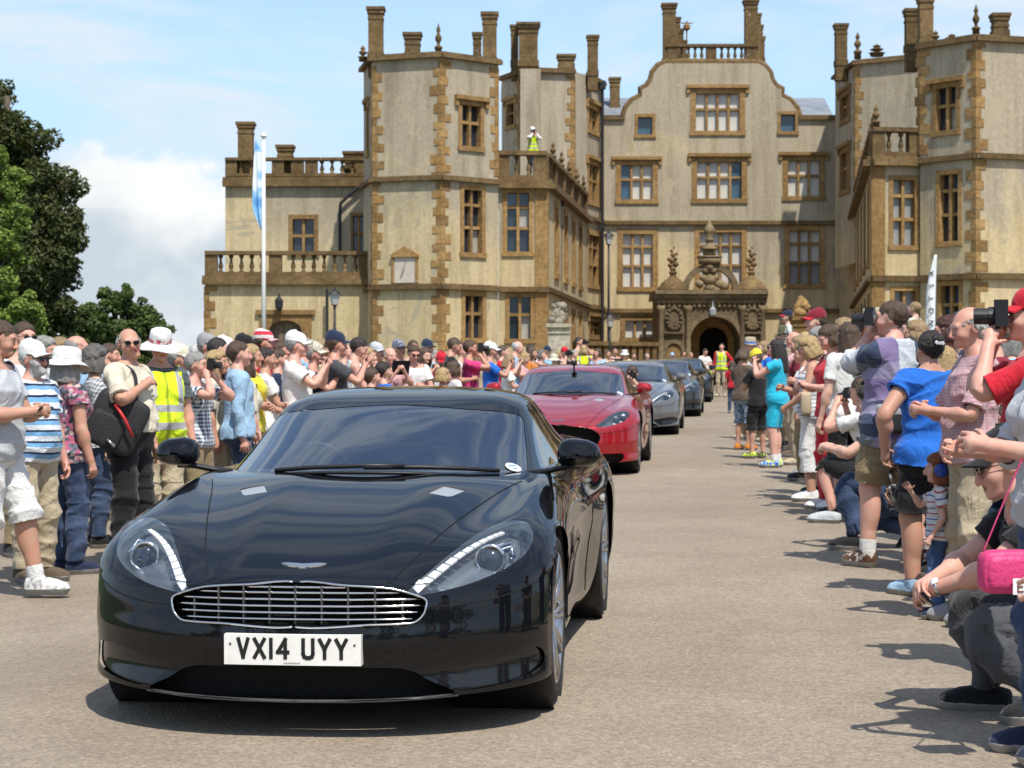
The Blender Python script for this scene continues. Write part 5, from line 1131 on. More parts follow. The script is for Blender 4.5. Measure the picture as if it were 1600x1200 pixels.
def housing(s, sx):
    """recessed headlamp bowl behind the lens"""
    lp = max(s.boundary(), key=len); V = s.V-s.N*.055; c = V.mean(0); V = c+(V-c)*.86; V = V+np.array([0, .02, 0]); n = len(s.V)
    W = np.vstack([V, s.V]); F = [tuple(f) for f in s.F]; F += [(lp[k], lp[(k+1) % len(lp)], n+lp[(k+1) % len(lp)]) for k in range(len(lp))]+[(lp[k], n+lp[(k+1) % len(lp)], n+lp[k]) for k in range(len(lp))]
    W = W*np.array([sx, 1, 1]); F = np.array([[f[0]+0, f[1], f[2]] for f in F]); idx = F.copy()
    idx[len(s.F):] = idx[len(s.F):]
    return np_mesh('headlight', W, idx if sx > 0 else idx[:, ::-1], LAMPIN, True)
def lamp_inner(hl, s, sx, style):
    key = (style, 'li', sx)
    def near(x, z): d = (s.V[:, 0]-x)**2+(s.V[:, 2]-z)**2; k = np.argsort(d)[:8]; A = np.c_[np.ones(8), s.V[k][:, [0, 2]]]; y = np.linalg.lstsq(A, s.V[k][:, 1], rcond=None)[0]@np.array([1, x, z]); return np.array([x, y, z]), s.N[k].mean(0)
    def proj():
        mb = MB(); lst = ((.70, .700, .046),) if style == 'tourer' else ((.665, .690, .036), (.75, .712, .036))
        for x, z, r in lst:
            p, n = near(x, z); m = Vector((0, -1, .12)).to_track_quat('Z', 'Y').to_matrix(); c = Vector(p)-Vector(n)*.042; c.x *= sx
            mb.cur = 0; mb.lathe(c, [(r*1.35, -.01), (r*1.32, .018), (r*1.12, .022), (r, .006)], 22, M=m, close=False); mb.cur = 1; mb.lathe(c, [(r, .0), (r*.95, .012), (r*.75, .022), (r*.4, .028), (.001, .03)], 22, M=m, close=False)
        return mb.mesh('projector_lamp', [CHROME, GLASSD], True)
    link('projector_lamp', cmesh(key+(0,), proj), hl)
    if style == 'tourer':
        def refl():
            mb = MB(); a, na = near(.655, .720); b, nb = near(.765, .745); c, nc = near(.785, .70)
            q = [Vector(p)-Vector(n)*.035 for p, n in ((a, na), (b, nb), (c, nc))]; q = [Vector((v.x*sx, v.y, v.z)) for v in q]; mb.tube(q, [.008, .016, .012], 8); return mb.mesh('indicator_reflector', CHROME, True)
        link('indicator_reflector', cmesh(key+(1,), refl), hl)
        P_ = [(.448, .588), (.500, .632), (.560, .680), (.620, .720), (.680, .748), (.725, .762)]; Q = cat_rom(P_, np.linspace(0, 5, 13))
        for k in range(12):
            def led():
                a, na = near(*Q[k]); b, _ = near(*Q[k+1]); t = k/11; w = .034*(1-.5*t); n = Vector(na).normalized(); d = Vector(b)-Vector(a); d = (d-n*d.dot(n)).normalized(); e = n.cross(d)
                c = (Vector(a)+Vector(b))/2-n*.010; M3 = Matrix((d, e, n)).transposed(); mb = MB(); mb.box(c, ((Vector(b)-Vector(a)).length*.82, w, .008), M=M3); mb.v = [(x*sx, y, z) for x, y, z in mb.v]; return mb.mesh('led_segment', LED)
            link('led_segment', cmesh(key+(2, k), led), hl)
LANE = math.atan(.111)
def car_pose(px, py, dx=-.93, u=None):
    """front axle centre from the ground contact of the tyre on the right of the photo"""
    g = on_ground(px, py); c = Vector((g.x, g.y, 0))+Vector((math.cos(LANE), -math.sin(LANE), 0))*dx; c.z = gzf(c.x, c.y); return c
BLACKP = paint('black_sapphire_paint', (.005, .0055, .007), 0, .0); REDP = paint('deep_red_paint', (.34, .008, .014), .3); GREYP = paint('mid_grey_metallic', (.13, .128, .125), .2); CHARP = paint('charcoal_metallic', (.035, .034, .033), .4); BLK2 = paint('plain_black_paint', (.006, .006, .007), .2)
SLOPE = math.atan(.01875)
hero = make_car('tourer', BLACKP, Vector((-.70, 8.42, gzf(-.70, 8.42))), -LANE, 'black sports car with chrome slatted grille and white plate leading the parade', plate='VX14 UYY', pitch=SLOPE)
make_car('coupe', REDP, car_pose(1004, 738), -LANE, 'deep red sports car following the leading black car', pitch=SLOPE, group=None)
make_car('tourer', GREYP, car_pose(1064, 678), -LANE, 'mid-grey sports car directly behind the red one', pitch=SLOPE*.9)
make_car('tourer', CHARP, car_pose(1098, 650), -LANE, 'charcoal sports car third behind the leader, after the grey one', pitch=SLOPE*.8)
make_car('tourer', BLK2, car_pose(1114, 628), -LANE, 'black sports car last in the line, by the porch', pitch=SLOPE*.8)
# ---------------------------------------------------------------- people: one body template, posed by inverse kinematics
H0 = 1.755
ARM = np.array([.62, 0, -.7846]); SH = np.array([.185, .015, 1.405]); LU, LF = .285, .25
EL = SH+ARM*LU; WR = EL+ARM*LF; PN = np.array([-.7846, 0, -.62])      # palm faces the thigh
HIP, KN, AN = np.array([.09, 0, .91]), np.array([.10, -.005, .50]), np.array([.105, .02, .085])
# fingers: base offset along the hand, y position, splay, length, radius
FING = [(.092, -.035, -.09, .068, .0088), (.097, -.012, -.03, .076, .0090), (.094, .012, .03, .071, .0086), (.086, .034, .10, .056, .0076)]
def finger_joints():
    J = []
    for b, y, sp, ln, r in FING:
        base = WR+ARM*b+np.array([0, y, 0]); d = ARM*math.cos(sp)+np.array([0, math.sin(sp), 0]); J.append((base, base+d*ln*.52, base+d*ln, r))
    base = WR+ARM*.028+np.array([0, -.030, 0])+PN*.006; d = ARM*.62+np.array([0, -.74, 0])+PN*.26; d /= np.linalg.norm(d); J.append((base, base+d*.045, base+d*.085, .0105)); return J
FJ = finger_joints()
def body_sdf(h):
    lo = np.array([-.72, -.20, -.02]); hi = np.array([.72, .18, 1.78]); n = np.ceil((hi-lo)/h).astype(int)+1
    ax = [lo[i]+h*np.arange(n[i]) for i in range(3)]; F = np.full(n, .5, np.float32)
    def blk(a, b, pad):
        sl = []
        for i in range(3):
            i0 = max(0, int((a[i]-pad-lo[i])/h)); i1 = min(n[i], int((b[i]+pad-lo[i])/h)+2); sl.append(slice(i0, i1))
        X, Y, Z = np.meshgrid(ax[0][sl[0]], ax[1][sl[1]], ax[2][sl[2]], indexing='ij'); return tuple(sl), X, Y, Z
    def smin(a, b, k):
        if k <= 0: return np.minimum(a, b)
        t = np.clip(.5+.5*(b-a)/k, 0, 1); return b+(a-b)*t-k*t*(1-t)
    def cone(a, b, r1, r2, k, flat=(1, 1, 1), sub=False):
        a, b = np.asarray(a, float), np.asarray(b, float); m = max(r1, r2)*max(1/min(flat), 1); sl, X, Y, Z = blk(np.minimum(a, b)-m, np.maximum(a, b)+m, k+.02)
        P = np.stack([X-a[0], Y-a[1], Z-a[2]], -1)*np.array(flat); d = (b-a)*np.array(flat); t = np.clip((P@d)/max(d@d, 1e-9), 0, 1); q = P-t[..., None]*d; D = np.sqrt((q*q).sum(-1))-(r1+(r2-r1)*t)
        F[sl] = smin(F[sl], D, k)
    def ell(c, r, k, sub=False):
        c, r = np.asarray(c, float), np.asarray(r, float); sl, X, Y, Z = blk(c-r, c+r, k+.02); P = np.stack([X-c[0], Y-c[1], Z-c[2]], -1); k0 = np.sqrt(((P/r)**2).sum(-1)); k1 = np.sqrt(((P/(r*r))**2).sum(-1)); D = k0*(k0-1)/np.maximum(k1, 1e-6)
        F[sl] = -smin(-F[sl], D, k) if sub else smin(F[sl], D, k)
    S = lambda f: [f(1), f(-1)]
    m = lambda p, s: (p[0]*s, p[1], p[2])
    ell((0, .012, 1.27), (.158, .112, .20), .03); cone((-.13, .018, 1.405), (.13, .018, 1.405), .064, .064, .05); ell((0, .0, 1.08), (.142, .105, .17), .06); ell((0, .008, .955), (.168, .115, .125), .06)
    for s in (1, -1):
        cone(m((.11, .022, 1.43), s), m((.02, .022, 1.505), s), .045, .04, .04); ell(m((.075, .055, .905), s), (.088, .085, .095), .05); ell(m((.07, -.055, 1.31), s), (.075, .055, .075), .05)
        cone(m(HIP, s), m(KN, s), .085, .053, .05); cone(m(KN, s), m(AN, s), .055, .036, .03); ell(m((.103, .032, .37), s), (.044, .045, .125), .03); ell(m(KN+np.array([0, -.025, .01]), s), (.04, .035, .05), .02)
        cone(m((.105, .045, .045), s), m((.115, -.10, .035), s), .042, .036, .03); ell(m((.118, -.135, .028), s), (.045, .05, .027), .02)
        cone(m(SH, s), m(EL, s), .052, .037, .045); cone(m(EL, s), m(WR, s), .037, .0235, .025); ell(m(EL+ARM*.07, s), (.038, .036, .06), .03)
        a = WR+ARM*.012; b = WR+ARM*.072; cone(m(a, s), m(b, s), .026, .030, .02); cone(m(b+np.array([0, -.028, 0]), s), m(b+np.array([0, .028, 0]), s), .0165, .0150, .012); cone(m(a+ARM*.02+np.array([0, -.022, 0]), s), m(b, s), .019, .017, .012)
        for i, (p, q, r_, rad) in enumerate(FJ): cone(m(p-(q-p)*.25, s), m(q, s), rad*1.02, rad*.95, .006); cone(m(q, s), m(r_, s), rad*.95, rad*.78, .002)
    cone((0, .028, 1.42), (0, .012, 1.57), .058, .049, .035)
    ell((0, .018, 1.668), (.0755, .096, .088), .02); cone((0, -.028, 1.635), (0, -.048, 1.578), .061, .042, .03); ell((0, -.075, 1.556), (.026, .022, .020), .02)
    for s in (1, -1): ell(m((.037, -.056, 1.612), s), (.030, .032, .032), .02)
    cone((-.038, -.074, 1.668), (.038, -.074, 1.668), .015, .015, .015)
    for s in (1, -1): ell(m((.032, -.100, 1.647), s), (.020, .016, .0125), .010, True)
    for s in (1, -1): ell(m((.032, -.0735, 1.647), s), (.0145, .0145, .0135), .003)
    cone((0, -.088, 1.655), (0, -.111, 1.612), .009, .0135, .012)
    for s in (1, -1): ell(m((.012, -.099, 1.608), s), (.010, .011, .009), .006); ell(m((.079, .012, 1.637), s), (.010, .022, .033), .006)
    ell((0, -.088, 1.5925), (.023, .011, .007), .006); ell((0, -.086, 1.5805), (.020, .011, .007), .006); ell((0, -.103, 1.5868), (.024, .006, .0022), .003, True)
    return F, lo, h
def surface_nets(F, lo, h):
    nx, ny, nz = F.shape; neg = F < 0
    c = np.zeros((nx-1, ny-1, nz-1), np.int8)
    for i in (0, 1):
        for j in (0, 1):
            for k in (0, 1): c += neg[i:nx-1+i, j:ny-1+j, k:nz-1+k]
    act = np.argwhere((c > 0) & (c < 8)); ids = np.full(c.shape, -1, np.int32); ids[tuple(act.T)] = np.arange(len(act)); S = np.zeros((len(act), 3)); cnt = np.zeros(len(act))
    cr = [(i, j, k) for i in (0, 1) for j in (0, 1) for k in (0, 1)]
    for a in cr:
        for d in range(3):
            if a[d]: continue
            b = list(a); b[d] = 1; fa = F[tuple((act+np.array(a)).T)]; fb = F[tuple((act+np.array(b)).T)]; x = (fa < 0) != (fb < 0); t = np.where(x, fa/np.where(fa == fb, 1, fa-fb), 0)
            p = np.tile(np.array(a, float), (len(act), 1)); p[:, d] += t; S += p*x[:, None]; cnt += x
    V = lo+(act+S/cnt[:, None])*h; Q = []
    for d in range(3):
        sl0 = [slice(1, -1)]*3; sl0[d] = slice(0, F.shape[d]-1); sl1 = list(sl0); sl1[d] = slice(1, F.shape[d]); x = neg[tuple(sl0)] != neg[tuple(sl1)]; e = np.argwhere(x); s = neg[tuple(sl0)][tuple(e.T)]
        o1, o2 = [(1, 2), (2, 0), (0, 1)][d]; e = e.copy(); e[:, o1] += 1; e[:, o2] += 1; u = np.zeros(3, int); v = np.zeros(3, int); u[o1] = 1; v[o2] = 1
        q = np.stack([ids[tuple((e-u-v).T)], ids[tuple((e-v).T)], ids[tuple(e.T)], ids[tuple((e-u).T)]], 1); q[~s] = q[~s][:, ::-1]; Q.append(q)
    return V, np.vstack(Q)
def vnormals(V, F):
    fn = np.cross(V[F[:, 1]]-V[F[:, 0]], V[F[:, 2]]-V[F[:, 0]]); N = np.zeros_like(V)
    for k in range(3): np.add.at(N, F[:, k], fn)
    return N/np.maximum(np.linalg.norm(N, axis=1), 1e-12)[:, None]
BN = ['pelvis', 'spine', 'chest', 'neck', 'head']
for _s in 'LR': BN += [_s+b for b in ('up', 'fo', 'ha', 'f0a', 'f0b', 'f1a', 'f1b', 'f2a', 'f2b', 'f3a', 'f3b', 'f4a', 'f4b', 'th', 'sh', 'ft')]
BI = {b: i for i, b in enumerate(BN)}
def arm_par(V):
    A = np.abs(V)*np.array([1, 0, 0])+V*np.array([0, 1, 1]); return (A-SH)@ARM, A
def weights(V):
    n = len(V); W = np.zeros((n, len(BN))); z = V[:, 2]; x = V[:, 0]; ax_ = np.abs(x); a, A = arm_par(V)
    bl = lambda lo, hi, v: sstep(lo, hi, v)
    arm = np.where(z > 1.20, bl(.135, .205, ax_+.10*(z-1.38)), (ax_ > .24)*1.0)*(z > .70)
    leg = bl(.05, -.05, z-(.835+.115*np.minimum(1, ax_/.15)))*(1-arm)
    tor = 1-arm-leg; s1 = bl(.97, 1.09, z); s2 = bl(1.13, 1.27, z); s3 = bl(1.455, 1.50, z-.2*(V[:, 1]-.02)*0); s4 = bl(1.535, 1.585, z+.35*(V[:, 1]))
    W[:, 0] = tor*(1-s1); W[:, 1] = tor*s1*(1-s2); W[:, 2] = tor*s2*(1-s3); W[:, 3] = tor*s3*(1-s4); W[:, 4] = tor*s4
    for si, s in (('L', 1), ('R', -1)):
        sd = bl(-.012, .012, x*s); e = bl(LU-.035, LU+.035, a); w = bl(LU+LF-.02, LU+LF+.02, a); m = arm*(x*s > 0)
        W[:, BI[si+'up']] = m*(1-e); W[:, BI[si+'fo']] = m*e*(1-w); hand = m*w
        P = A; best = np.full(n, 1e9); bi = np.zeros(n, int)
        for i, (p, q, r_, rad) in enumerate(FJ):
            d = r_-p; t = np.clip(((P-p)@d)/(d@d), 0, 1); D = np.linalg.norm(P-p-t[:, None]*d, axis=1); u = D < best; best[u] = D[u]; bi[u] = i
        for i, (p, q, r_, rad) in enumerate(FJ):
            d = (r_-p)/np.linalg.norm(r_-p); t = (P-p)@d; L = np.linalg.norm(r_-p); on = (bi == i)*(best < rad*2.2); k1 = bl(-.008, .010, t)*on; k2 = bl(L*.52-.007, L*.52+.007, t)
            W[:, BI[si+'f%da' % i]] = hand*k1*(1-k2); W[:, BI[si+'f%db' % i]] = hand*k1*k2
        fs = sum(W[:, BI[si+'f%d%s' % (i, c)]] for i in range(5) for c in 'ab'); W[:, BI[si+'ha']] = hand-fs
        l = leg*sd; k = bl(.55, .45, z); f = bl(.115, .065, z-.25*(V[:, 1])*0); W[:, BI[si+'th']] = l*(1-k); W[:, BI[si+'sh']] = l*k*(1-f); W[:, BI[si+'ft']] = l*k*f
    return W/np.maximum(W.sum(1), 1e-9)[:, None]
def cut_mesh(V, F, f):
    """insert the level set f=0 as edges; everything stays one mesh"""
    f = np.where(np.abs(f) < 1e-6, 1e-6, f); sg = f[F] < 0; k = sg.sum(1); mixed = (k == 1) | (k == 2); out = [F[~mixed]]; nv = []; cache = {}; base = len(V); new = []
    def cut(a, b):
        key = (a, b) if a < b else (b, a)
        if key not in cache: t = f[a]/(f[a]-f[b]); cache[key] = base+len(nv); nv.append(V[a]+(V[b]-V[a])*t)
        return cache[key]
    for tri, s in zip(F[mixed], sg[mixed]):
        o = int(np.argmax(s)) if s.sum() == 1 else int(np.argmin(s)); a, b, c = tri[o], tri[(o+1) % 3], tri[(o+2) % 3]; p, q = cut(a, b), cut(a, c); new += [[a, p, q], [p, b, c], [p, c, q]]
    if nv: V = np.vstack([V, np.array(nv)]); out.append(np.array(new))
    return V, np.vstack(out)
SLEEVE = {'none': .035, 'cap': .085, 'short': .165, 'half': .235, 'elbow': .30, 'long': .515}
LEGZ = {'hot': .70, 'shorts': .545, 'knee': .455, 'crop': .30, 'sock': .17, 'sole': .026, 'long': .088}
HEMZ = {'tuck': .985, 'hem': .875, 'low': .80}
NECKF = {'crew': lambda V: V[:, 2]-(1.452+.42*(V[:, 1]-.0)), 'scoop': lambda V: V[:, 2]-(1.415+.75*V[:, 1]-1.2*np.maximum(0, np.abs(V[:, 0])-.08)*0), 'collar': lambda V: V[:, 2]-(1.478+.30*V[:, 1])}
HAIRF = lambda V: V[:, 2]-np.maximum(1.712-1.02*(V[:, 1]+.085), 1.556)-.035*np.exp(-((np.abs(V[:, 0])-.078)/.02)**2)*(V[:, 1] > -.03)
def armhole(V): return np.abs(V[:, 0])+.10*(V[:, 2]-1.38)-.166
def build_templates():
    F, lo, h = body_sdf(.0058); V, Q = surface_nets(F, lo, h)
    T = np.vstack([Q[:, [0, 1, 2]], Q[:, [0, 2, 3]]]); me = np_mesh('tpl', V, T, [], False); ob = link('tpl', me); out = {}
    for lod, ratio in (('near', 15000), ('mid', 6500), ('far', 3200)):
        mod = ob.modifiers.new('d', 'DECIMATE'); mod.ratio = ratio/len(T)
        # keep the face, hands fine: weight them
        dg = bpy.context.evaluated_depsgraph_get(); em = ob.evaluated_get(dg).to_mesh(); n = len(em.vertices); VV = np.empty(n*3, np.float32); em.vertices.foreach_get('co', VV); VV = VV.reshape(-1, 3).astype(float)
        em.calc_loop_triangles(); FF = np.empty(len(em.loop_triangles)*3, np.int32); em.loop_triangles.foreach_get('vertices', FF); FF = FF.reshape(-1, 3); ob.evaluated_get(dg).to_mesh_clear(); ob.modifiers.remove(mod)
        isarm = lambda V: np.where(V[:, 2] > 1.20, armhole(V) > 0, (np.abs(V[:, 0]) > .24) & (V[:, 2] > .70))
        for kind, tab in (('s', SLEEVE), ('l', LEGZ), ('h', HEMZ)):
            for k, v in tab.items():
                ia = isarm(VV)
                if kind == 's': f = np.where(ia, arm_par(VV)[0]-v, -1.0) if k != 'none' else np.where(VV[:, 2] > 1.20, armhole(VV), np.where(ia, 1.0, -1.0))
                else: f = np.where(ia & (VV[:, 2] > .7), 1.0, VV[:, 2]-v)
                VV, FF = cut_mesh(VV, FF, f)
        for k, fn in NECKF.items(): ia = np.abs(VV[:, 0]) > .14; VV, FF = cut_mesh(VV, FF, np.where(ia, -1.0, fn(VV)))
        hm = VV[:, 2] > 1.5; VV, FF = cut_mesh(VV, FF, np.where(hm, HAIRF(VV), -1.0))
        u, inv = np.unique(FF, return_inverse=True); VV, FF = VV[u], inv.reshape(-1, 3)
        
        W = weights(VV); N = vnormals(VV, FF); C = VV[FF].mean(1); ia = isarm(C); ap = arm_par(C)[0]
        out[lod] = dict(V=VV, F=FF, W=W, N=N, C=C, arm=ia, ap=ap)
    bpy.data.objects.remove(ob); return out
TPL = build_templates()
def rot(axis, a):
    c, s = math.cos(a), math.sin(a)
    return {'x': np.array([[1, 0, 0], [0, c, -s], [0, s, c]]), 'y': np.array([[c, 0, s], [0, 1, 0], [-s, 0, c]]), 'z': np.array([[c, -s, 0], [s, c, 0], [0, 0, 1]])}[axis]
def axrot(u, a):
    u = np.asarray(u, float)/np.linalg.norm(u); K = np.array([[0, -u[2], u[1]], [u[2], 0, -u[0]], [-u[1], u[0], 0]]); return np.eye(3)+math.sin(a)*K+(1-math.cos(a))*K@K
def frame(d, b):
    d = np.asarray(d, float); d = d/np.linalg.norm(d); b = np.asarray(b, float); b = b-d*(b@d); b = b/max(np.linalg.norm(b), 1e-9); return np.stack([d, b, np.cross(d, b)], 1)
def ik(s, t, l1, l2, pole):
    d = t-s; L = np.linalg.norm(d); u = d/max(L, 1e-9); L = min(max(L, abs(l1-l2)+.03), l1+l2-.004); t = s+u*L; a = (l1*l1-l2*l2+L*L)/(2*L); hgt = math.sqrt(max(l1*l1-a*a, 0)); p = np.asarray(pole, float); p = p-u*(p@u); p /= max(np.linalg.norm(p), 1e-9)
    return s+u*a+p*hgt, t
DEF = dict(lean=0, bend=0, twist=0, side=0, hyaw=0, hpitch=0, hroll=0, pz=0, px=0, py=0, ppitch=0, L=(.27, -.05, .88), R=(.27, -.05, .88), Lpole=(.35, 1, -.2), Rpole=(.35, 1, -.2), Ltw=0, Rtw=0, Lcurl=.6, Rcurl=.6, Lbend=0, Rbend=0, Lf=(.115, 0, 0), Rf=(.115, 0, 0), Lk=(.1, -1, 0), Rk=(.1, -1, 0), Lfp=0, Rfp=0, Lfy=.12, Rfy=.12)
def solve(p):
    """bone rotations and joint positions, in the person's own frame (facing -y), unscaled"""
    q = dict(DEF); q.update(p); Rm, J, J0 = {}, {}, {}
    Rp = rot('x', q['ppitch'])@rot('z', 0); piv = np.array([0, 0, .95]); PP = np.array([q['px'], q['py'], .95+q['pz']])
    def put(b, R_, j0, j1): Rm[b], J0[b], J[b] = R_, np.asarray(j0, float), np.asarray(j1, float)
    put('pelvis', Rp, piv, PP)
    def fwd(b, x): return Rm[b]@(np.asarray(x, float)-J0[b])+J[b]
    Rs = Rp@rot('x', q['lean'])@rot('y', q['side']*.5)@rot('z', q['twist']*.4); j = np.array([0, 0, 1.03]); put('spine', Rs, j, fwd('pelvis', j))
    Rc = Rs@rot('x', q['bend'])@rot('y', q['side']*.5)@rot('z', q['twist']*.6); j = np.array([0, .01, 1.20]); put('chest', Rc, j, fwd('spine', j))
    Rn = Rc@rot('z', q['hyaw']*.35)@rot('x', q['hpitch']*.4); j = np.array([0, .02, 1.475]); put('neck', Rn, j, fwd('chest', j))
    Rh = Rc@rot('z', q['hyaw'])@rot('x', q['hpitch'])@rot('y', q['hroll']); j = np.array([0, .01, 1.56]); put('head', Rh, j, fwd('neck', j))
    for si, s in (('L', 1), ('R', -1)):
        m = np.array([s, 1, 1]); sh = fwd('chest', SH*m); t = np.array(q[si])*m; e, w = ik(sh, t, LU, LF, np.array(q[si+'pole'])*m); d0 = ARM*m; b0 = np.array([0, -1, 0])
        d1 = (e-sh)/LU; d2 = (w-e)/np.linalg.norm(w-e); b1 = d2-d1*(d2@d1); b1 = b1 if np.linalg.norm(b1) > .02 else -np.array(q[si+'pole'])*m
        R1 = frame(d1, b1)@frame(d0, b0).T; put(si+'up', R1, SH*m, sh); hax = np.cross(d1, b1); hax /= np.linalg.norm(hax); b2 = np.cross(hax, d2); R2 = frame(d2, b2)@frame(d0, b0).T; put(si+'fo', R2, EL*m, e)
        R3 = axrot(d2, s*q[si+'tw'])@R2; pn = R3@(PN*m); lat = R3@np.array([0, 1, 0]); R3 = axrot(np.cross(d2, pn), q[si+'bend'])@R3; put(si+'ha', R3, WR*m, w)
        for i, (a, b, c, r) in enumerate(FJ):
            cu = q[si+'curl']*(1.0+.12*i) if i < 4 else q[si+'curl']*.45; ax0 = np.cross(ARM*m, PN*m) if i < 4 else np.cross((c-a)*m, PN*m+np.array([0, .6, 0])); ax0 = ax0/np.linalg.norm(ax0)
            Ra = R3@axrot(ax0, cu*.9); put(si+'f%da' % i, Ra, a*m, fwd(si+'ha', a*m)); Rb = R3@axrot(ax0, cu*2.0); put(si+'f%db' % i, Rb, b*m, fwd(si+'f%da' % i, b*m))
        hp = fwd('pelvis', HIP*m); f = np.array(q[si+'f']); t = np.array([f[0]*s, f[1], AN[2]+f[2]]); l1, l2 = np.linalg.norm(KN-HIP), np.linalg.norm(AN-KN); k, an = ik(hp, t, l1, l2, np.array(q[si+'k'])*m)
        d1, d2 = (k-hp), (an-k); fw = np.array(q[si+'k'])*m; fw = fw-d1*(fw@d1)/(d1@d1); fw2 = np.cross(np.cross(d1, fw), d2) if True else fw
        put(si+'th', frame(d1, fw)@frame((KN-HIP)*m, (0, -1, 0)).T, HIP*m, hp); put(si+'sh', frame(d2, fw2)@frame((AN-KN)*m, (0, -1, 0)).T, KN*m, k); put(si+'ft', rot('z', s*q[si+'fy'])@rot('x', q[si+'fp']), AN*m, an)
    return Rm, J0, J
def skin(V, W, sol):
    Rm, J0, J = sol; out = np.zeros_like(V)
    for i, b in enumerate(BN):
        w = W[:, i]; k = np.nonzero(w > 1e-4)[0]
        if len(k): out[k] += w[k, None]*((V[k]-J0[b])@Rm[b].T+J[b])
    return out
# ------------------------------------------------ materials for people
def attr_nodes(nt):
    a = nt.nodes.new('ShaderNodeAttribute'); a.attribute_name = 'rest'; sp = nt.nodes.new('ShaderNodeSeparateXYZ'); nt.links.new(a.outputs['Vector'], sp.inputs[0]); return a.outputs['Vector'], sp.outputs
def mathn(nt, op, a, b=None, clamp=False):
    n = nt.nodes.new('ShaderNodeMath'); n.operation = op; n.use_clamp = clamp
    for i, v in enumerate((a, b)):
        if v is None: continue
        if isinstance(v, (int, float)): n.inputs[i].default_value = v
        else: nt.links.new(v, n.inputs[i])
    return n.outputs[0]
def mixc(nt, f, a, b, mode='MIX'):
    n = nt.nodes.new('ShaderNodeMix'); n.data_type = 'RGBA'; n.blend_type = mode
    for s, v in ((0, f), (6, a), (7, b)):
        if isinstance(v, (int, float)): n.inputs[s].default_value = v
        elif isinstance(v, tuple): n.inputs[s].default_value = (*v, 1)
        else: nt.links.new(v, n.inputs[s])
    return n.outputs[2]
def noisen(nt, vec, sc, det=4, rough=.6):
    n = nt.nodes.new('ShaderNodeTexNoise'); n.inputs['Scale'].default_value = sc; n.inputs['Detail'].default_value = det; n.inputs['Roughness'].default_value = rough; nt.links.new(vec, n.inputs['Vector']); return n.outputs[0]
def stepn(nt, v, a, b):
    n = nt.nodes.new('ShaderNodeMapRange'); n.inputs['From Min'].default_value = a; n.inputs['From Max'].default_value = b; nt.links.new(v, n.inputs[0]); return n.outputs[0]
SKINS = {'fair': (.58, .38, .29), 'pink': (.60, .36, .28), 'tan': (.48, .285, .20), 'ruddy': (.55, .31, .235)}
def skin_mat(tone, brow, stubble=0, lip=(.36, .11, .09)):
    key = ('skin', tone, brow, stubble)
    if key in MATS: return MATS[key]
    mt = bpy.data.materials.new('skin_'+tone); mt.use_nodes = True; nt = mt.node_tree; b = nt.nodes['Principled BSDF']; vec, (x, y, z) = attr_nodes(nt); M = lambda *a, **k: mathn(nt, *a, **k)
    c = SKINS[tone]; n1 = noisen(nt, vec, 22); col = mixc(nt, stepn(nt, n1, .35, .65), c, (c[0]*1.06, c[1]*.86, c[2]*.82))
    axx = M('ABSOLUTE', x); front = M('LESS_THAN', y, -.045)
    def blob(u, cu, ru, v, cv, rv, soft=.25): d = M('ADD', M('POWER', M('DIVIDE', M('SUBTRACT', u, cu), ru), 2), M('POWER', M('DIVIDE', M('SUBTRACT', v, cv), rv), 2)); return M('MULTIPLY', stepn(nt, d, 1+soft, 1-soft), front)
    cheek = blob(axx, .042, .026, z, 1.613, .022, .9); col = mixc(nt, M('MULTIPLY', cheek, .35), col, (c[0], c[1]*.62, c[2]*.62))
    col = mixc(nt, M('MULTIPLY', blob(x, 0, .016, z, 1.611, .014, .8), .35), col, (c[0], c[1]*.65, c[2]*.65))
    if stubble: col = mixc(nt, M('MULTIPLY', blob(x, 0, .07, z, 1.568, .038, .5), stubble), col, (brow[0]*.8+.05, brow[1]*.8+.04, brow[2]*.8+.035))
    col = mixc(nt, M('MULTIPLY', blob(x, 0, .023, z, 1.5865, .011), .8), col, lip); col = mixc(nt, M('MULTIPLY', blob(x, 0, .021, z, 1.5868, .0018), .9), col, (.08, .02, .02))
    col = mixc(nt, M('MULTIPLY', blob(axx, .034, .020, z, 1.6695, .0042), .75), col, brow)
    col = mixc(nt, blob(axx, .032, .0135, z, 1.647, .0062), col, (.55, .52, .48)); col = mixc(nt, blob(axx, .032, .0058, z, 1.647, .0060), col, (.03, .025, .02)); col = mixc(nt, M('MULTIPLY', blob(axx, .032, .0145, z, 1.6535, .0018), .9), col, (.05, .03, .025))
    nt.links.new(col, b.inputs['Base Color']); b.inputs['Roughness'].default_value = .48; b.inputs['Specular IOR Level'].default_value = .35; b.inputs['Subsurface Weight'].default_value = 0
    bp = nt.nodes.new('ShaderNodeBump'); bp.inputs['Strength'].default_value = .12; bp.inputs['Distance'].default_value = .004; nt.links.new(noisen(nt, vec, 160), bp.inputs['Height']); nt.links.new(bp.outputs[0], b.inputs['Normal'])
    MATS[key] = mt; return mt
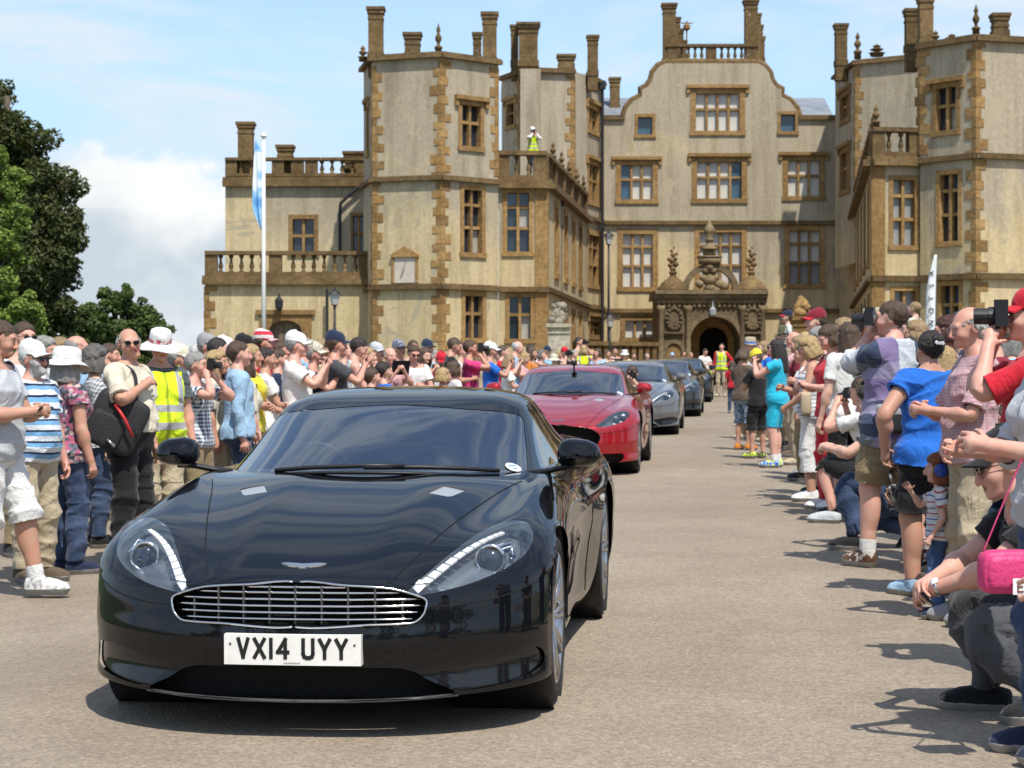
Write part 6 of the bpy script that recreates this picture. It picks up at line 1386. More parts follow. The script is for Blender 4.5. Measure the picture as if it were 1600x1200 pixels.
def cloth(kind, *cols, sc=1.0, rough=.85):
    """plain / stripe / vstripe / check / plaid / floral / denim / camo / vest"""
    key = ('cloth', kind, cols, sc)
    if key in MATS: return MATS[key]
    mt = bpy.data.materials.new(kind+'_cloth'); mt.use_nodes = True; nt = mt.node_tree; b = nt.nodes['Principled BSDF']; vec, (x, y, z) = attr_nodes(nt); M = lambda *a, **k: mathn(nt, *a, **k)
    a = cols[0]; col = None
    ang = M('ADD', M('MULTIPLY', x, 1.0), M('MULTIPLY', y, .8))
    if kind in ('stripe', 'stripe3'):
        per = .075*sc; f = M('FRACT', M('DIVIDE', z, per)); col = mixc(nt, M('GREATER_THAN', f, .55), a, cols[1])
        if kind == 'stripe3': col = mixc(nt, M('MULTIPLY', M('GREATER_THAN', f, .38), M('LESS_THAN', f, .55)), col, cols[2])
    elif kind == 'thin':
        f = M('FRACT', M('DIVIDE', z, .05*sc)); g = M('FRACT', M('DIVIDE', z, .10*sc)); col = mixc(nt, M('LESS_THAN', f, .22), a, cols[1])
        if len(cols) > 2: col = mixc(nt, M('MULTIPLY', M('LESS_THAN', f, .22), M('GREATER_THAN', g, .5)), col, cols[2])
    elif kind == 'check':
        p = .030*sc; f = M('GREATER_THAN', M('FRACT', M('DIVIDE', z, p)), .5); g = M('GREATER_THAN', M('FRACT', M('DIVIDE', ang, p)), .5); s = M('MULTIPLY', M('ADD', f, g), .5); col = mixc(nt, s, a, cols[1])
    elif kind == 'plaid':
        p = .24*sc; fz = M('FRACT', M('DIVIDE', M('SUBTRACT', z, 1.24), p)); fx = M('FRACT', M('DIVIDE', M('ADD', x, .10), p*.9)); fz2 = M('FRACT', M('DIVIDE', z, .03)); bz = M('GREATER_THAN', fz, .45); bx = M('GREATER_THAN', fx, .5); bx2 = M('MULTIPLY', M('GREATER_THAN', fx, .05), M('LESS_THAN', fx, .5))
        tile = M('MODULO', M('ADD', M('ADD', x, 2.0), .095), .36); inA = M('LESS_THAN', tile, .095); inB = M('MULTIPLY', M('GREATER_THAN', tile, .095), M('LESS_THAN', tile, .20))
        col = mixc(nt, M('MULTIPLY', M('LESS_THAN', fz2, .35), .10), a, cols[1]); col = mixc(nt, M('MULTIPLY', M('GREATER_THAN', fz, .8), .22), col, cols[1]); col = mixc(nt, M('MULTIPLY', inA, M('ADD', .70, M('MULTIPLY', bz, .22))), col, cols[2]); col = mixc(nt, M('MULTIPLY', inB, M('ADD', .72, M('MULTIPLY', bz, .25))), col, cols[1])
    elif kind == 'floral':
        v = nt.nodes.new('ShaderNodeTexVoronoi'); v.inputs['Scale'].default_value = 38/sc; nt.links.new(vec, v.inputs[0]); r = nt.nodes.new('ShaderNodeValToRGB'); sp = nt.nodes.new('ShaderNodeSeparateColor'); nt.links.new(v.outputs['Color'], sp.inputs[0]); nt.links.new(sp.outputs[0], r.inputs[0]); r.color_ramp.interpolation = 'CONSTANT'
        e = r.color_ramp.elements
        while len(e) < len(cols): e.new(.5)
        for i, (el, c) in enumerate(zip(e, cols)): el.position = i/len(cols); el.color = (*c, 1)
        col = r.outputs[0]
    elif kind == 'camo':
        n = noisen(nt, vec, 24/sc, 3); col = mixc(nt, stepn(nt, n, .44, .50), a, cols[1]); n = noisen(nt, vec, 33/sc, 3); col = mixc(nt, stepn(nt, n, .54, .58), col, cols[2])
    elif kind == 'denim':
        n = noisen(nt, vec, 5, 5); col = mixc(nt, stepn(nt, n, .35, .7), a, tuple(min(1, v*1.8+.03) for v in a)); n = noisen(nt, vec, 220, 2); col = mixc(nt, .5, col, mixc(nt, n, (.5, .5, .5), (1.4, 1.4, 1.4)), 'MULTIPLY')
    elif kind == 'vest':
        # reflective grey bands round the body and over the shoulders
        b1 = M('MULTIPLY', M('GREATER_THAN', z, 1.125), M('LESS_THAN', z, 1.18)); b2 = M('MULTIPLY', M('GREATER_THAN', z, .985), M('LESS_THAN', z, 1.04)); ax2 = M('ABSOLUTE', x); b3 = M('MULTIPLY', M('MULTIPLY', M('GREATER_THAN', ax2, .085), M('LESS_THAN', ax2, .125)), M('GREATER_THAN', z, 1.17)); bb = M('MAXIMUM', M('MAXIMUM', b1, b2), b3); col = mixc(nt, bb, a, cols[1]); op = M('MULTIPLY', M('LESS_THAN', ax2, .012), M('LESS_THAN', y, -.04)); col = mixc(nt, M('MULTIPLY', op, .5), col, (.02, .02, .02))
    n = noisen(nt, vec, 9, 4)
    base = a if col is None else col
    col = mixc(nt, .8, base, mixc(nt, stepn(nt, n, .3, .7), (.86, .86, .86), (1.1, 1.1, 1.1)), 'MULTIPLY'); nt.links.new(col, b.inputs['Base Color']); b.inputs['Roughness'].default_value = rough; b.inputs['Specular IOR Level'].default_value = .2; b.inputs['Sheen Weight'].default_value = .15
    wn = nt.nodes.new('ShaderNodeTexNoise'); wn.inputs['Scale'].default_value = 8.5; wn.inputs['Detail'].default_value = 3; wn.inputs['Roughness'].default_value = .5; wn.inputs['Distortion'].default_value = 1.6; mpw = nt.nodes.new('ShaderNodeMapping'); mpw.inputs['Scale'].default_value = (1.3, 1.3, .75); mpw.inputs['Rotation'].default_value = (.3, .4, 0); nt.links.new(vec, mpw.inputs[0]); nt.links.new(mpw.outputs[0], wn.inputs['Vector'])
    rid = M('ABSOLUTE', M('SUBTRACT', wn.outputs[0], .5)); hgt = M('ADD', M('POWER', rid, .7), M('MULTIPLY', noisen(nt, vec, 60, 4), .05)); bp = nt.nodes.new('ShaderNodeBump'); bp.inputs['Strength'].default_value = .35; bp.inputs['Distance'].default_value = .035; nt.links.new(hgt, bp.inputs['Height']); nt.links.new(bp.outputs[0], b.inputs['Normal'])
    MATS[key] = mt; return mt
def hair_mat(c):
    key = ('hair', c)
    if key in MATS: return MATS[key]
    mt = bpy.data.materials.new('hair'); mt.use_nodes = True; nt = mt.node_tree; b = nt.nodes['Principled BSDF']; vec, (x, y, z) = attr_nodes(nt)
    mp = nt.nodes.new('ShaderNodeMapping'); mp.inputs['Scale'].default_value = (1, 1, .22); nt.links.new(vec, mp.inputs[0]); n = noisen(nt, mp.outputs[0], 130, 4, .7); n2 = noisen(nt, vec, 14, 3)
    col = mixc(nt, stepn(nt, n, .3, .7), tuple(v*.45 for v in c), tuple(min(1, v*1.45) for v in c)); col = mixc(nt, .7, col, mixc(nt, stepn(nt, n2, .3, .7), (.65, .65, .65), (1.25, 1.25, 1.25)), 'MULTIPLY'); nt.links.new(col, b.inputs['Base Color']); b.inputs['Roughness'].default_value = .45
    bp = nt.nodes.new('ShaderNodeBump'); bp.inputs['Strength'].default_value = .9; bp.inputs['Distance'].default_value = .01; nt.links.new(n, bp.inputs['Height']); nt.links.new(bp.outputs[0], b.inputs['Normal']); MATS[key] = mt; return mt
HC = dict(brown=(.075, .042, .022), dark=(.022, .015, .011), grey=(.30, .29, .27), white=(.55, .54, .51), blond=(.42, .29, .13), fair=(.30, .20, .10), ginger=(.26, .085, .028), dgrey=(.13, .12, .11), maroon=(.07, .018, .015))
def lap_smooth(P, F, it, fixed, lam=.5, nrm=None):
    E = np.vstack([F[:, [0, 1]], F[:, [1, 2]], F[:, [2, 0]]]); E = np.vstack([E, E[:, ::-1]]); deg = np.bincount(E[:, 0], minlength=len(P)).astype(float)
    for _ in range(it):
        S = np.zeros_like(P); np.add.at(S, E[:, 0], P[E[:, 1]]); Q = S/np.maximum(deg, 1)[:, None]; D = (Q-P)*lam*(~fixed)[:, None]
        if nrm is not None: D = nrm*(D*nrm).sum(1)[:, None]
        P = P+D
    return P
def sub_mesh(T, mask):
    F = T['F'][mask]; u, inv = np.unique(F, return_inverse=True); return u, inv.reshape(-1, 3)
def boundary_edges(F):
    E = np.vstack([F[:, [0, 1]], F[:, [1, 2]], F[:, [2, 0]]]); key = E[:, 0].astype(np.int64)*1000003+E[:, 1]; rkey = E[:, 1].astype(np.int64)*1000003+E[:, 0]; return E[~np.isin(key, rkey)]
def fold(V, ph, k):
    x, y, z = V.T; return (np.sin(k*(z*1.0+x*.8)+ph+1.5*np.sin(k*.45*(x-y)+ph*2))*.6+np.sin(k*1.7*(z*.7-x*1.1+y*.6)+ph*3+1.2*np.sin(k*.6*z+ph))*.4)
def creases(V, ph):
    """narrow ridges of hanging cloth: diagonal drags from shoulder, waist and knee, in patches"""
    x, y, z = V.T; ax_ = np.abs(x); out = np.zeros(len(V))
    for a, b, c, f, q in ((.9, .5, 1.0, 30, 0), (-.8, .6, .9, 38, 2), (.25, -.3, 1.2, 52, 4), (1.6, 1.2, .15, 26, 1)):
        t = f*(a*x+b*y+c*z)+1.6*np.sin(9*x+7*z+ph+q)+1.1*np.sin(13*z-8*y+2*ph+q); m = np.clip(np.sin(6*x+5*z+8*y+ph*1.7+q)+.25, 0, 1); out += m*((1-np.abs(np.sin(t/2)))**2-.25)
    return out
def subdiv(F, *arrs):
    E = np.sort(np.vstack([F[:, [0, 1]], F[:, [1, 2]], F[:, [2, 0]]]), 1); n = len(arrs[0]); key, inv = np.unique(E[:, 0].astype(np.int64)*1000003+E[:, 1], return_inverse=True); a, b = key//1000003, key % 1000003; m = len(F); i0, i1, i2 = n+inv[:m], n+inv[m:2*m], n+inv[2*m:]
    return (np.vstack([np.stack([F[:, 0], i0, i2], 1), np.stack([i0, F[:, 1], i1], 1), np.stack([i2, i1, F[:, 2]], 1), np.stack([i0, i1, i2], 1)]),)+tuple(np.vstack([A, (A[a]+A[b])/2]) for A in arrs)
class Person: pass
SOLE = principled('shoe_sole', (.30, .29, .27), .7)
def person(name, label, loc, height, yaw, pose, top=None, bottom=None, shoes=None, hair=('short', 'brown'), tone='fair', build=0.0, belly=0.0, fem=0, lod='mid', hat=None, glasses=None, vest=None, beard=None, group='spectators lining the drive', kid=0.0, socks=None, stubble=0, coat=None):
    """one person: body mesh with clothing and hair as parts; faces yaw (0 = towards the camera side -y)"""
    T = TPL[lod]; V0 = T['V']; N = T['N']; W = T['W']; F = T['F']; C = T['C']; rs = RNG.random()*6
    V = V0.copy(); z = V[:, 2]; y = V[:, 1]; ax_ = np.abs(V[:, 0]); aw = arm_par(V)[0]; isa = (W[:, [BI['Lup'], BI['Rup'], BI['Lfo'], BI['Rfo']]].sum(1))
    tors = W[:, :3].sum(1); hand = 1-tors-isa-W[:, 3]-W[:, 4]-W[:, [BI[s+b] for s in 'LR' for b in ('th', 'sh', 'ft')]].sum(1); leg = W[:, [BI['Lth'], BI['Rth'], BI['Lsh'], BI['Rsh']]].sum(1)
    V += N*(build*.7*(.045*tors+.022*isa+.030*leg+.006*(W[:, 3]+W[:, 4]*(z < 1.62)))[:, None])
    V[:, 1] -= belly*.11*np.exp(-((z-1.06)/.13)**2)*np.clip(-N[:, 1], 0, 1)*tors; V[:, 1] -= belly*.05*np.exp(-((z-1.22)/.1)**2)*np.clip(-N[:, 1], 0, 1)*tors
    if fem:
        V[:, 1] -= fem*.042*np.exp(-((z-1.285)/.055)**2-((ax_-.075)/.05)**2)*np.clip(-N[:, 1]*2, 0, 1)*tors; V[:, 0] *= 1+fem*(.07*np.exp(-((z-.93)/.10)**2)-.07*np.exp(-((z-1.12)/.09)**2))*tors; V[:, 0] *= 1-.05*fem*np.exp(-((z-1.40)/.1)**2)*tors
    if kid: # bigger head, softer limbs
        hw = W[:, 4]+W[:, 3]*.5; hc = np.array([0, .01, 1.56]); V = V+(V-hc)*(.42*kid*hw)[:, None]
    sol = solve(pose); s = height/(H0+(.05 if kid > .5 else 0)); Rz = rot('z', yaw); M0 = np.asarray(loc, float)
    def place(P): return (P*s)@Rz.T
    root = empty(name, loc); tag(root, label, 'person', group)
    p = Person(); p.root, p.s, p.sol = root, s, sol
    Rm, J0, J = sol
    def bone_pt(b, x): return Vector(M0+place((Rm[b]@(np.asarray(x, float)-J0[b])+J[b])[None])[0])
    p.pt = bone_pt; p.rotm = lambda b: Matrix((Rz@Rm[b]).tolist()); p.hand = lambda si, d=.085, o=.03: bone_pt(si+'ha', (WR+ARM*d+PN*o)*np.array([1 if si == 'L' else -1, 1, 1]))
    dressed = np.zeros(len(V), bool)
    Cz, Ca, Cap = C[:, 2], T['arm'], T['ap']; ishead = C[:, 2] > 1.5
    def garment(nm, mask, off, mat, it=2, amp=.004, k=26, par=None, inner=.8, rim=True):
        u, f = sub_mesh(T, mask)
        if len(f) == 0: return None
        Vu, R0, Nu, Wt = V[u], V0[u], N[u].copy(), W[u]
        if lod == 'near' and nm != 'shoe': f, Vu, R0, Nu, Wt = subdiv(f, Vu, R0, Nu, Wt)
        nu_ = len(Vu); o = off(Vu) if callable(off) else np.full(nu_, off)
        if nm in ('trousers', 'shorts', 'sock'): Nu[:, 2] *= np.where(R0[:, 2] < .80, 0, 1); Nu /= np.maximum(np.linalg.norm(Nu, axis=1), .2)[:, None]
        if nm in ('shirt', 'high_visibility_vest'): Nu[:, 2] *= np.where(R0[:, 2] < 1.05, .15, 1); Nu /= np.maximum(np.linalg.norm(Nu, axis=1), .3)[:, None]
        Nu = lap_smooth(Nu, f, 3, np.zeros(nu_, bool)); P = Vu+Nu*o[:, None]; be = boundary_edges(f); fx = np.zeros(nu_, bool); fx[be.ravel()] = True
        P = lap_smooth(P, f, it, fx, .5, Nu); n2 = Nu; P = P+n2*(amp*.55*fold(R0, rs, k)+(amp*2.2*creases(R0, rs) if amp > .002 else 0)+np.minimum(o*.35, .004))[:, None]
        if rim:
            bu = np.unique(be); mp = np.full(nu_, -1); mp[bu] = nu_+np.arange(len(bu)); P = np.vstack([P, P[bu]-n2[bu]*(np.maximum(o[bu]*inner, .004))[:, None]]); Wt = np.vstack([Wt, Wt[bu]]); R0 = np.vstack([R0, R0[bu]]); e0, e1 = be[:, 0], be[:, 1]; f = np.vstack([f, np.stack([e1, e0, mp[e0]], 1), np.stack([e1, mp[e0], mp[e1]], 1)])
        Q = place(skin(P, Wt, sol))
        if nm == 'shoe': lo_ = Q[:, 2].min(); Q[:, 2] = np.where(Q[:, 2] < lo_+.018*s, lo_, Q[:, 2])
        ob = link(nm, np_mesh(nm, Q, f, mat, True, attrs={'rest': R0}, normals=vnormals(Q, f)), par or root); inn = np.ones(len(V), bool); inn[F[~mask].ravel()] = False; dressed[inn & np.isin(np.arange(len(V)), u)] = True; return ob
    if bottom:
        lz = LEGZ[bottom[0]]; loose = bottom[2] if len(bottom) > 2 else 1.0; nm = 'trousers' if bottom[0] == 'long' else 'shorts'
        garment(nm, (Cz > lz) & (Cz < .985) & ~Ca, lambda P: .007+loose*(.003+.013*np.clip((.92-P[:, 2])/(.92-lz), 0, 1)**(1 if bottom[0] != 'long' else .6)), bottom[1], 3, .004+.0025*loose, 24)
    if shoes:
        for si in (1, -1):
            u_m = (Cz < .088) & (C[:, 0]*si > 0) & ~Ca; so = garment('shoe', u_m, lambda P: .009+.006*(P[:, 2] < .027), [shoes, SOLE], 1, 0, inner=.5); fz = np.zeros(len(so.data.polygons), np.int32); fz[:u_m.sum()] = Cz[u_m] < .026; so.data.polygons.foreach_set('material_index', fz)
    if socks: 
        for si in (1, -1): garment('sock', (Cz < .17) & (Cz > .06) & (C[:, 0]*si > 0) & ~Ca & (Cz < LEGZ['crop']), .004, socks, 0, .001)
    if top:
        sl, hem, neck = SLEEVE[top[0]], HEMZ[top[1]], NECKF[top[2]]; loose = top[4] if len(top) > 4 else 1.0
        mk = (((Cz > hem) & ~Ca & (neck(C) < 0)) | (Ca & (Cap < sl) & (Cz > .8)))
        if top[0] == 'none': mk = (Cz > hem) & (neck(C) < 0) & ~Ca
        garment('shirt', mk, lambda P: .007+loose*(.004+.007*np.clip((1.25-P[:, 2])/.3, 0, 1)+.010*np.exp(-((arm_par(P)[0]-sl)/.08)**2)*(np.abs(P[:, 0]) > .2)+.007*(P[:, 2] < 1.0)), top[3], 4, .0035+.002*loose, 22)
    if coat: garment('cardigan', (((Cz > HEMZ['hem']) & ~Ca & (NECKF['crew'](C) < 0)) | (Ca & (Cap < SLEEVE[coat[0]]) & (Cz > .8))) & ~((np.abs(C[:, 0]) < .05) & (C[:, 1] < 0)), lambda P: .022+.012*np.clip((1.25-P[:, 2])/.3, 0, 1), coat[1], 4, .005, 20)
    if vest: garment('high_visibility_vest', (Cz > .875) & ~Ca & (NECKF['crew'](C) < 0), lambda P: .026+.016*np.clip((1.3-P[:, 2])/.3, 0, 1), vest, 5, .005, 20)
    B = V-N*(.010*dressed)[:, None]; Q = place(skin(B, W, sol)); bc = HC.get(hair[1], HC['brown']) if hair else HC['brown']
    p.body = link('body', np_mesh('body', Q, F, skin_mat(tone, bc, stubble), True, attrs={'rest': V0}, normals=vnormals(Q, F)), root)
    ks = 1+.42*kid
    def headpart(P): P = np.asarray(P, float); P = np.array([0, .01, 1.56])+(P-np.array([0, .01, 1.56]))*ks; return place((P-J0['head'])@Rm['head'].T+J['head'])
    p.headpart = headpart
    if hair and hair[0] != 'bald':
        st = hair[0]; hm = hair_mat(HC[hair[1]]); th = dict(short=.013, crop=.006, full=.022, bob=.026, curly=.034, long=.016, bun=.010, ring=.012, pony=.010)[st]
        hf = HAIRF(V0)
        mask = (T['C'][:, 2] > 1.5) & (HAIRF(C) > 0)
        if st == 'ring': mask &= (C[:, 2] < 1.70+.25*(C[:, 1]-.03))
        u, f = sub_mesh(T, mask); R0 = V0[u]; o = th*np.clip(.25+hf[u]/.035, .15, 1); d = R0-np.array([0, .015, 1.655]); d /= np.linalg.norm(d, axis=1)[:, None]
        lump = fold(R0, rs, 60 if st in ('curly',) else 38); P = R0+d*(o*(1+(.30 if st in ('curly', 'full', 'bob') else .16)*lump))[:, None]; P = lap_smooth(P, f, 1, np.zeros(len(P), bool))
        if lod != 'far': f, P, R0 = subdiv(f, P, R0); n3 = vnormals(P, f); a3 = np.arctan2(R0[:, 0], R0[:, 1]-.015); P = P+n3*((.0035 if st != 'crop' else .0015)*np.sin(a3*46+9*np.sin(R0[:, 2]*60+rs)+R0[:, 0]*90)+.002*np.sin(R0@np.array([210., 170, 90])+rs))[:, None]
        Fh = [f]; Ph = [P]; off = len(P)
        if st in ('bob', 'long', 'curly', 'full'):
            ln = dict(bob=.10, long=.30, curly=.07, full=.03)[st]; na, nz = 34, 12; G = []
            for j in range(nz):
                t = j/(nz-1)
                for i in range(na):
                    a = -2.15+4.3*i/(na-1); rx, ry = .086+th*.55+.016*math.sin(t*2.6), .104+th*.45+.010*math.sin(t*2.6); zz = 1.668-t*(ln+.075)+.006*math.sin(a*5+rs); wv = 1+.035*math.sin(a*11+rs+t*4)+.02*math.sin(a*23-t*7); G.append((math.sin(a)*rx*wv, .018+math.cos(a)*ry*wv+(.022 if t > .5 else .022*t*2)*(st == 'long'), zz))
            G = np.array(G); gi = np.arange(na*nz).reshape(nz, na); q = np.stack([gi[:-1, :-1].ravel(), gi[1:, :-1].ravel(), gi[1:, 1:].ravel(), gi[:-1, 1:].ravel()], 1); f2 = np.vstack([q[:, [0, 1, 2]], q[:, [0, 2, 3]]]); Fh += [f2+off]; Ph.append(G); off += len(G)
            G2 = G*np.array([.90, .90, 1])+np.array([0, .001, 0]); Fh += [f2[:, ::-1]+off]; Ph.append(G2); off += len(G2)
            b0 = np.concatenate([gi[-1], ]); nb = len(G); o1 = off-2*nb; fb = np.stack([o1+b0[:-1], o1+nb+b0[:-1], o1+nb+b0[1:]], 1); fb2 = np.stack([o1+b0[:-1], o1+nb+b0[1:], o1+b0[1:]], 1); Fh += [fb, fb2]
        if st in ('bun', 'pony'):
            c = np.array([0, .105, 1.70]) if st == 'bun' else np.array([0, .115, 1.66]); rr = .042 if st == 'bun' else .03; th_, ph_ = np.meshgrid(np.linspace(0, math.pi, 9), np.linspace(0, 2*math.pi, 13)[:-1], indexing='ij'); lm = 1+.12*np.sin(ph_*5+th_*3); zs = 1 if st == 'bun' else 3.2
            G = np.stack([rr*lm*np.sin(th_)*np.cos(ph_), rr*lm*np.sin(th_)*np.sin(ph_), rr*zs*np.cos(th_)-(0 if st == 'bun' else .06)], -1).reshape(-1, 3)+c; gi = np.arange(9*12).reshape(9, 12); q = np.stack([gi[:-1].ravel(), gi[1:].ravel(), np.roll(gi, -1, 1)[1:].ravel(), np.roll(gi, -1, 1)[:-1].ravel()], 1); Fh += [np.vstack([q[:, [0, 1, 2]], q[:, [0, 2, 3]]])+off]; Ph.append(G); off += len(G)
        PH = np.vstack(Ph); link('hair', np_mesh('hair', headpart(PH), np.vstack(Fh), hm, True, attrs={'rest': PH}), root)
    if beard:
        bm = hair_mat(HC[beard]); cf = lambda P: (1.592-P[:, 2])-.55*np.maximum(0, np.abs(P[:, 0])*0)+np.clip((np.abs(P[:, 0])-.03)*1.2, 0, .04); mask = (C[:, 2] > 1.515) & (C[:, 1] < -.012+.0) & (cf(C) > 0) & ~((np.abs(C[:, 0]) < .02) & (np.abs(C[:, 2]-1.586) < .006)); u, f = sub_mesh(T, mask); R0 = V0[u]; d = R0-np.array([0, -.01, 1.60]); d /= np.linalg.norm(d, axis=1)[:, None]; P = R0+d*(.014+.005*fold(R0, rs, 70))[:, None]; link('beard', np_mesh('beard', headpart(P), f, bm, True, attrs={'rest': P}), root)
    if hat:
        kind, hmat = hat[0], hat[1]; hm2 = hat[2] if len(hat) > 2 else hmat
        n = 28; th_ = np.linspace(0, 2*math.pi, n+1)[:-1]; cz = 1.69; rows = []
        thk = .012 if not (hair and hair[0] in ('full', 'curly', 'bob', 'long')) else .024
        rx, ry = .0755+thk, .097+thk
        if kind == 'cap': prof = [(1.0, -.005), (1.0, .02), (.96, .045), (.84, .072), (.62, .092), (.33, .103), (.0, .107)]
        elif kind == 'sun': prof = [(1.02, -.015), (1.0, .03), (.97, .065), (.88, .090), (.62, .102), (.3, .106), (.0, .107)]
        elif kind == 'straw': prof = [(1.03, -.01), (1.0, .04), (.95, .085), (.86, .105), (.6, .112), (.3, .108), (.0, .106)]
        else: prof = [(1.03, -.02), (1.03, .02), (.98, .05), (.85, .078), (.62, .098), (.33, .108), (.0, .111)]
        G = np.array([(math.cos(t)*rx*r, .018+math.sin(t)*ry*r, cz+zz+.010*(math.sin(t)) if kind == 'cap' else cz+zz) for r, zz in prof for t in th_]); m_ = len(prof); gi = np.arange(m_*n).reshape(m_, n); nx_ = np.roll(gi, -1, 1); q = np.stack([gi[:-1].ravel(), nx_[:-1].ravel(), nx_[1:].ravel(), gi[1:].ravel()], 1); fh = np.vstack([q[:, [0, 1, 2]], q[:, [0, 2, 3]]])
        ho = link('hat', np_mesh('hat', headpart(G), fh, hmat, True, attrs={'rest': G}), root)
        if kind in ('cap',):
            nb = 11; bl_ = []; back = 1 if not (len(hat) > 3 and hat[3] == 'back') else -1
            for t in np.linspace(-1.0, 1.0, nb):
                a = -math.pi/2*back+t*1.0
                for r in (0, .35, .7, 1.0):
                    ext = .072*r*math.cos(t*1.25)**.5; bl_.append((math.cos(a)*(rx*.99)+math.cos(a)*ext*.25, .018+math.sin(a)*(ry*.99)-back*ext, cz+.004-.022*r*(.45+.55*abs(t)**2)-.012*t*t-.010*back*0))
            G = np.array(bl_); G2 = G-np.array([0, 0, .005]); gi = np.arange(nb*4).reshape(nb, 4); q = np.stack([gi[:-1, :-1].ravel(), gi[1:, :-1].ravel(), gi[1:, 1:].ravel(), gi[:-1, 1:].ravel()], 1); f = np.vstack([q[:, [0, 1, 2]], q[:, [0, 2, 3]]]); f2 = np.vstack([f, f[:, ::-1]+len(G)]); link('brim', np_mesh('brim', headpart(np.vstack([G, G2])), f2, hm2, True, attrs={'rest': np.vstack([G, G2])}), ho)
        elif kind in ('sun', 'straw', 'bucket'):
            w, dp = {'sun': (.078, .045), 'straw': (.06, .008), 'bucket': (.045, .035)}[kind]; G = []
            for r in (0, .5, 1.0):
                for t in th_: wob = .010*math.sin(3*t+rs)*r; G.append((math.cos(t)*(rx*1.0+w*r), .018+math.sin(t)*(ry+w*r), cz-.008-dp*r**1.3+wob))
            G = np.array(G); G2 = G-np.array([0, 0, .004]); gi = np.arange(3*n).reshape(3, n); nx_ = np.roll(gi, -1, 1); q = np.stack([gi[:-1].ravel(), gi[1:].ravel(), nx_[1:].ravel(), nx_[:-1].ravel()], 1); f = np.vstack([q[:, [0, 1, 2]], q[:, [0, 2, 3]]]); link('brim', np_mesh('brim', headpart(np.vstack([G, G2])), np.vstack([f, f[:, ::-1]+len(G)]), hmat, True, attrs={'rest': np.vstack([G, G2])}), ho)
            if len(hat) > 2:
                G = np.array([(math.cos(t)*rx*r, .018+math.sin(t)*ry*r, cz+zz) for r, zz in ((1.045, -.006), (1.045, .026)) for t in th_]); gi = np.arange(2*n).reshape(2, n); nx_ = np.roll(gi, -1, 1); q = np.stack([gi[0], nx_[0], nx_[1], gi[1]], 1); f = np.vstack([q[:, [0, 1, 2]], q[:, [0, 2, 3]]]); link('hat_band', np_mesh('hat_band', headpart(G), f, hm2, True, attrs={'rest': G}), ho)
    if glasses:
        mb = MB(); dk = glasses == 'dark'
        for si in (1, -1):
            c = [(.032*si+.021*np.sign(math.cos(t))*abs(math.cos(t))**.7, -.103+.10*((.032*si+.021*math.cos(t))**2)*4, 1.646+.0145*np.sign(math.sin(t))*abs(math.sin(t))**.7) for t in np.linspace(0, 2*math.pi, 17)[:-1]]
            if dk: mb.cur = 1; mb.raw(c, [tuple(range(16))]); mb.raw([(a, b_+.003, z_) for a, b_, z_ in c], [tuple(reversed(range(16)))])
            mb.cur = 0; mb.tube(c+[c[0]], .0018, 4, cap=False); mb.tube([(.053*si, -.092, 1.652), (.079*si, -.05, 1.652), (.086*si, .012, 1.648)], .002, 4)
        mb.tube([(-.011, -.104, 1.648), (0, -.108, 1.651), (.011, -.104, 1.648)], .002, 4); PV = headpart(np.array(mb.v)); mb.v = [tuple(q) for q in PV]; mb.build('sunglasses' if dk else 'glasses', [BLKP, GLOSSBK], root, True)
    return p
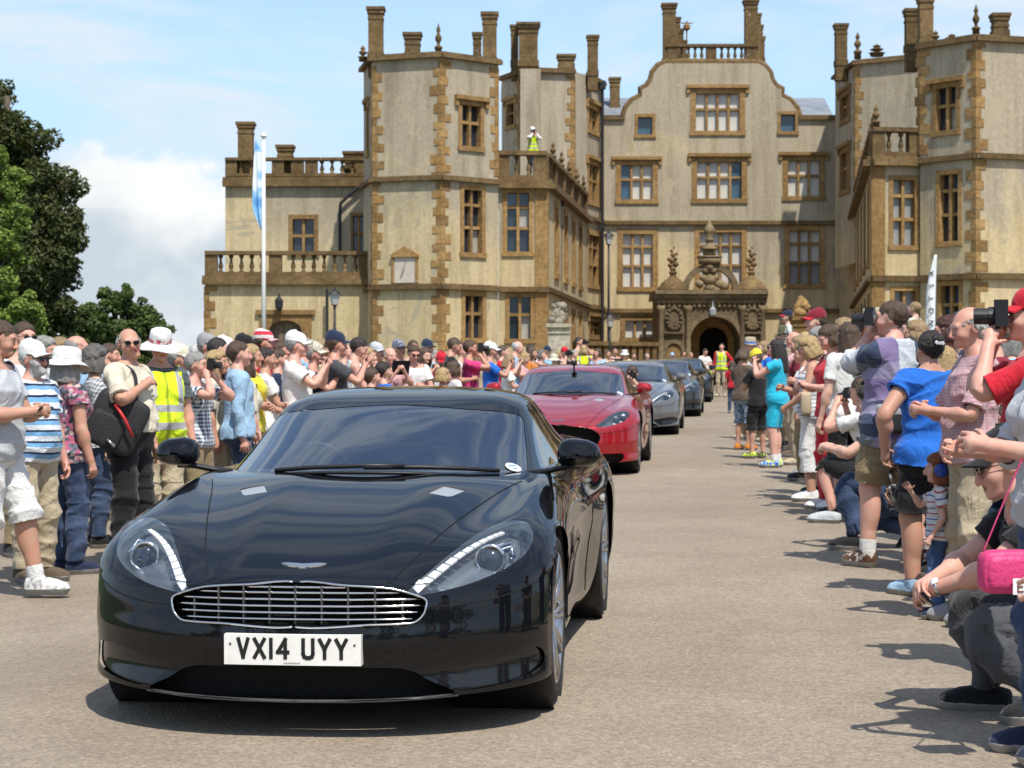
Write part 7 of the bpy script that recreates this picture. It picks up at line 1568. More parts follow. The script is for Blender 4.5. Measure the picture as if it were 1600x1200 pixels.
# ---------------------------------------------------------------- the crowd
CN = dict(white=(.70, .70, .68), cream=(.60, .55, .43), navy=(.018, .026, .06), black=(.014, .014, .015), skyblue=(.30, .46, .62), blue=(.02, .14, .55), red=(.50, .015, .03), pink=(.66, .05, .20), grey=(.27, .27, .28), charcoal=(.06, .062, .07), khaki=(.24, .18, .10), beige=(.42, .35, .24), brown=(.11, .08, .055), turquoise=(.02, .42, .60), yellow=(.72, .62, .04), green=(.06, .16, .06), lilac=(.34, .27, .46), maroon=(.20, .015, .03), orange=(.6, .2, .03), palepink=(.55, .33, .34), lightgrey=(.46, .48, .50), olive=(.12, .12, .06))
def pc(n): return cloth('plain', CN[n])
JEANS = cloth('denim', (.022, .04, .085)); JEANSL = cloth('denim', (.07, .12, .19)); HIVIS = cloth('vest', (.62, .80, .02), (.36, .36, .38))
POSES = {
 'stand': dict(), 'stand2': dict(L=(.25, -.12, .93), R=(.24, -.02, .88), twist=.1), 'cross': dict(L=(-.06, -.21, 1.13), R=(-.02, -.24, 1.10), Lpole=(1, .1, -.7), Rpole=(1, .1, -.7)),
 'phone': dict(L=(.05, -.30, 1.44), R=(.06, -.30, 1.43), Lpole=(.7, .1, -1), Rpole=(.7, .1, -1), Lcurl=.8, Rcurl=.8, hpitch=.06), 'phone_low': dict(L=(.07, -.28, 1.18), R=(.07, -.28, 1.18), Lpole=(.8, .3, -1), Rpole=(.8, .3, -1), hpitch=.35, Lcurl=.8, Rcurl=.8),
 'camera': dict(L=(.06, -.17, 1.52), R=(.07, -.15, 1.53), Lpole=(.8, -.1, -1), Rpole=(.8, -.1, -1), Lcurl=.9, Rcurl=.9, hpitch=.03), 'one': dict(R=(.08, -.30, 1.42), Rpole=(.6, .2, -1), Rcurl=.8, L=(.26, -.08, .90)), 'high': dict(L=(.09, -.25, 1.72), R=(.09, -.25, 1.72), Lpole=(1, -.3, -.6), Rpole=(1, -.3, -.6), Lcurl=.8, Rcurl=.8),
 'hip': dict(L=(.20, -.06, 1.02), Lpole=(1, .4, 0), R=(.25, -.03, .88)), 'bag': dict(R=(.12, -.16, 1.30), Rpole=(.8, .2, -1), L=(.26, -.04, .88)),
 'crouch': dict(pz=-.54, py=.10, lean=.30, bend=.18, Lf=(.16, -.20, 0), Rf=(.15, .16, .07), Rfp=.7, L=(.10, -.42, .72), R=(.10, -.42, .72), Lpole=(1, 0, -.6), Rpole=(1, 0, -.6), Lcurl=.8, Rcurl=.8, hpitch=-.25),
 'crouchcam': dict(pz=-.54, py=.10, lean=.12, bend=.08, Lf=(.16, -.20, 0), Rf=(.15, .16, .07), Rfp=.7, L=(.06, -.22, .97), R=(.07, -.20, .98), Lpole=(.8, 0, -1), Rpole=(.8, 0, -1), Lcurl=.9, Rcurl=.9),
 'ride': dict(ppitch=0, pz=0, Lf=(.15, -.30, .46), Rf=(.15, -.30, .46), Lk=(.3, -1, .2), Rk=(.3, -1, .2), L=(.12, -.18, 1.15), R=(.12, -.18, 1.15), Lfp=.4, Rfp=.4)}
PHONEM = principled('phone_black', (.012, .012, .014), .2); CAMM = principled('camera_black', (.014, .014, .015), .4); LCD = principled('camera_screen', (.16, .18, .20), .15)
USED = {}
def prop_frame(p, yaw_extra=0):
    a, b = p.hand('L'), p.hand('R'); return (a+b)/2
def mk_phone(p, label, side=None, big=False):
    c = p.hand(side, .06, .045) if side else prop_frame(p); hd = p.pt('head', (0, -.05, 1.64)); d = (c-hd); d.z *= .5; d.normalize(); w, h = (.24, .18) if big else (.145, .072)
    if side: w, h = h, w
    m = d.to_track_quat('Y', 'Z').to_matrix(); mb = MB()
    mb.box((0, 0, 0), (w, .009, h)); mb.cur = 1; mb.box((0, -.0052, 0), (w*.9, .001, h*.88)); o = MB(); o.v, o.f, o.mi = [tuple(m@Vector(v)) for v in mb.v], mb.f, mb.mi
    ob = o.build('tablet' if big else 'phone', [PHONEM, LCD], None, False, c); tag(ob, label, 'tablet' if big else 'phone', 'phones held up by spectators'); return ob
def mk_camera(p, label, big=True, group='cameras held by spectators', fwd=.03, at_=None, lens=.09):
    hd = p.pt('head', (0, -.09, 1.645)); f = p.rotm('head')@Vector((0, -1, 0)); c = (hd+f*.045) if at_ is None else at_; m = (f).to_track_quat('-Y', 'Z').to_matrix(); r = empty('camera', c); tag(r, label, 'camera', group); k = 1.0 if big else .75
    def add(nm, fn, mat): mb = MB(); fn(mb); mb.v = [tuple(m@(Vector(v)*k)) for v in mb.v]; mb.build(nm, mat, r)
    add('camera_body', lambda b: (b.box((0, 0, 0), (.135, .055, .092)), b.box((0, .0, .058), (.055, .06, .03)), b.box((-.055, -.035, 0), (.03, .03, .085))), CAMM)
    add('lens', lambda b: b.lathe((0, -.028, 0), [(.038, 0), (.040, lens*.3), (.036, lens*.32), (.037, lens), (.030, lens)], 16, M=Matrix.Rotation(R(90), 3, 'X')), CAMM); add('screen', lambda b: b.box((0, .0285, -.008), (.075, .003, .052)), LCD); return r
HEADS = []
def crowd(px, py, Y, yaw, pose, top, bottom, hair, label=None, hat=None, shoes=None, tone=None, prop=None, name='person', **kw):
    X = (px-800)*Y/FPX; g = gzf(X, Y); h = CAMZ+(600-py)*Y/FPX-g
    if hat: h -= .015
    ps = dict(POSES[pose]) if isinstance(pose, str) else dict(pose); pn = pose if isinstance(pose, str) else kw.pop('pn', 'stand')
    if pn.startswith('crouch'): h = kw.pop('h', 1.72)
    h = kw.pop('h', h); ps.setdefault('hyaw', random.uniform(-.15, .15)); ps.setdefault('hroll', random.uniform(-.06, .06)); ps.setdefault('side', random.uniform(-.03, .03)); extra = kw.pop('ps', None)
    if extra: ps.update(extra)
    lod = kw.pop('lod', 'near' if Y < 16.5 else ('mid' if Y < 27 else 'far')); kid = kw.get('kid', 0)
    T = top if not isinstance(top, str) else ('short', 'hem', 'crew', pc(top)); B = bottom if not isinstance(bottom, str) else ('long', JEANS if bottom == 'jeans' else (JEANSL if bottom == 'ljeans' else pc(bottom)))
    tone = tone or random.choice(['fair', 'pink', 'fair', 'ruddy', 'tan']); shoes = shoes or random.choice(['brown', 'grey', 'navy', 'black', 'beige']); sm = pc(shoes) if isinstance(shoes, str) else shoes
    if not kid and not pn.startswith('crouch') and not 1.45 < h < 2.0: print('HEIGHT', label, round(h, 2), px)
    USED[label] = USED.get(label, 0)+1
    p = person(name, label, Vector((X, Y, g+.011)), h, yaw, ps, T, B, sm, hair, tone, hat=hat, lod=lod, **kw)
    if prop == 'phone': mk_phone(p, 'phone held up by the '+label.split(' ', 0)[0][:0]+short(label))
    elif prop == 'phone1': mk_phone(p, 'phone in one hand of the '+short(label), 'R')
    elif prop == 'camera': mk_camera(p, 'camera at the eye of the '+short(label))
    elif prop == 'compact': mk_camera(p, 'small camera held by the '+short(label), False)
    elif prop == 'tablet': mk_phone(p, 'black tablet held up by the '+short(label), None, True)
    return p
def short(l): return ' '.join(l.split()[:9])
def tee(c, s='short', hem='hem', neck='crew', loose=1.0): return (s, hem, neck, pc(c) if isinstance(c, str) else c, loose)
def hatc(kind, c, c2=None, back=None): return tuple(x for x in (kind, pc(c), pc(c2) if c2 else (pc(c) if back else None), back) if x is not None)
PI = math.pi
# ---- left side, front to back
man_grey = crowd(-6, 503, 12.9, 1.35, 'phone_low', tee('lightgrey'), ('knee', pc('white'), 1.5), ('crop', 'brown'), 'man in pale grey T-shirt and white shorts with white trainers', tone='tan', build=.5, belly=.3, shoes=cloth('floral', (.68, .68, .66), (.55, .55, .54), (.70, .70, .69), (.36, .37, .38), sc=.8), socks=pc('white'), ps=dict(hpitch=.25, hyaw=.25, Lf=(.13, -.22, 0), Rf=(.12, .12, 0)), prop='phone')
crowd(38, 507, 15.6, .9, 'stand', tee('white'), 'khaki', ('short', 'brown'), 'man in white with dark sunglasses behind the man in pale grey', glasses='dark', tone='pink', ps=dict(hyaw=-.2))
crowd(52, 537, 13.9, 1.0, 'stand', ('short', 'hem', 'collar', cloth('stripe3', (.16, .36, .60), (.62, .66, .70), (.012, .018, .05), sc=1.1), 1.2), 'beige', ('short', 'white'), 'white-bearded man in white cap and blue striped polo shirt', hat=hatc('cap', 'white'), glasses='dark', beard='white', belly=.8, build=.4, shoes='brown', tone='ruddy', ps=dict(hyaw=.1))
crowd(72, 530, 16.4, 1.5, 'stand', tee('white'), 'charcoal', ('full', 'grey'), 'grey-haired man in white shirt and glasses behind the bearded man', glasses='clear', tone='ruddy')
crowd(106, 548, 14.4, 2.3, 'stand', tee(cloth('floral', (.30, .10, .13), (.05, .06, .08), (.50, .36, .36), (.12, .13, .17), (.40, .10, .20), sc=.9), 'cap', 'hem', 'scoop', 1.3), ('long', JEANS), ('bob', 'grey'), 'woman in white sun hat, floral top and blue jeans', hat=hatc('sun', 'white'), fem=1, build=.5, shoes='navy', ps=dict(hpitch=.1))
crowd(122, 527, 17.4, 1.6, 'stand', tee('skyblue'), 'navy', ('ring', 'grey'), 'older man with thinning grey hair in pale blue shirt')
crowd(97, 532, 18.2, 1.5, 'stand', tee('cream'), 'beige', ('bob', 'fair'), 'fair-haired woman half hidden behind older spectators', fem=1)
crowd(152, 545, 16.3, 1.9, 'stand', tee(cloth('check', (.6, .6, .6), (.15, .17, .2)), 'short'), 'jeans', ('curly', 'dgrey'), 'person with bushy dark grey hair and checked collar')
back_man = crowd(203, 516, 14.9, 1.15, 'bag', ('half', 'tuck', 'collar', pc('cream'), 1.6), ('long', pc('black'), 1.4), ('ring', 'white'), 'white-haired man in cream shirt and black trousers with sunglasses', glasses='dark', belly=.7, build=.35, shoes='black', tone='tan', ps=dict(hyaw=-.75, R=(.10, -.19, 1.33), Rpole=(1, .1, -.6)))
crowd(248, 519, 15.7, .55, 'stand', ('short', 'hem', 'collar', cloth('check', (.12, .14, .14), (.05, .06, .07))), ('long', pc('beige'), 1.6), ('short', 'grey'), 'steward in yellow high-visibility vest and white hat with red band', hat=('sun', pc('white'), cloth('floral', (.5, .05, .08), (.65, .6, .55), sc=.5)), vest=HIVIS, belly=.5, build=.3, shoes='brown', tone='ruddy', ps=dict(hpitch=.22, hyaw=-.3), name='steward')
crowd(282, 541, 17.0, 1.3, 'stand', tee(cloth('check', (.65, .67, .70), (.04, .07, .14), sc=1.1)), ('knee', pc('khaki'), 1.5), ('short', 'grey'), 'man in beige cap beside the steward', hat=hatc('cap', 'cream'), tone='ruddy')
crowd(308, 553, 16.6, 1.2, 'camera', tee(cloth('check', (.70, .72, .75), (.03, .06, .13), sc=1.2)), 'khaki', ('short', 'grey'), 'man in navy and white checked shirt photographing the car', prop='compact', tone='pink')
crowd(339, 551, 17.8, 1.5, 'stand', tee('cream', 'half'), 'beige', ('bob', 'blond'), 'blonde woman in cream top behind the photographing man', fem=1)
crowd(374, 536, 17.4, 1.75, 'stand2', ('long', 'hem', 'collar', pc('skyblue'), 1.5), 'jeans', ('short', 'brown'), 'man in pale blue long-sleeved shirt and jeans', build=.2, shoes='brown', tone='pink')
crowd(342, 531, 19.6, 1.6, 'stand', tee('navy'), 'charcoal', ('short', 'dark'), 'dark-haired man with receding hair behind the blue shirt')
crowd(325, 525, 21.2, 1.3, 'stand', tee('white'), 'khaki', ('short', 'grey'), 'man in faded blue-grey cap at the back', hat=hatc('cap', 'grey', 'olive'))
crowd(352, 529, 22.0, 1.3, 'stand', tee('grey'), 'khaki', ('short', 'grey'), 'person in plain white cap at the back near the flagpole', hat=hatc('cap', 'white'))
crowd(384, 526, 22.3, 1.7, 'stand', tee('charcoal'), 'black', ('short', 'dark'), 'man in black cap beneath the flagpole', hat=hatc('cap', 'black'))
crowd(414, 519, 21.4, 1.6, 'stand', tee('red'), 'jeans', ('short', 'brown'), 'man in red and white panelled cap', hat=('cap', cloth('stripe', (.55, .03, .06), (.6, .58, .55), sc=1.0), pc('palepink')), tone='ruddy')
crowd(394, 541, 18.9, 1.5, 'cross', tee('yellow', 'cap'), 'khaki', ('short', 'blond'), 'short-haired blonde woman in yellow top with folded arms', fem=1, tone='tan')
crowd(385, 567, 17.9, 2.0, 'stand', tee('cream', 'half'), 'ljeans', ('curly', 'brown'), 'woman with brown curly hair in cream blouse', fem=1, h=1.52)
crowd(417, 546, 19.6, 1.7, 'cross', tee('white'), 'beige', ('short', 'dark'), 'dark-haired man in white T-shirt with folded arms', tone='tan')
crowd(437, 548, 21.0, 1.6, 'stand', tee('navy', 'short'), 'navy', ('short', 'brown'), 'woman in navy dress beside the white T-shirt', fem=1)
crowd(463, 522, 19.9, 1.5, 'phone', tee('white', loose=1.5), ('knee', pc('red'), 1.4), ('short', 'grey'), 'man in white cap, white T-shirt and red shorts taking a picture', hat=hatc('cap', 'white'), belly=.4, build=.2, tone='pink', prop='phone')
crowd(492, 537, 20.9, 1.4, 'phone', tee('navy'), 'beige', ('short', 'grey'), 'man in pale camouflage cap taking a picture', hat=('cap', cloth('camo', (.5, .45, .35), (.3, .27, .2), (.6, .56, .48)), pc('cream')), tone='ruddy', prop='phone')
crowd(525, 521, 20.9, 1.7, 'phone', tee('charcoal', loose=1.2), 'black', ('short', 'brown'), 'man in navy cap and dark grey T-shirt holding up a phone', hat=hatc('cap', 'navy'), tone='ruddy', prop='phone')
crowd(556, 529, 23.4, 1.7, 'phone_low', tee('white', 'none'), 'navy', ('short', 'dark'), 'dark-haired man in white vest top', tone='pink')
far_l = [
 (575, 545, 24.4, 1.2, 'stand', 'cream', 'beige', ('long', 'blond'), 'woman with long blonde hair in cream', dict(fem=1)),
 (590, 538, 27.0, 1.0, 'stand', 'black', 'black', ('short', 'grey'), 'man in pale cap in front of the tower quoins', dict(hat=hatc('cap', 'lightgrey'))),
 (600, 566, 22.8, 2.0, 'stand', 'blue', 'navy', ('short', 'dark'), 'dark-haired boy in bright blue T-shirt', dict(kid=.4, h=1.38)),
 (582, 570, 22.6, 2.2, 'stand', 'white', 'navy', ('short', 'brown'), 'brown-haired child beside the boy in bright blue', dict(kid=.5, h=1.32)),
 (611, 545, 25.4, .5, 'phone', 'palepink', 'beige', ('ring', 'grey'), 'balding man filming with a black tablet', dict(prop='tablet', tone='pink')),
 (625, 534, 29.0, .8, 'stand', 'grey', 'navy', ('short', 'grey'), 'man in dark patterned cap at the back row', dict(hat=('cap', cloth('camo', (.12, .13, .2), (.3, .3, .36), (.05, .05, .1)), pc('black')))),
 (646, 540, 26.2, .35, 'phone_low', 'white', 'beige', ('short', 'brown'), 'man in white T-shirt and dark wraparound sunglasses', dict(glasses='dark', tone='ruddy')),
 (645, 533, 29.5, .4, 'stand', 'brown', 'navy', ('short', 'brown'), 'tall brown-haired man in brown at the back', dict()),
 (662, 546, 27.3, .7, 'phone', 'maroon', 'navy', ('bob', 'brown'), 'woman with brown fringe taking a phone picture', dict(fem=1, prop='phone')),
 (669, 533, 31.0, .6, 'stand', 'skyblue', 'navy', ('short', 'grey'), 'man in navy baseball cap before the tower window', dict(hat=hatc('cap', 'navy'))),
 (687, 541, 29.0, .6, 'phone_low', 'white', 'navy', ('short', 'dark'), 'boy in red cap and white shirt', dict(hat=hatc('cap', 'red'), kid=.2, h=1.5)),
 (694, 567, 25.2, 2.1, 'stand', 'skyblue', 'navy', ('full', 'blond'), 'fair-haired child in blue and white', dict(kid=.5, h=1.25)),
 (711, 560, 26.0, 2.0, 'stand', 'white', 'navy', ('full', 'brown'), 'brown-haired boy in white T-shirt', dict(kid=.4, h=1.33)),
 (706, 528, 27.2, 1.7, 'phone_low', 'black', 'jeans', ('crop', 'brown'), 'young man in black T-shirt with cropped hair', dict(tone='tan')),
 (735, 533, 27.4, 1.6, 'camera', 'pink', 'black', ('short', 'brown'), 'woman in bright pink top photographing with a camera', dict(prop='camera', fem=1, tone='tan')),
 (767, 537, 28.8, 1.6, 'phone', 'blue', 'navy', ('short', 'brown'), 'woman in white cap and bright blue top with phone raised', dict(hat=hatc('cap', 'white'), prop='phone', fem=1, tone='tan')),
 (722, 540, 33.0, 1.2, 'stand', 'white', 'navy', ('ring', 'grey'), 'bald man behind the woman in pink', dict(tone='pink')),
 (750, 546, 34.0, 1.2, 'stand', 'beige', 'navy', ('bob', 'fair'), 'woman in beige behind the white cap', dict(fem=1)),
 (786, 541, 33.0, 1.4, 'phone', 'red', 'navy', ('short', 'brown'), 'man in red top with raised phone', dict(prop='phone')),
 (806, 534, 35.0, 1.5, 'phone_low', 'skyblue', 'navy', ('ring', 'white'), 'white-haired man in pale blue shirt', dict(tone='pink')),
 (794, 556, 31.5, 1.6, 'phone_low', 'white', 'jeans', ('bob', 'fair'), 'woman in white top with sandy bob', dict(fem=1, tone='tan')),
 (818, 552, 35.0, 1.3, 'phone_low', 'palepink', 'beige', ('full', 'blond'), 'blonde woman in pale pink', dict(fem=1)),
 (832, 545, 38.0, 1.2, 'stand', 'orange', 'navy', ('bob', 'brown'), 'woman with brown bob in rust top', dict(fem=1, tone='tan')),
 (846, 548, 40.0, 1.0, 'stand', 'charcoal', 'navy', ('full', 'dgrey'), 'person with bushy grey hair in charcoal', dict()),
 (866, 555, 42.0, 2.6, 'stand', 'beige', 'navy', ('short', 'grey'), 'person in round cream sun hat', dict(hat=hatc('sun', 'cream'))),
 (882, 544, 43.0, .6, 'camera', 'black', 'black', ('short', 'dark'), 'photographer in red cap and black jacket', dict(hat=hatc('cap', 'red'), prop='camera')),
 (897, 548, 47.0, 1.0, 'stand', 'white', 'navy', ('short', 'grey'), 'grey-haired man in white near the porch end', dict()),
 (934, 546, 47.0, -.6, 'phone', 'skyblue', 'navy', ('full', 'brown'), 'man in sky blue shirt lifting his phone', dict(prop='phone')),
 (950, 548, 50.0, .4, 'stand', 'white', 'red', ('short', 'brown'), 'woman in white holding a red bag', dict(fem=1)),
 (961, 544, 53.0, .2, 'stand', 'black', 'navy', ('short', 'dark'), 'man in black near the forecourt balustrade', dict()),
 (905, 531, 52.0, 1.2, 'camera', 'beige', 'navy', ('short', 'dark'), 'dark-haired photographer standing above the crowd by the balustrade', dict(prop='camera', h=1.9)),
 (925, 547, 56.0, .8, 'stand', 'cream', 'navy', ('short', 'blond'), 'blond man in cream by the balustrade', dict()),
 (990, 552, 58.0, .2, 'stand', 'navy', 'navy', ('short', 'brown'), 'brown-haired man in navy behind the parked line', dict()),
 (1012, 553, 60.0, .2, 'stand', 'grey', 'navy', ('short', 'grey'), 'grey-haired man in grey behind the parked line', dict()),
 (1050, 552, 64.0, .1, 'stand', 'skyblue', 'navy', ('short', 'brown'), 'man in light blue cap by the porch column', dict(hat=hatc('cap', 'skyblue'))),
 (1068, 549, 64.0, .3, 'stand', 'maroon', 'navy', ('full', 'brown'), 'woman in maroon by the porch column', dict(fem=1)),
 (1080, 551, 63.0, .3, 'stand', 'palepink', 'navy', ('short', 'fair'), 'fair man in pale pink by the porch column', dict()),
 (678, 548, 34.0, .9, 'stand', 'cream', 'navy', ('full', 'grey'), 'grey-haired woman in cream under the sundial tower', dict(fem=1)),
 (760, 540, 40.0, 1.0, 'stand', 'navy', 'navy', ('short', 'dark'), 'dark-haired man in navy near the block windows', dict()),
 (780, 550, 38.0, 1.2, 'stand', 'lightgrey', 'navy', ('short', 'grey'), 'grey-haired man in light grey near the block windows', dict()),
 (830, 540, 46.0, .9, 'stand', 'white', 'navy', ('short', 'dark'), 'dark-haired woman in white under the corner pier', dict(fem=1)),
 (855, 542, 50.0, .7, 'stand', 'skyblue', 'navy', ('short', 'grey'), 'man with navy cap and pale blue shirt under the corner pier', dict(hat=hatc('cap', 'navy'))),
 (875, 549, 54.0, .7, 'stand', 'pink', 'navy', ('full', 'blond'), 'blonde woman in pink beneath the stone trophy', dict(fem=1)),
 (540, 540, 27.5, 1.4, 'stand', 'palepink', 'navy', ('ring', 'grey'), 'balding man in pale pink by the tower corner', dict(tone='pink')),
 (505, 533, 25.0, 1.4, 'stand', 'beige', 'navy', ('bob', 'fair'), 'woman with fair bob behind the camouflage cap', dict(fem=1)),
 (478, 530, 26.0, 1.3, 'stand', 'skyblue', 'navy', ('short', 'grey'), 'grey-haired man behind the white cap', dict()),
 (440, 536, 25.0, 1.4, 'stand', 'pink', 'navy', ('short', 'brown'), 'woman in hot pink near the arched door', dict(fem=1)),
 (310, 540, 22.0, 1.3, 'stand', 'lightgrey', 'navy', ('short', 'white'), 'white-haired man in grey near the terrace quoins', dict()),
 (268, 538, 20.0, 1.3, 'stand', 'beige', 'navy', ('short', 'grey'), 'man in white flat sun hat behind the steward', dict(hat=hatc('bucket', 'cream'))),
 (172, 540, 19.0, 1.4, 'stand', 'skyblue', 'navy', ('short', 'brown'), 'brown-haired man in blue behind the white-haired man', dict(tone='ruddy')),
]
for px, py, Y, yaw, pose, top, bot, hair, label, kw in far_l: crowd(px, py, Y, yaw, pose, top, bot, hair, label, **kw)
# stewards and people near the porch
crowd(913, 541, 47.5, PI, 'stand', 'cream', 'navy', ('full', 'blond'), 'steward with fair hair seen from behind in yellow vest', vest=HIVIS, build=.4, name='steward')
crowd(977, 548, 55, .3, 'stand', 'cream', 'navy', ('short', 'grey'), 'steward in white sun hat and yellow vest by the balustrade', vest=HIVIS, hat=hatc('sun', 'white'), name='steward')
crowd(1127, 537, 64, -.3, 'hip', tee('red', 'long'), 'beige', ('short', 'dark'), 'steward in yellow vest over red sleeves before the porch arch', vest=HIVIS, shoes='beige', name='steward')
crowd(1101, 545, 63, .5, 'phone_low', 'white', 'beige', ('short', 'dark'), 'man in white T-shirt beside the last car')
bp_ = crowd(833, 197, 71.4, .3, 'camera', tee('white', 'long'), 'navy', ('short', 'grey'), 'person in yellow vest and white cap with binoculars on the balcony', vest=HIVIS, hat=hatc('cap', 'white'), h=1.72, name='steward')
dzb = ZU-gzf(0, 71.4)+.36; bp_.root.location.z = ZU+.36
def binoc():
    q = bp_.pt('head', (0, -.16, 1.64)); mb = MB()
    for s in (-.035, .035): mb.lathe(q+Vector((s, 0, dzb-.01)), [(.02, -.06), (.028, .06), (.03, .09)], 10, M=Matrix.Rotation(R(90), 3, 'X'))
    mb.box(q+Vector((0, 0, dzb)), (.06, .05, .02)); tag(mb.build('binoculars', CAMM), 'black binoculars held by the steward on the balcony', 'binoculars')
binoc()
crowd(986, 575, 30.6, -.1, 'crouchcam', 'beige', 'khaki', ('short', 'brown'), 'crouching photographer between the red and grey cars', prop='camera', h=1.72, lod='mid')
# ---- right side
crowd(1145, 561, 47, 2.9, 'stand', 'red', 'jeans', ('full', 'brown'), 'small child in red seen from behind near the cars', kid=.5, h=1.15)
crowd(1161, 548, 29.3, 2.4, 'phone_low', tee('brown', loose=1.6), ('knee', cloth('camo', (.10, .17, .26), (.30, .38, .44), (.04, .07, .14)), 2), ('full', 'brown'), 'boy in dark brown T-shirt and blue camouflage shorts with sandals', kid=.35, shoes='orange', tone='tan', h=1.42)
crowd(1184, 556, 27.0, -2.6, 'phone_low', tee('black', loose=1.5), ('knee', pc('black'), 2), ('short', 'brown'), 'boy in yellow cap and black clothes with lime trainers', hat=hatc('cap', 'yellow'), kid=.35, shoes=cloth('floral', (.5, .7, .02), (.06, .07, .1), (.6, .7, .1)), tone='tan', h=1.38)
crowd(1213, 527, 24.9, -1.9, 'phone', tee('turquoise', 'cap', loose=1.2), ('shorts', pc('turquoise'), .7), ('long', 'dark'), 'girl with long dark hair in turquoise top and leggings', fem=.7, glasses='dark', build=.3, shoes=cloth('floral', (.02, .12, .5), (.6, .7, .1), (.3, .4, .7)), socks=pc('white'), h=1.54, prop='phone')
far_r = [
 (1170, 530, 33, -1.0, 'stand', 'white', 'khaki', ('short', 'grey'), 'man in wide straw hat with blue crown', dict(hat=hatc('straw', 'beige', 'blue'))),
 (1192, 535, 32, -1.2, 'stand', 'blue', 'khaki', ('full', 'fair'), 'woman in blue with sandy hair behind the boys', dict(fem=1)),
 (1240, 520, 27.5, -1.6, 'phone', 'palepink', 'beige', ('ring', 'grey'), 'bald man in pale shirt behind the turquoise girl', dict(tone='ruddy', prop='phone')),
 (1246, 528, 25.5, -1.7, 'stand', 'maroon', 'beige', ('full', 'fair'), 'person in maroon top and pale shorts', dict()),
 (1226, 512, 30.0, -1.3, 'stand', 'beige', 'khaki', ('short', 'brown'), 'man in olive bush hat carrying a child on his shoulders', dict(hat=hatc('straw', 'olive'), h=1.74)),
 (1274, 486, 23.0, -1.4, 'stand', 'charcoal', 'navy', ('short', 'brown'), 'tall person in a dark red cap', dict(hat=hatc('cap', 'maroon', 'red'))),
 (1256, 521, 29.0, -1.3, 'stand', 'white', 'navy', ('full', 'blond'), 'fair-haired person in white behind the bald man', dict()),
 (1308, 521, 22.0, -1.4, 'phone', 'skyblue', 'navy', ('short', 'fair'), 'man in light blue raising a phone behind the red top', dict(prop='phone')),
 (1288, 530, 21.5, -1.5, 'stand', 'navy', 'navy', ('short', 'dark'), 'dark-haired man in navy behind the blonde lady', dict(tone='tan')),
 (1345, 505, 21.0, -1.5, 'stand', 'beige', 'navy', ('short', 'brown'), 'brown-haired man behind the plaid shirt', dict()),
 (1345, 498, 19.0, -1.6, 'stand', 'white', 'navy', ('short', 'grey'), 'man in navy and white cap', dict(hat=hatc('cap', 'navy', 'white'))),
 (1364, 488, 18.0, -1.6, 'camera', 'white', 'beige', ('short', 'grey'), 'man in narrow straw hat photographing', dict(hat=hatc('straw', 'beige', 'brown'), prop='camera')),
 (1430, 505, 18.0, -1.7, 'stand', 'white', 'navy', ('full', 'fair'), 'fair-haired woman in white behind the blue top', dict(fem=1)),
 (1470, 545, 12.9, -1.6, 'stand', 'lightgrey', 'navy', ('long', 'blond'), 'woman with long ash-blonde hair and pale cardigan', dict(fem=1)),
 (1284, 512, 20.0, -1.6, 'phone_low', 'palepink', 'beige', ('short', 'grey'), 'grey-haired man in pale pink behind the blonde curly-haired lady', dict(tone='ruddy', glasses='clear')),
 (1316, 500, 19.6, -1.5, 'stand', 'green', 'navy', ('full', 'fair'), 'sandy-haired woman in dark green behind the red trousers', dict(fem=1)),
 (1380, 505, 16.6, -1.6, 'stand', 'beige', 'navy', ('bob', 'dark'), 'dark-haired woman in beige hidden behind the plaid shirt', dict(fem=1)),
 (1255, 535, 22.4, -1.7, 'stand', 'white', 'khaki', ('short', 'brown'), 'brown-haired boy in white shirt and khaki trousers', dict(kid=.3, h=1.45)),
 (1466, 520, 15.0, -1.6, 'stand', 'lightgrey', 'navy', ('short', 'brown'), 'brown-haired man in light grey behind the hair clip', dict()),
 (1572, 500, 13.0, -1.6, 'stand', 'skyblue', 'navy', ('bob', 'grey'), 'woman with grey bob in sky blue behind the white cap', dict(fem=1)),
 (1230, 533, 33.0, -1.2, 'stand', 'orange', 'navy', ('short', 'dark'), 'dark-haired man in rust orange behind the turquoise girl', dict()),
 (1212, 530, 37.0, -1.0, 'stand', 'red', 'navy', ('short', 'grey'), 'man in red far along the row beyond the turquoise girl', dict()),
 (1180, 540, 38.0, -.9, 'stand', 'skyblue', 'navy', ('short', 'brown'), 'woman in pale blue far along the row beyond the turquoise girl', dict(fem=1)),
 (1200, 542, 44.0, -.9, 'stand', 'white', 'navy', ('short', 'dark'), 'dark-haired man in white far along the row beyond the turquoise girl', dict()),
]
RP = {}
for px, py, Y, yaw, pose, top, bot, hair, label, kw in far_r: RP[label] = crowd(px, py, Y, yaw, pose, top, bot, hair, label, **kw)
def rider(p, label, top, hat, hair, yaw, h=1.05, lod='mid'):
    q = p.pt('chest', (0, .03, 1.47)); k = h/1.80
    r = person('person', label, Vector((q.x, q.y, q.z-.90*k)), h, yaw, POSES['ride'], ('short', 'hem', 'crew', pc(top)), ('knee', pc('navy')), pc('white'), hair, 'fair', hat=hat, lod=lod, kid=.6); return r
rider(RP['man in olive bush hat carrying a child on his shoulders'], 'child in navy cap and white T-shirt riding on shoulders', 'white', hatc('cap', 'navy', 'red'), ('short', 'brown'), -1.5)
dad = crowd(1424, 520, 20.0, -1.7, 'stand', 'beige', 'navy', ('short', 'brown'), 'man with a toddler on his shoulders behind the plaid shirt', h=1.72)
rider(dad, 'bald toddler in cream riding on shoulders near the white banner', 'cream', None, ('crop', 'fair'), -2.2, .88)
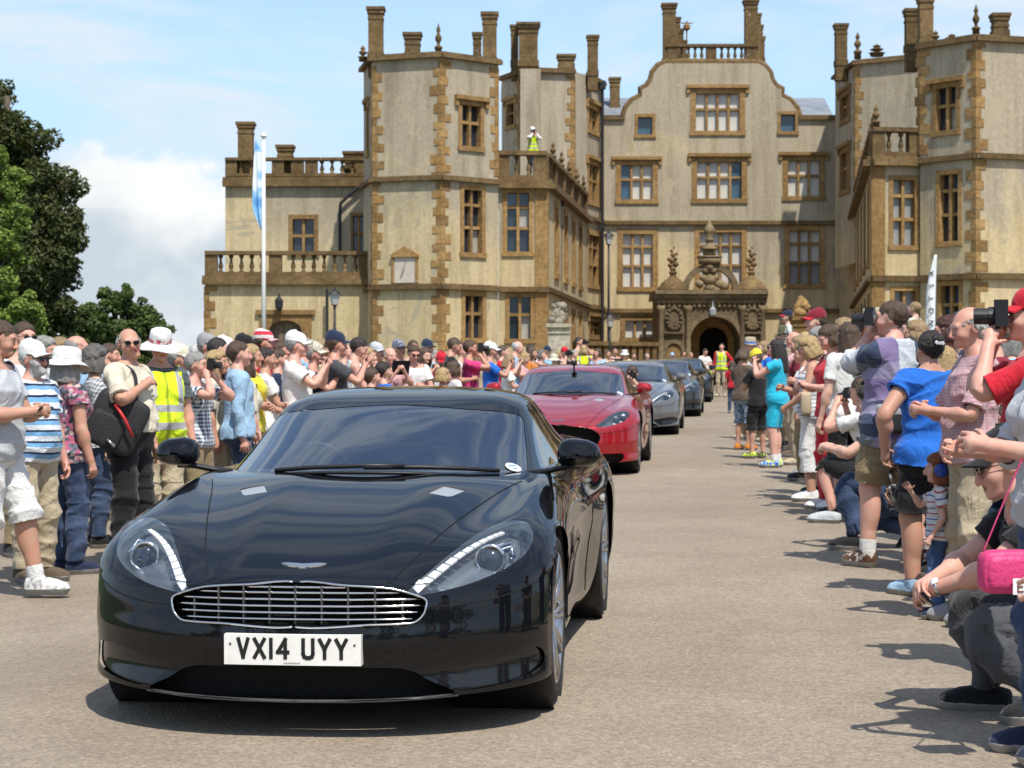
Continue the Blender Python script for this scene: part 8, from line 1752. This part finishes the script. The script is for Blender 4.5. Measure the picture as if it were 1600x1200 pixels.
lady = crowd(1268, 529, 19.3, -1.75, 'phone_low', tee(cloth('thin', (.62, .64, .66), (.10, .17, .30), sc=.9), 'none', 'hem', 'scoop', 1.4), ('crop', pc('white'), 1.2), ('curly', 'blond'), 'blonde curly-haired lady in striped vest and white cropped trousers', fem=1, build=.4, shoes='white', tone='tan', glasses='clear', ps=dict(L=(.16, -.24, 1.02), R=(.10, -.3, 1.2)))
crowd(1299, 511, 18.2, -1.35, 'phone_low', tee('red', loose=1.4), ('long', pc('red'), 1.6), ('full', 'brown'), 'brown-haired woman in bright red top and red trousers', fem=1, shoes='white', tone='pink', prop='phone')
crowd(1323, 509, 17.4, -2.6, 'stand', tee('white', 'short'), ('knee', pc('black'), 1.3), ('long', 'brown'), 'woman with long straight brown hair seen from behind', fem=1, tone='fair')
plaid = crowd(1393, 473, 13.4, -2.7, 'camera', ('half', 'low', 'collar', cloth('plaid', (.50, .53, .57), (.03, .045, .09), (.17, .12, .26)), 1.6), ('shorts', pc('khaki'), 2.4), ('crop', 'brown'), 'man in navy and purple plaid shirt and khaki shorts with camera', build=.55, belly=.4, shoes=cloth('floral', (.10, .045, .025), (.09, .04, .02), (.45, .42, .38)), socks=pc('white'), tone='pink', ps=dict(hyaw=.55, twist=.2, Lf=(.15, -.06, 0), Rf=(.19, .10, 0)), prop='camera', lod='near')
crowd(1348, 610, 16.8, -2.2, 'crouchcam', tee('white'), ('knee', pc('black'), 1.2), ('short', 'brown'), 'crouching photographer in white T-shirt beside the plaid-shirted man', tone='pink', prop='compact', shoes='lightgrey')
crowd(1388, 660, 14.6, -1.9, 'crouch', tee(cloth('floral', (.02, .02, .02), (.5, .5, .5), (.05, .05, .05), sc=.6)), ('long', JEANS), ('bob', 'dark'), 'crouching woman in black and white print behind the khaki shorts', fem=1, shoes='black')
blue_w = crowd(1449, 525, 11.9, -2.75, dict(L=(.30, -.05, .98), Lpole=(1, .5, 0), R=(.20, -.16, 1.0), Rpole=(1, .4, -.3)), tee('blue', 'cap', 'hem', 'crew', 1.8), ('shorts', pc('black'), 1.6), ('bun', 'dark'), 'dark-haired woman with hair clip in bright blue top seen from behind', fem=.8, build=.75, tone='tan', shoes='skyblue', h=1.52)
tod = crowd(1466, 712, 10.9, -1.7, dict(R=(.18, -.30, 1.42), Rpole=(.8, .4, -1), Rcurl=.2, L=(.2, -.06, .98), pn='x') if False else dict(R=(.20, -.30, 1.42), Rpole=(.8, .4, -1), Rcurl=.2, L=(.26, -.10, .92)), tee(cloth('thin', (.62, .63, .63), (.42, .05, .05), (.06, .13, .30), sc=1.3), 'short', 'hem', 'crew', 1.5), ('long', cloth('denim', (.03, .07, .16)), 1.3), ('curly', 'ginger'), 'red-haired toddler in striped T-shirt with blue ear defenders', kid=1.0, h=.84, lod='near', shoes='navy', tone='fair')
crowd(1592, 735, 11.4, -1.6, 'crouch', tee('beige', 'long'), ('long', JEANSL), ('short', 'brown'), 'crouching adult in beige jacket holding the toddler', ps=dict(L=(.12, -.40, .62), R=(.10, -.38, .60)), tone='pink', lod='near')
bald = crowd(1520, 483, 10.7, -1.45, 'phone_low', tee(cloth('check', (.52, .36, .37), (.42, .22, .25), sc=.6), 'half', 'hem', 'collar', 1.5), 'beige', ('ring', 'white'), 'bald older man in pink checked shirt looking down', tone='ruddy', belly=.4, ps=dict(hpitch=.22, hyaw=0))
crowd(1480, 498, 13.6, -1.7, 'stand', tee('lilac', 'none', 'hem', 'scoop'), 'navy', ('full', 'maroon'), 'woman with burgundy-brown hair in lilac strappy top', fem=1, glasses='clear')
crowd(1503, 490, 15.5, -1.6, 'stand', tee('navy'), 'navy', ('short', 'grey'), 'man in tan and navy cap behind the bald man', hat=hatc('cap', 'navy', 'beige'), tone='tan')
crowd(1548, 489, 11.6, -1.55, 'stand', tee('maroon', 'half'), 'navy', ('short', 'grey'), 'man in white cap beside the bald man', hat=hatc('cap', 'white'), tone='ruddy')
red_cam = crowd(1612, 455, 9.0, -1.75, dict(L=(.06, -.20, 1.50), R=(.07, -.17, 1.52), Lpole=(.5, -.35, -1), Rpole=(.5, -.2, -1), Lcurl=.9, Rcurl=.9, hyaw=0), tee('red', 'half', loose=1.5), 'navy', ('short', 'dark'), 'person in red cap and red T-shirt holding a large camera up', hat=hatc('cap', 'red'), build=.5, tone='pink', prop='camera')
crouch_m = crowd(1632, 700, 8.0, -1.55, dict(pz=-.60, py=.10, lean=.34, bend=.22, Lf=(.13, .0, 0), Rf=(.17, -.16, 0), L=(.05, -.44, .50), R=(.05, -.44, .52), Lpole=(1, 0, -.4), Rpole=(1, 0, -.4), Lcurl=.8, Rcurl=.8, hpitch=-.28, hyaw=.0), tee('black', 'short', loose=1.3), ('long', cloth('plain', (.075, .078, .085)), 1.5), ('short', 'brown'), 'crouching man in black cap, sunglasses and grey trousers', hat=hatc('cap', 'black'), glasses='dark', tone='pink', shoes='black', h=1.74, lod='near', build=.3)
edge_w = crowd(1652, 470, 7.2, -1.45, dict(L=(.10, -.30, 1.18), R=(.10, -.34, 1.16), Lpole=(.3, -.1, -1), Rpole=(.3, 0, -1), Lcurl=.8, Rcurl=.8), tee('lightgrey', 'elbow', loose=1.4), 'jeans', ('bob', 'fair'), 'woman in light grey top with bent arm beside the pink handbag', fem=1, build=.4, h=1.62, lod='near', tone='pink')
near_arm = crowd(1738, 400, 5.3, -1.35, dict(L=(.19, -.34, .82), Lpole=(.2, 1, -.2), R=(.26, -.05, .88), Lcurl=.95, hyaw=0), tee('white', 'short'), 'ljeans', ('bob', 'brown'), 'bystander in white T-shirt with clenched hand and metal watch', fem=.5, build=.4, h=1.60, lod='near', tone='pink', shoes='black')
# ---------------------------------------------------------------- bags, watches, small things
BAGK = principled('black_nylon', (.018, .018, .02), .7, bump=(80, .4)); REDT = principled('red_trim', (.5, .03, .03), .5); PINKB = principled('pink_leather', (.62, .045, .17), .5, bump=(60, .3)); TANB = principled('cream_canvas', (.45, .36, .25), .8); STEEL = principled('steel', (.55, .54, .52), .25, 1.0)
def rbox(mb, c, d, r=.25, n=5, rz=0.0, tilt=0.0):
    """rounded box (superellipsoid)"""
    m = Matrix.Rotation(rz, 3, 'Z')@Matrix.Rotation(tilt, 3, 'Y'); V = []; nu, nv = 12, 20; e = r
    sp = lambda v, p: math.copysign(abs(v)**p, v)
    for i in range(nu+1):
        a = -math.pi/2+math.pi*i/nu
        for j in range(nv):
            b = 2*math.pi*j/nv; q = Vector((d[0]/2*sp(math.cos(a), e)*sp(math.cos(b), e), d[1]/2*sp(math.cos(a), e)*sp(math.sin(b), e), d[2]/2*sp(math.sin(a), e))); V.append(m@q+Vector(c))
    F = [(i*nv+j, i*nv+(j+1) % nv, (i+1)*nv+(j+1) % nv, (i+1)*nv+j) for i in range(nu) for j in range(nv)]; mb.raw(V, F)
def strap(pts, w=.02, mat=BAGK, name='strap', parent=None, loc=None):
    mb = MB(); P = [Vector(p) for p in pts]; Q = cat_rom(np.array([tuple(p) for p in P]), np.linspace(0, len(P)-1, 8*len(P))); mb.tube([Vector(q) for q in Q], w, 6, flat=.25); return mb
# backpack slung at the side of the white-haired man
p = back_man; c = p.pt('chest', (-.22, .10, 1.10)); c = p.pt('spine', (-.205, -.02, 1.06)); r = empty('backpack', c); tag(r, 'black camera backpack with red zip slung on the white-haired man', 'backpack')
mb = MB(); rbox(mb, (0, 0, 0), (.40, .20, .42), .35, rz=.25, tilt=.45); mb.build('bag', BAGK, r, True)
mb = MB(); rbox(mb, (-.06, -.10, -.05), (.26, .08, .24), .35, rz=.25, tilt=.45); mb.build('pocket', BAGK, r, True)
mb = MB(); mb.tube([(.02, -.135, .13), (.09, -.14, .02), (.14, -.12, -.10)], .012, 6); mb.build('red_zip', REDT, r, True)
mb = MB(); mb.tube([(-.04, -.15, -.12), (.02, -.15, -.17)], .012, 6); mb.build('buckle', ALLOY, r, True)
a = p.pt('chest', (-.10, -.10, 1.43))-c; b2 = p.pt('chest', (-.12, .02, 1.485))-c; d2 = p.pt('chest', (-.14, .13, 1.36))-c
strap([(.10, .06, .16), d2, b2, a, p.pt('chest', (-.15, -.16, 1.25))-c, (.16, -.06, -.10)], .022).build('strap', BAGK, r, True)
# plaid man: sling bag at the hip with cross strap
p = plaid; c = p.pt('pelvis', (.05, .19, 1.0)); r = empty('shoulder_bag', c); tag(r, 'grey and black camera bag at the hip of the plaid-shirted man', 'bag')
mb = MB(); rbox(mb, (0, 0, -.02), (.34, .16, .20), .35, rz=-2.7); mb.build('bag', BAGK, r, True); mb = MB(); rbox(mb, Vector((0, 0, .035)), (.345, .165, .08), .35, rz=-2.7); mb.build('flap', principled('grey_nylon', (.40, .41, .42), .7), r, True)
strap([(.14, .02, .05), p.pt('spine', (-.12, .16, 1.15))-c, p.pt('chest', (-.13, .155, 1.32))-c, p.pt('chest', (-.13, .05, 1.505))-c, p.pt('chest', (-.09, -.12, 1.40))-c, p.pt('chest', (.12, -.16, 1.2))-c], .022).build('strap', BAGK, r, True)
# lady's handbag
p = lady; c = p.pt('pelvis', (.26, -.05, 1.04)); r = empty('handbag', c); tag(r, 'cream canvas shoulder bag of the blonde lady in white trousers', 'bag'); mb = MB(); rbox(mb, (0, 0, 0), (.26, .10, .22), .3, rz=-1.7); mb.build('bag', TANB, r, True)
strap([(0, .10, .10), p.pt('chest', (.17, .03, 1.46))-c, (0, -.10, .10)], .012, TANB).build('strap', TANB, r, True)
# pink bag
g = at(1574, 893, 7.0); r = empty('handbag', g); tag(r, 'bright pink handbag with white tag beside the crouching man', 'bag')
mb = MB(); rbox(mb, (0, 0, 0), (.20, .09, .15), .4, rz=.15); mb.build('bag', PINKB, r, True); mb = MB(); rbox(mb, (-.012, -.012, 0), (.15, .088, .12), .4, rz=.15); mb.build('front_pocket', PINKB, r, True)
mb = MB(); mb.box((.03, -.062, -.045), (.055, .004, .055), .15); mb.build('tag', STICK, r); mb = MB()
for dx, dz, w, h in ((.012, -.045, .006, .04), (.022, -.028, .02, .006), (.022, -.045, .016, .006), (.022, -.062, .02, .006)): mb.box((dx+.008, -.0655, dz), (w, .003, h), .15)
mb.build('tag_letter', principled('tag_print', (.2, .07, .05), .6), r); q = edge_w.pt('chest', (.13, -.02, 1.475))-g; mb = strap([(-.09, 0, .05), q*.55+Vector((-.06, -.03, .02)), q, q*.5+Vector((.05, .02, 0)), (.09, 0, .05)], .009, PINKB); mb.build('strap', PINKB, r, True)
# toddler's ear defenders
p = tod; r = empty('ear_defenders', p.pt('head', (0, .01, 1.70))); tag(r, 'blue and black ear defenders on the red-haired toddler', 'ear defenders'); o = Vector(r.location); L0 = Vector(p.root.location)
def hp(x): return L0+Vector(p.headpart(np.array([x]))[0])-o
mb = MB(); mb.tube([hp((.105*math.cos(t), .012, 1.64+.135*math.sin(t))) for t in np.linspace(0, math.pi, 15)], .009, 8); mb.build('headband', BLKP, r, True)
for s in (1, -1):
    mb = MB(); ctr = hp((.105*s, .012, 1.635)); axd = (hp((.15*s, .012, 1.635))-ctr).normalized(); m = axd.to_track_quat('Z', 'Y').to_matrix(); mb.lathe(ctr, [(.030, -.022), (.036, -.01), (.037, .008), (.028, .020), (.001, .022)], 18, M=m); mb.build('ear_cup', principled('blue_plastic', (.015, .06, .32), .3), r, True)
# watch on the bystander's wrist, and on the crouching man
for p, lab in ((near_arm, 'steel watch on the wrist of the bystander with clenched hand'), (crouch_m, 'steel watch on the wrist of the crouching man in black cap')):
    c = p.pt('Lha', WR-ARM*.012); ax_ = (p.pt('Lha', WR)-p.pt('Lfo', EL)).normalized(); m = ax_.to_track_quat('Z', 'Y').to_matrix(); r = empty('wrist_watch', c); tag(r, lab, 'watch'); mb = MB(); mb.lathe((0, 0, 0), [(.0305, -.009), (.033, -.008), (.033, .008), (.0305, .009)], 20, M=m, close=False); mb.build('strap', STEEL, r, True)
    n = (p.rotm('Lha')@Vector((-PN).tolist())).normalized(); mb = MB(); mb.lathe(n*.030, [(.018, 0), (.019, .008), (.001, .009)], 18, M=n.to_track_quat('Z', 'Y').to_matrix()); mb.build('dial', STICK, r, True)
mk_phone(crouch_m, 'black phone in the hands of the crouching man in black cap')
# hair clip on the woman in blue
p = blue_w; mb = MB(); L0 = Vector(p.root.location)
for k in (-1, 0, 1): mb.tube([L0+Vector(p.headpart(np.array([(k*.022, .112, 1.685)]))[0]), L0+Vector(p.headpart(np.array([(k*.022, .148, 1.675)]))[0])], .010, 6)
tag(mb.build('hair_clip', STICK), 'white claw clip in the dark hair of the woman in bright blue', 'hair clip')['kind'] = 'stuff'
# action camera on the red car's windscreen
def action_cam():
    q = at(897, 572, 25.3); r = empty('action_camera', q); tag(r, 'small black action camera on a mount above the red car windscreen', 'camera'); mb = MB(); mb.box((0, 0, .04), (.07, .05, .06)); mb.lathe((0, -.02, .04), [(.02, 0), (.022, .03), (.01, .035)], 10, M=Matrix.Rotation(R(90), 3, 'X')); mb.build('camera_body', CAMM, r); mb = MB(); mb.tube([(0, 0, .02), (0, .01, -.08), (0, -.02, -.20)], .012, 6); mb.lathe((0, -.02, -.21), [(.05, 0), (.04, .02), (.01, .03)], 10); mb.build('mount', CAMM, r, True)
action_cam()
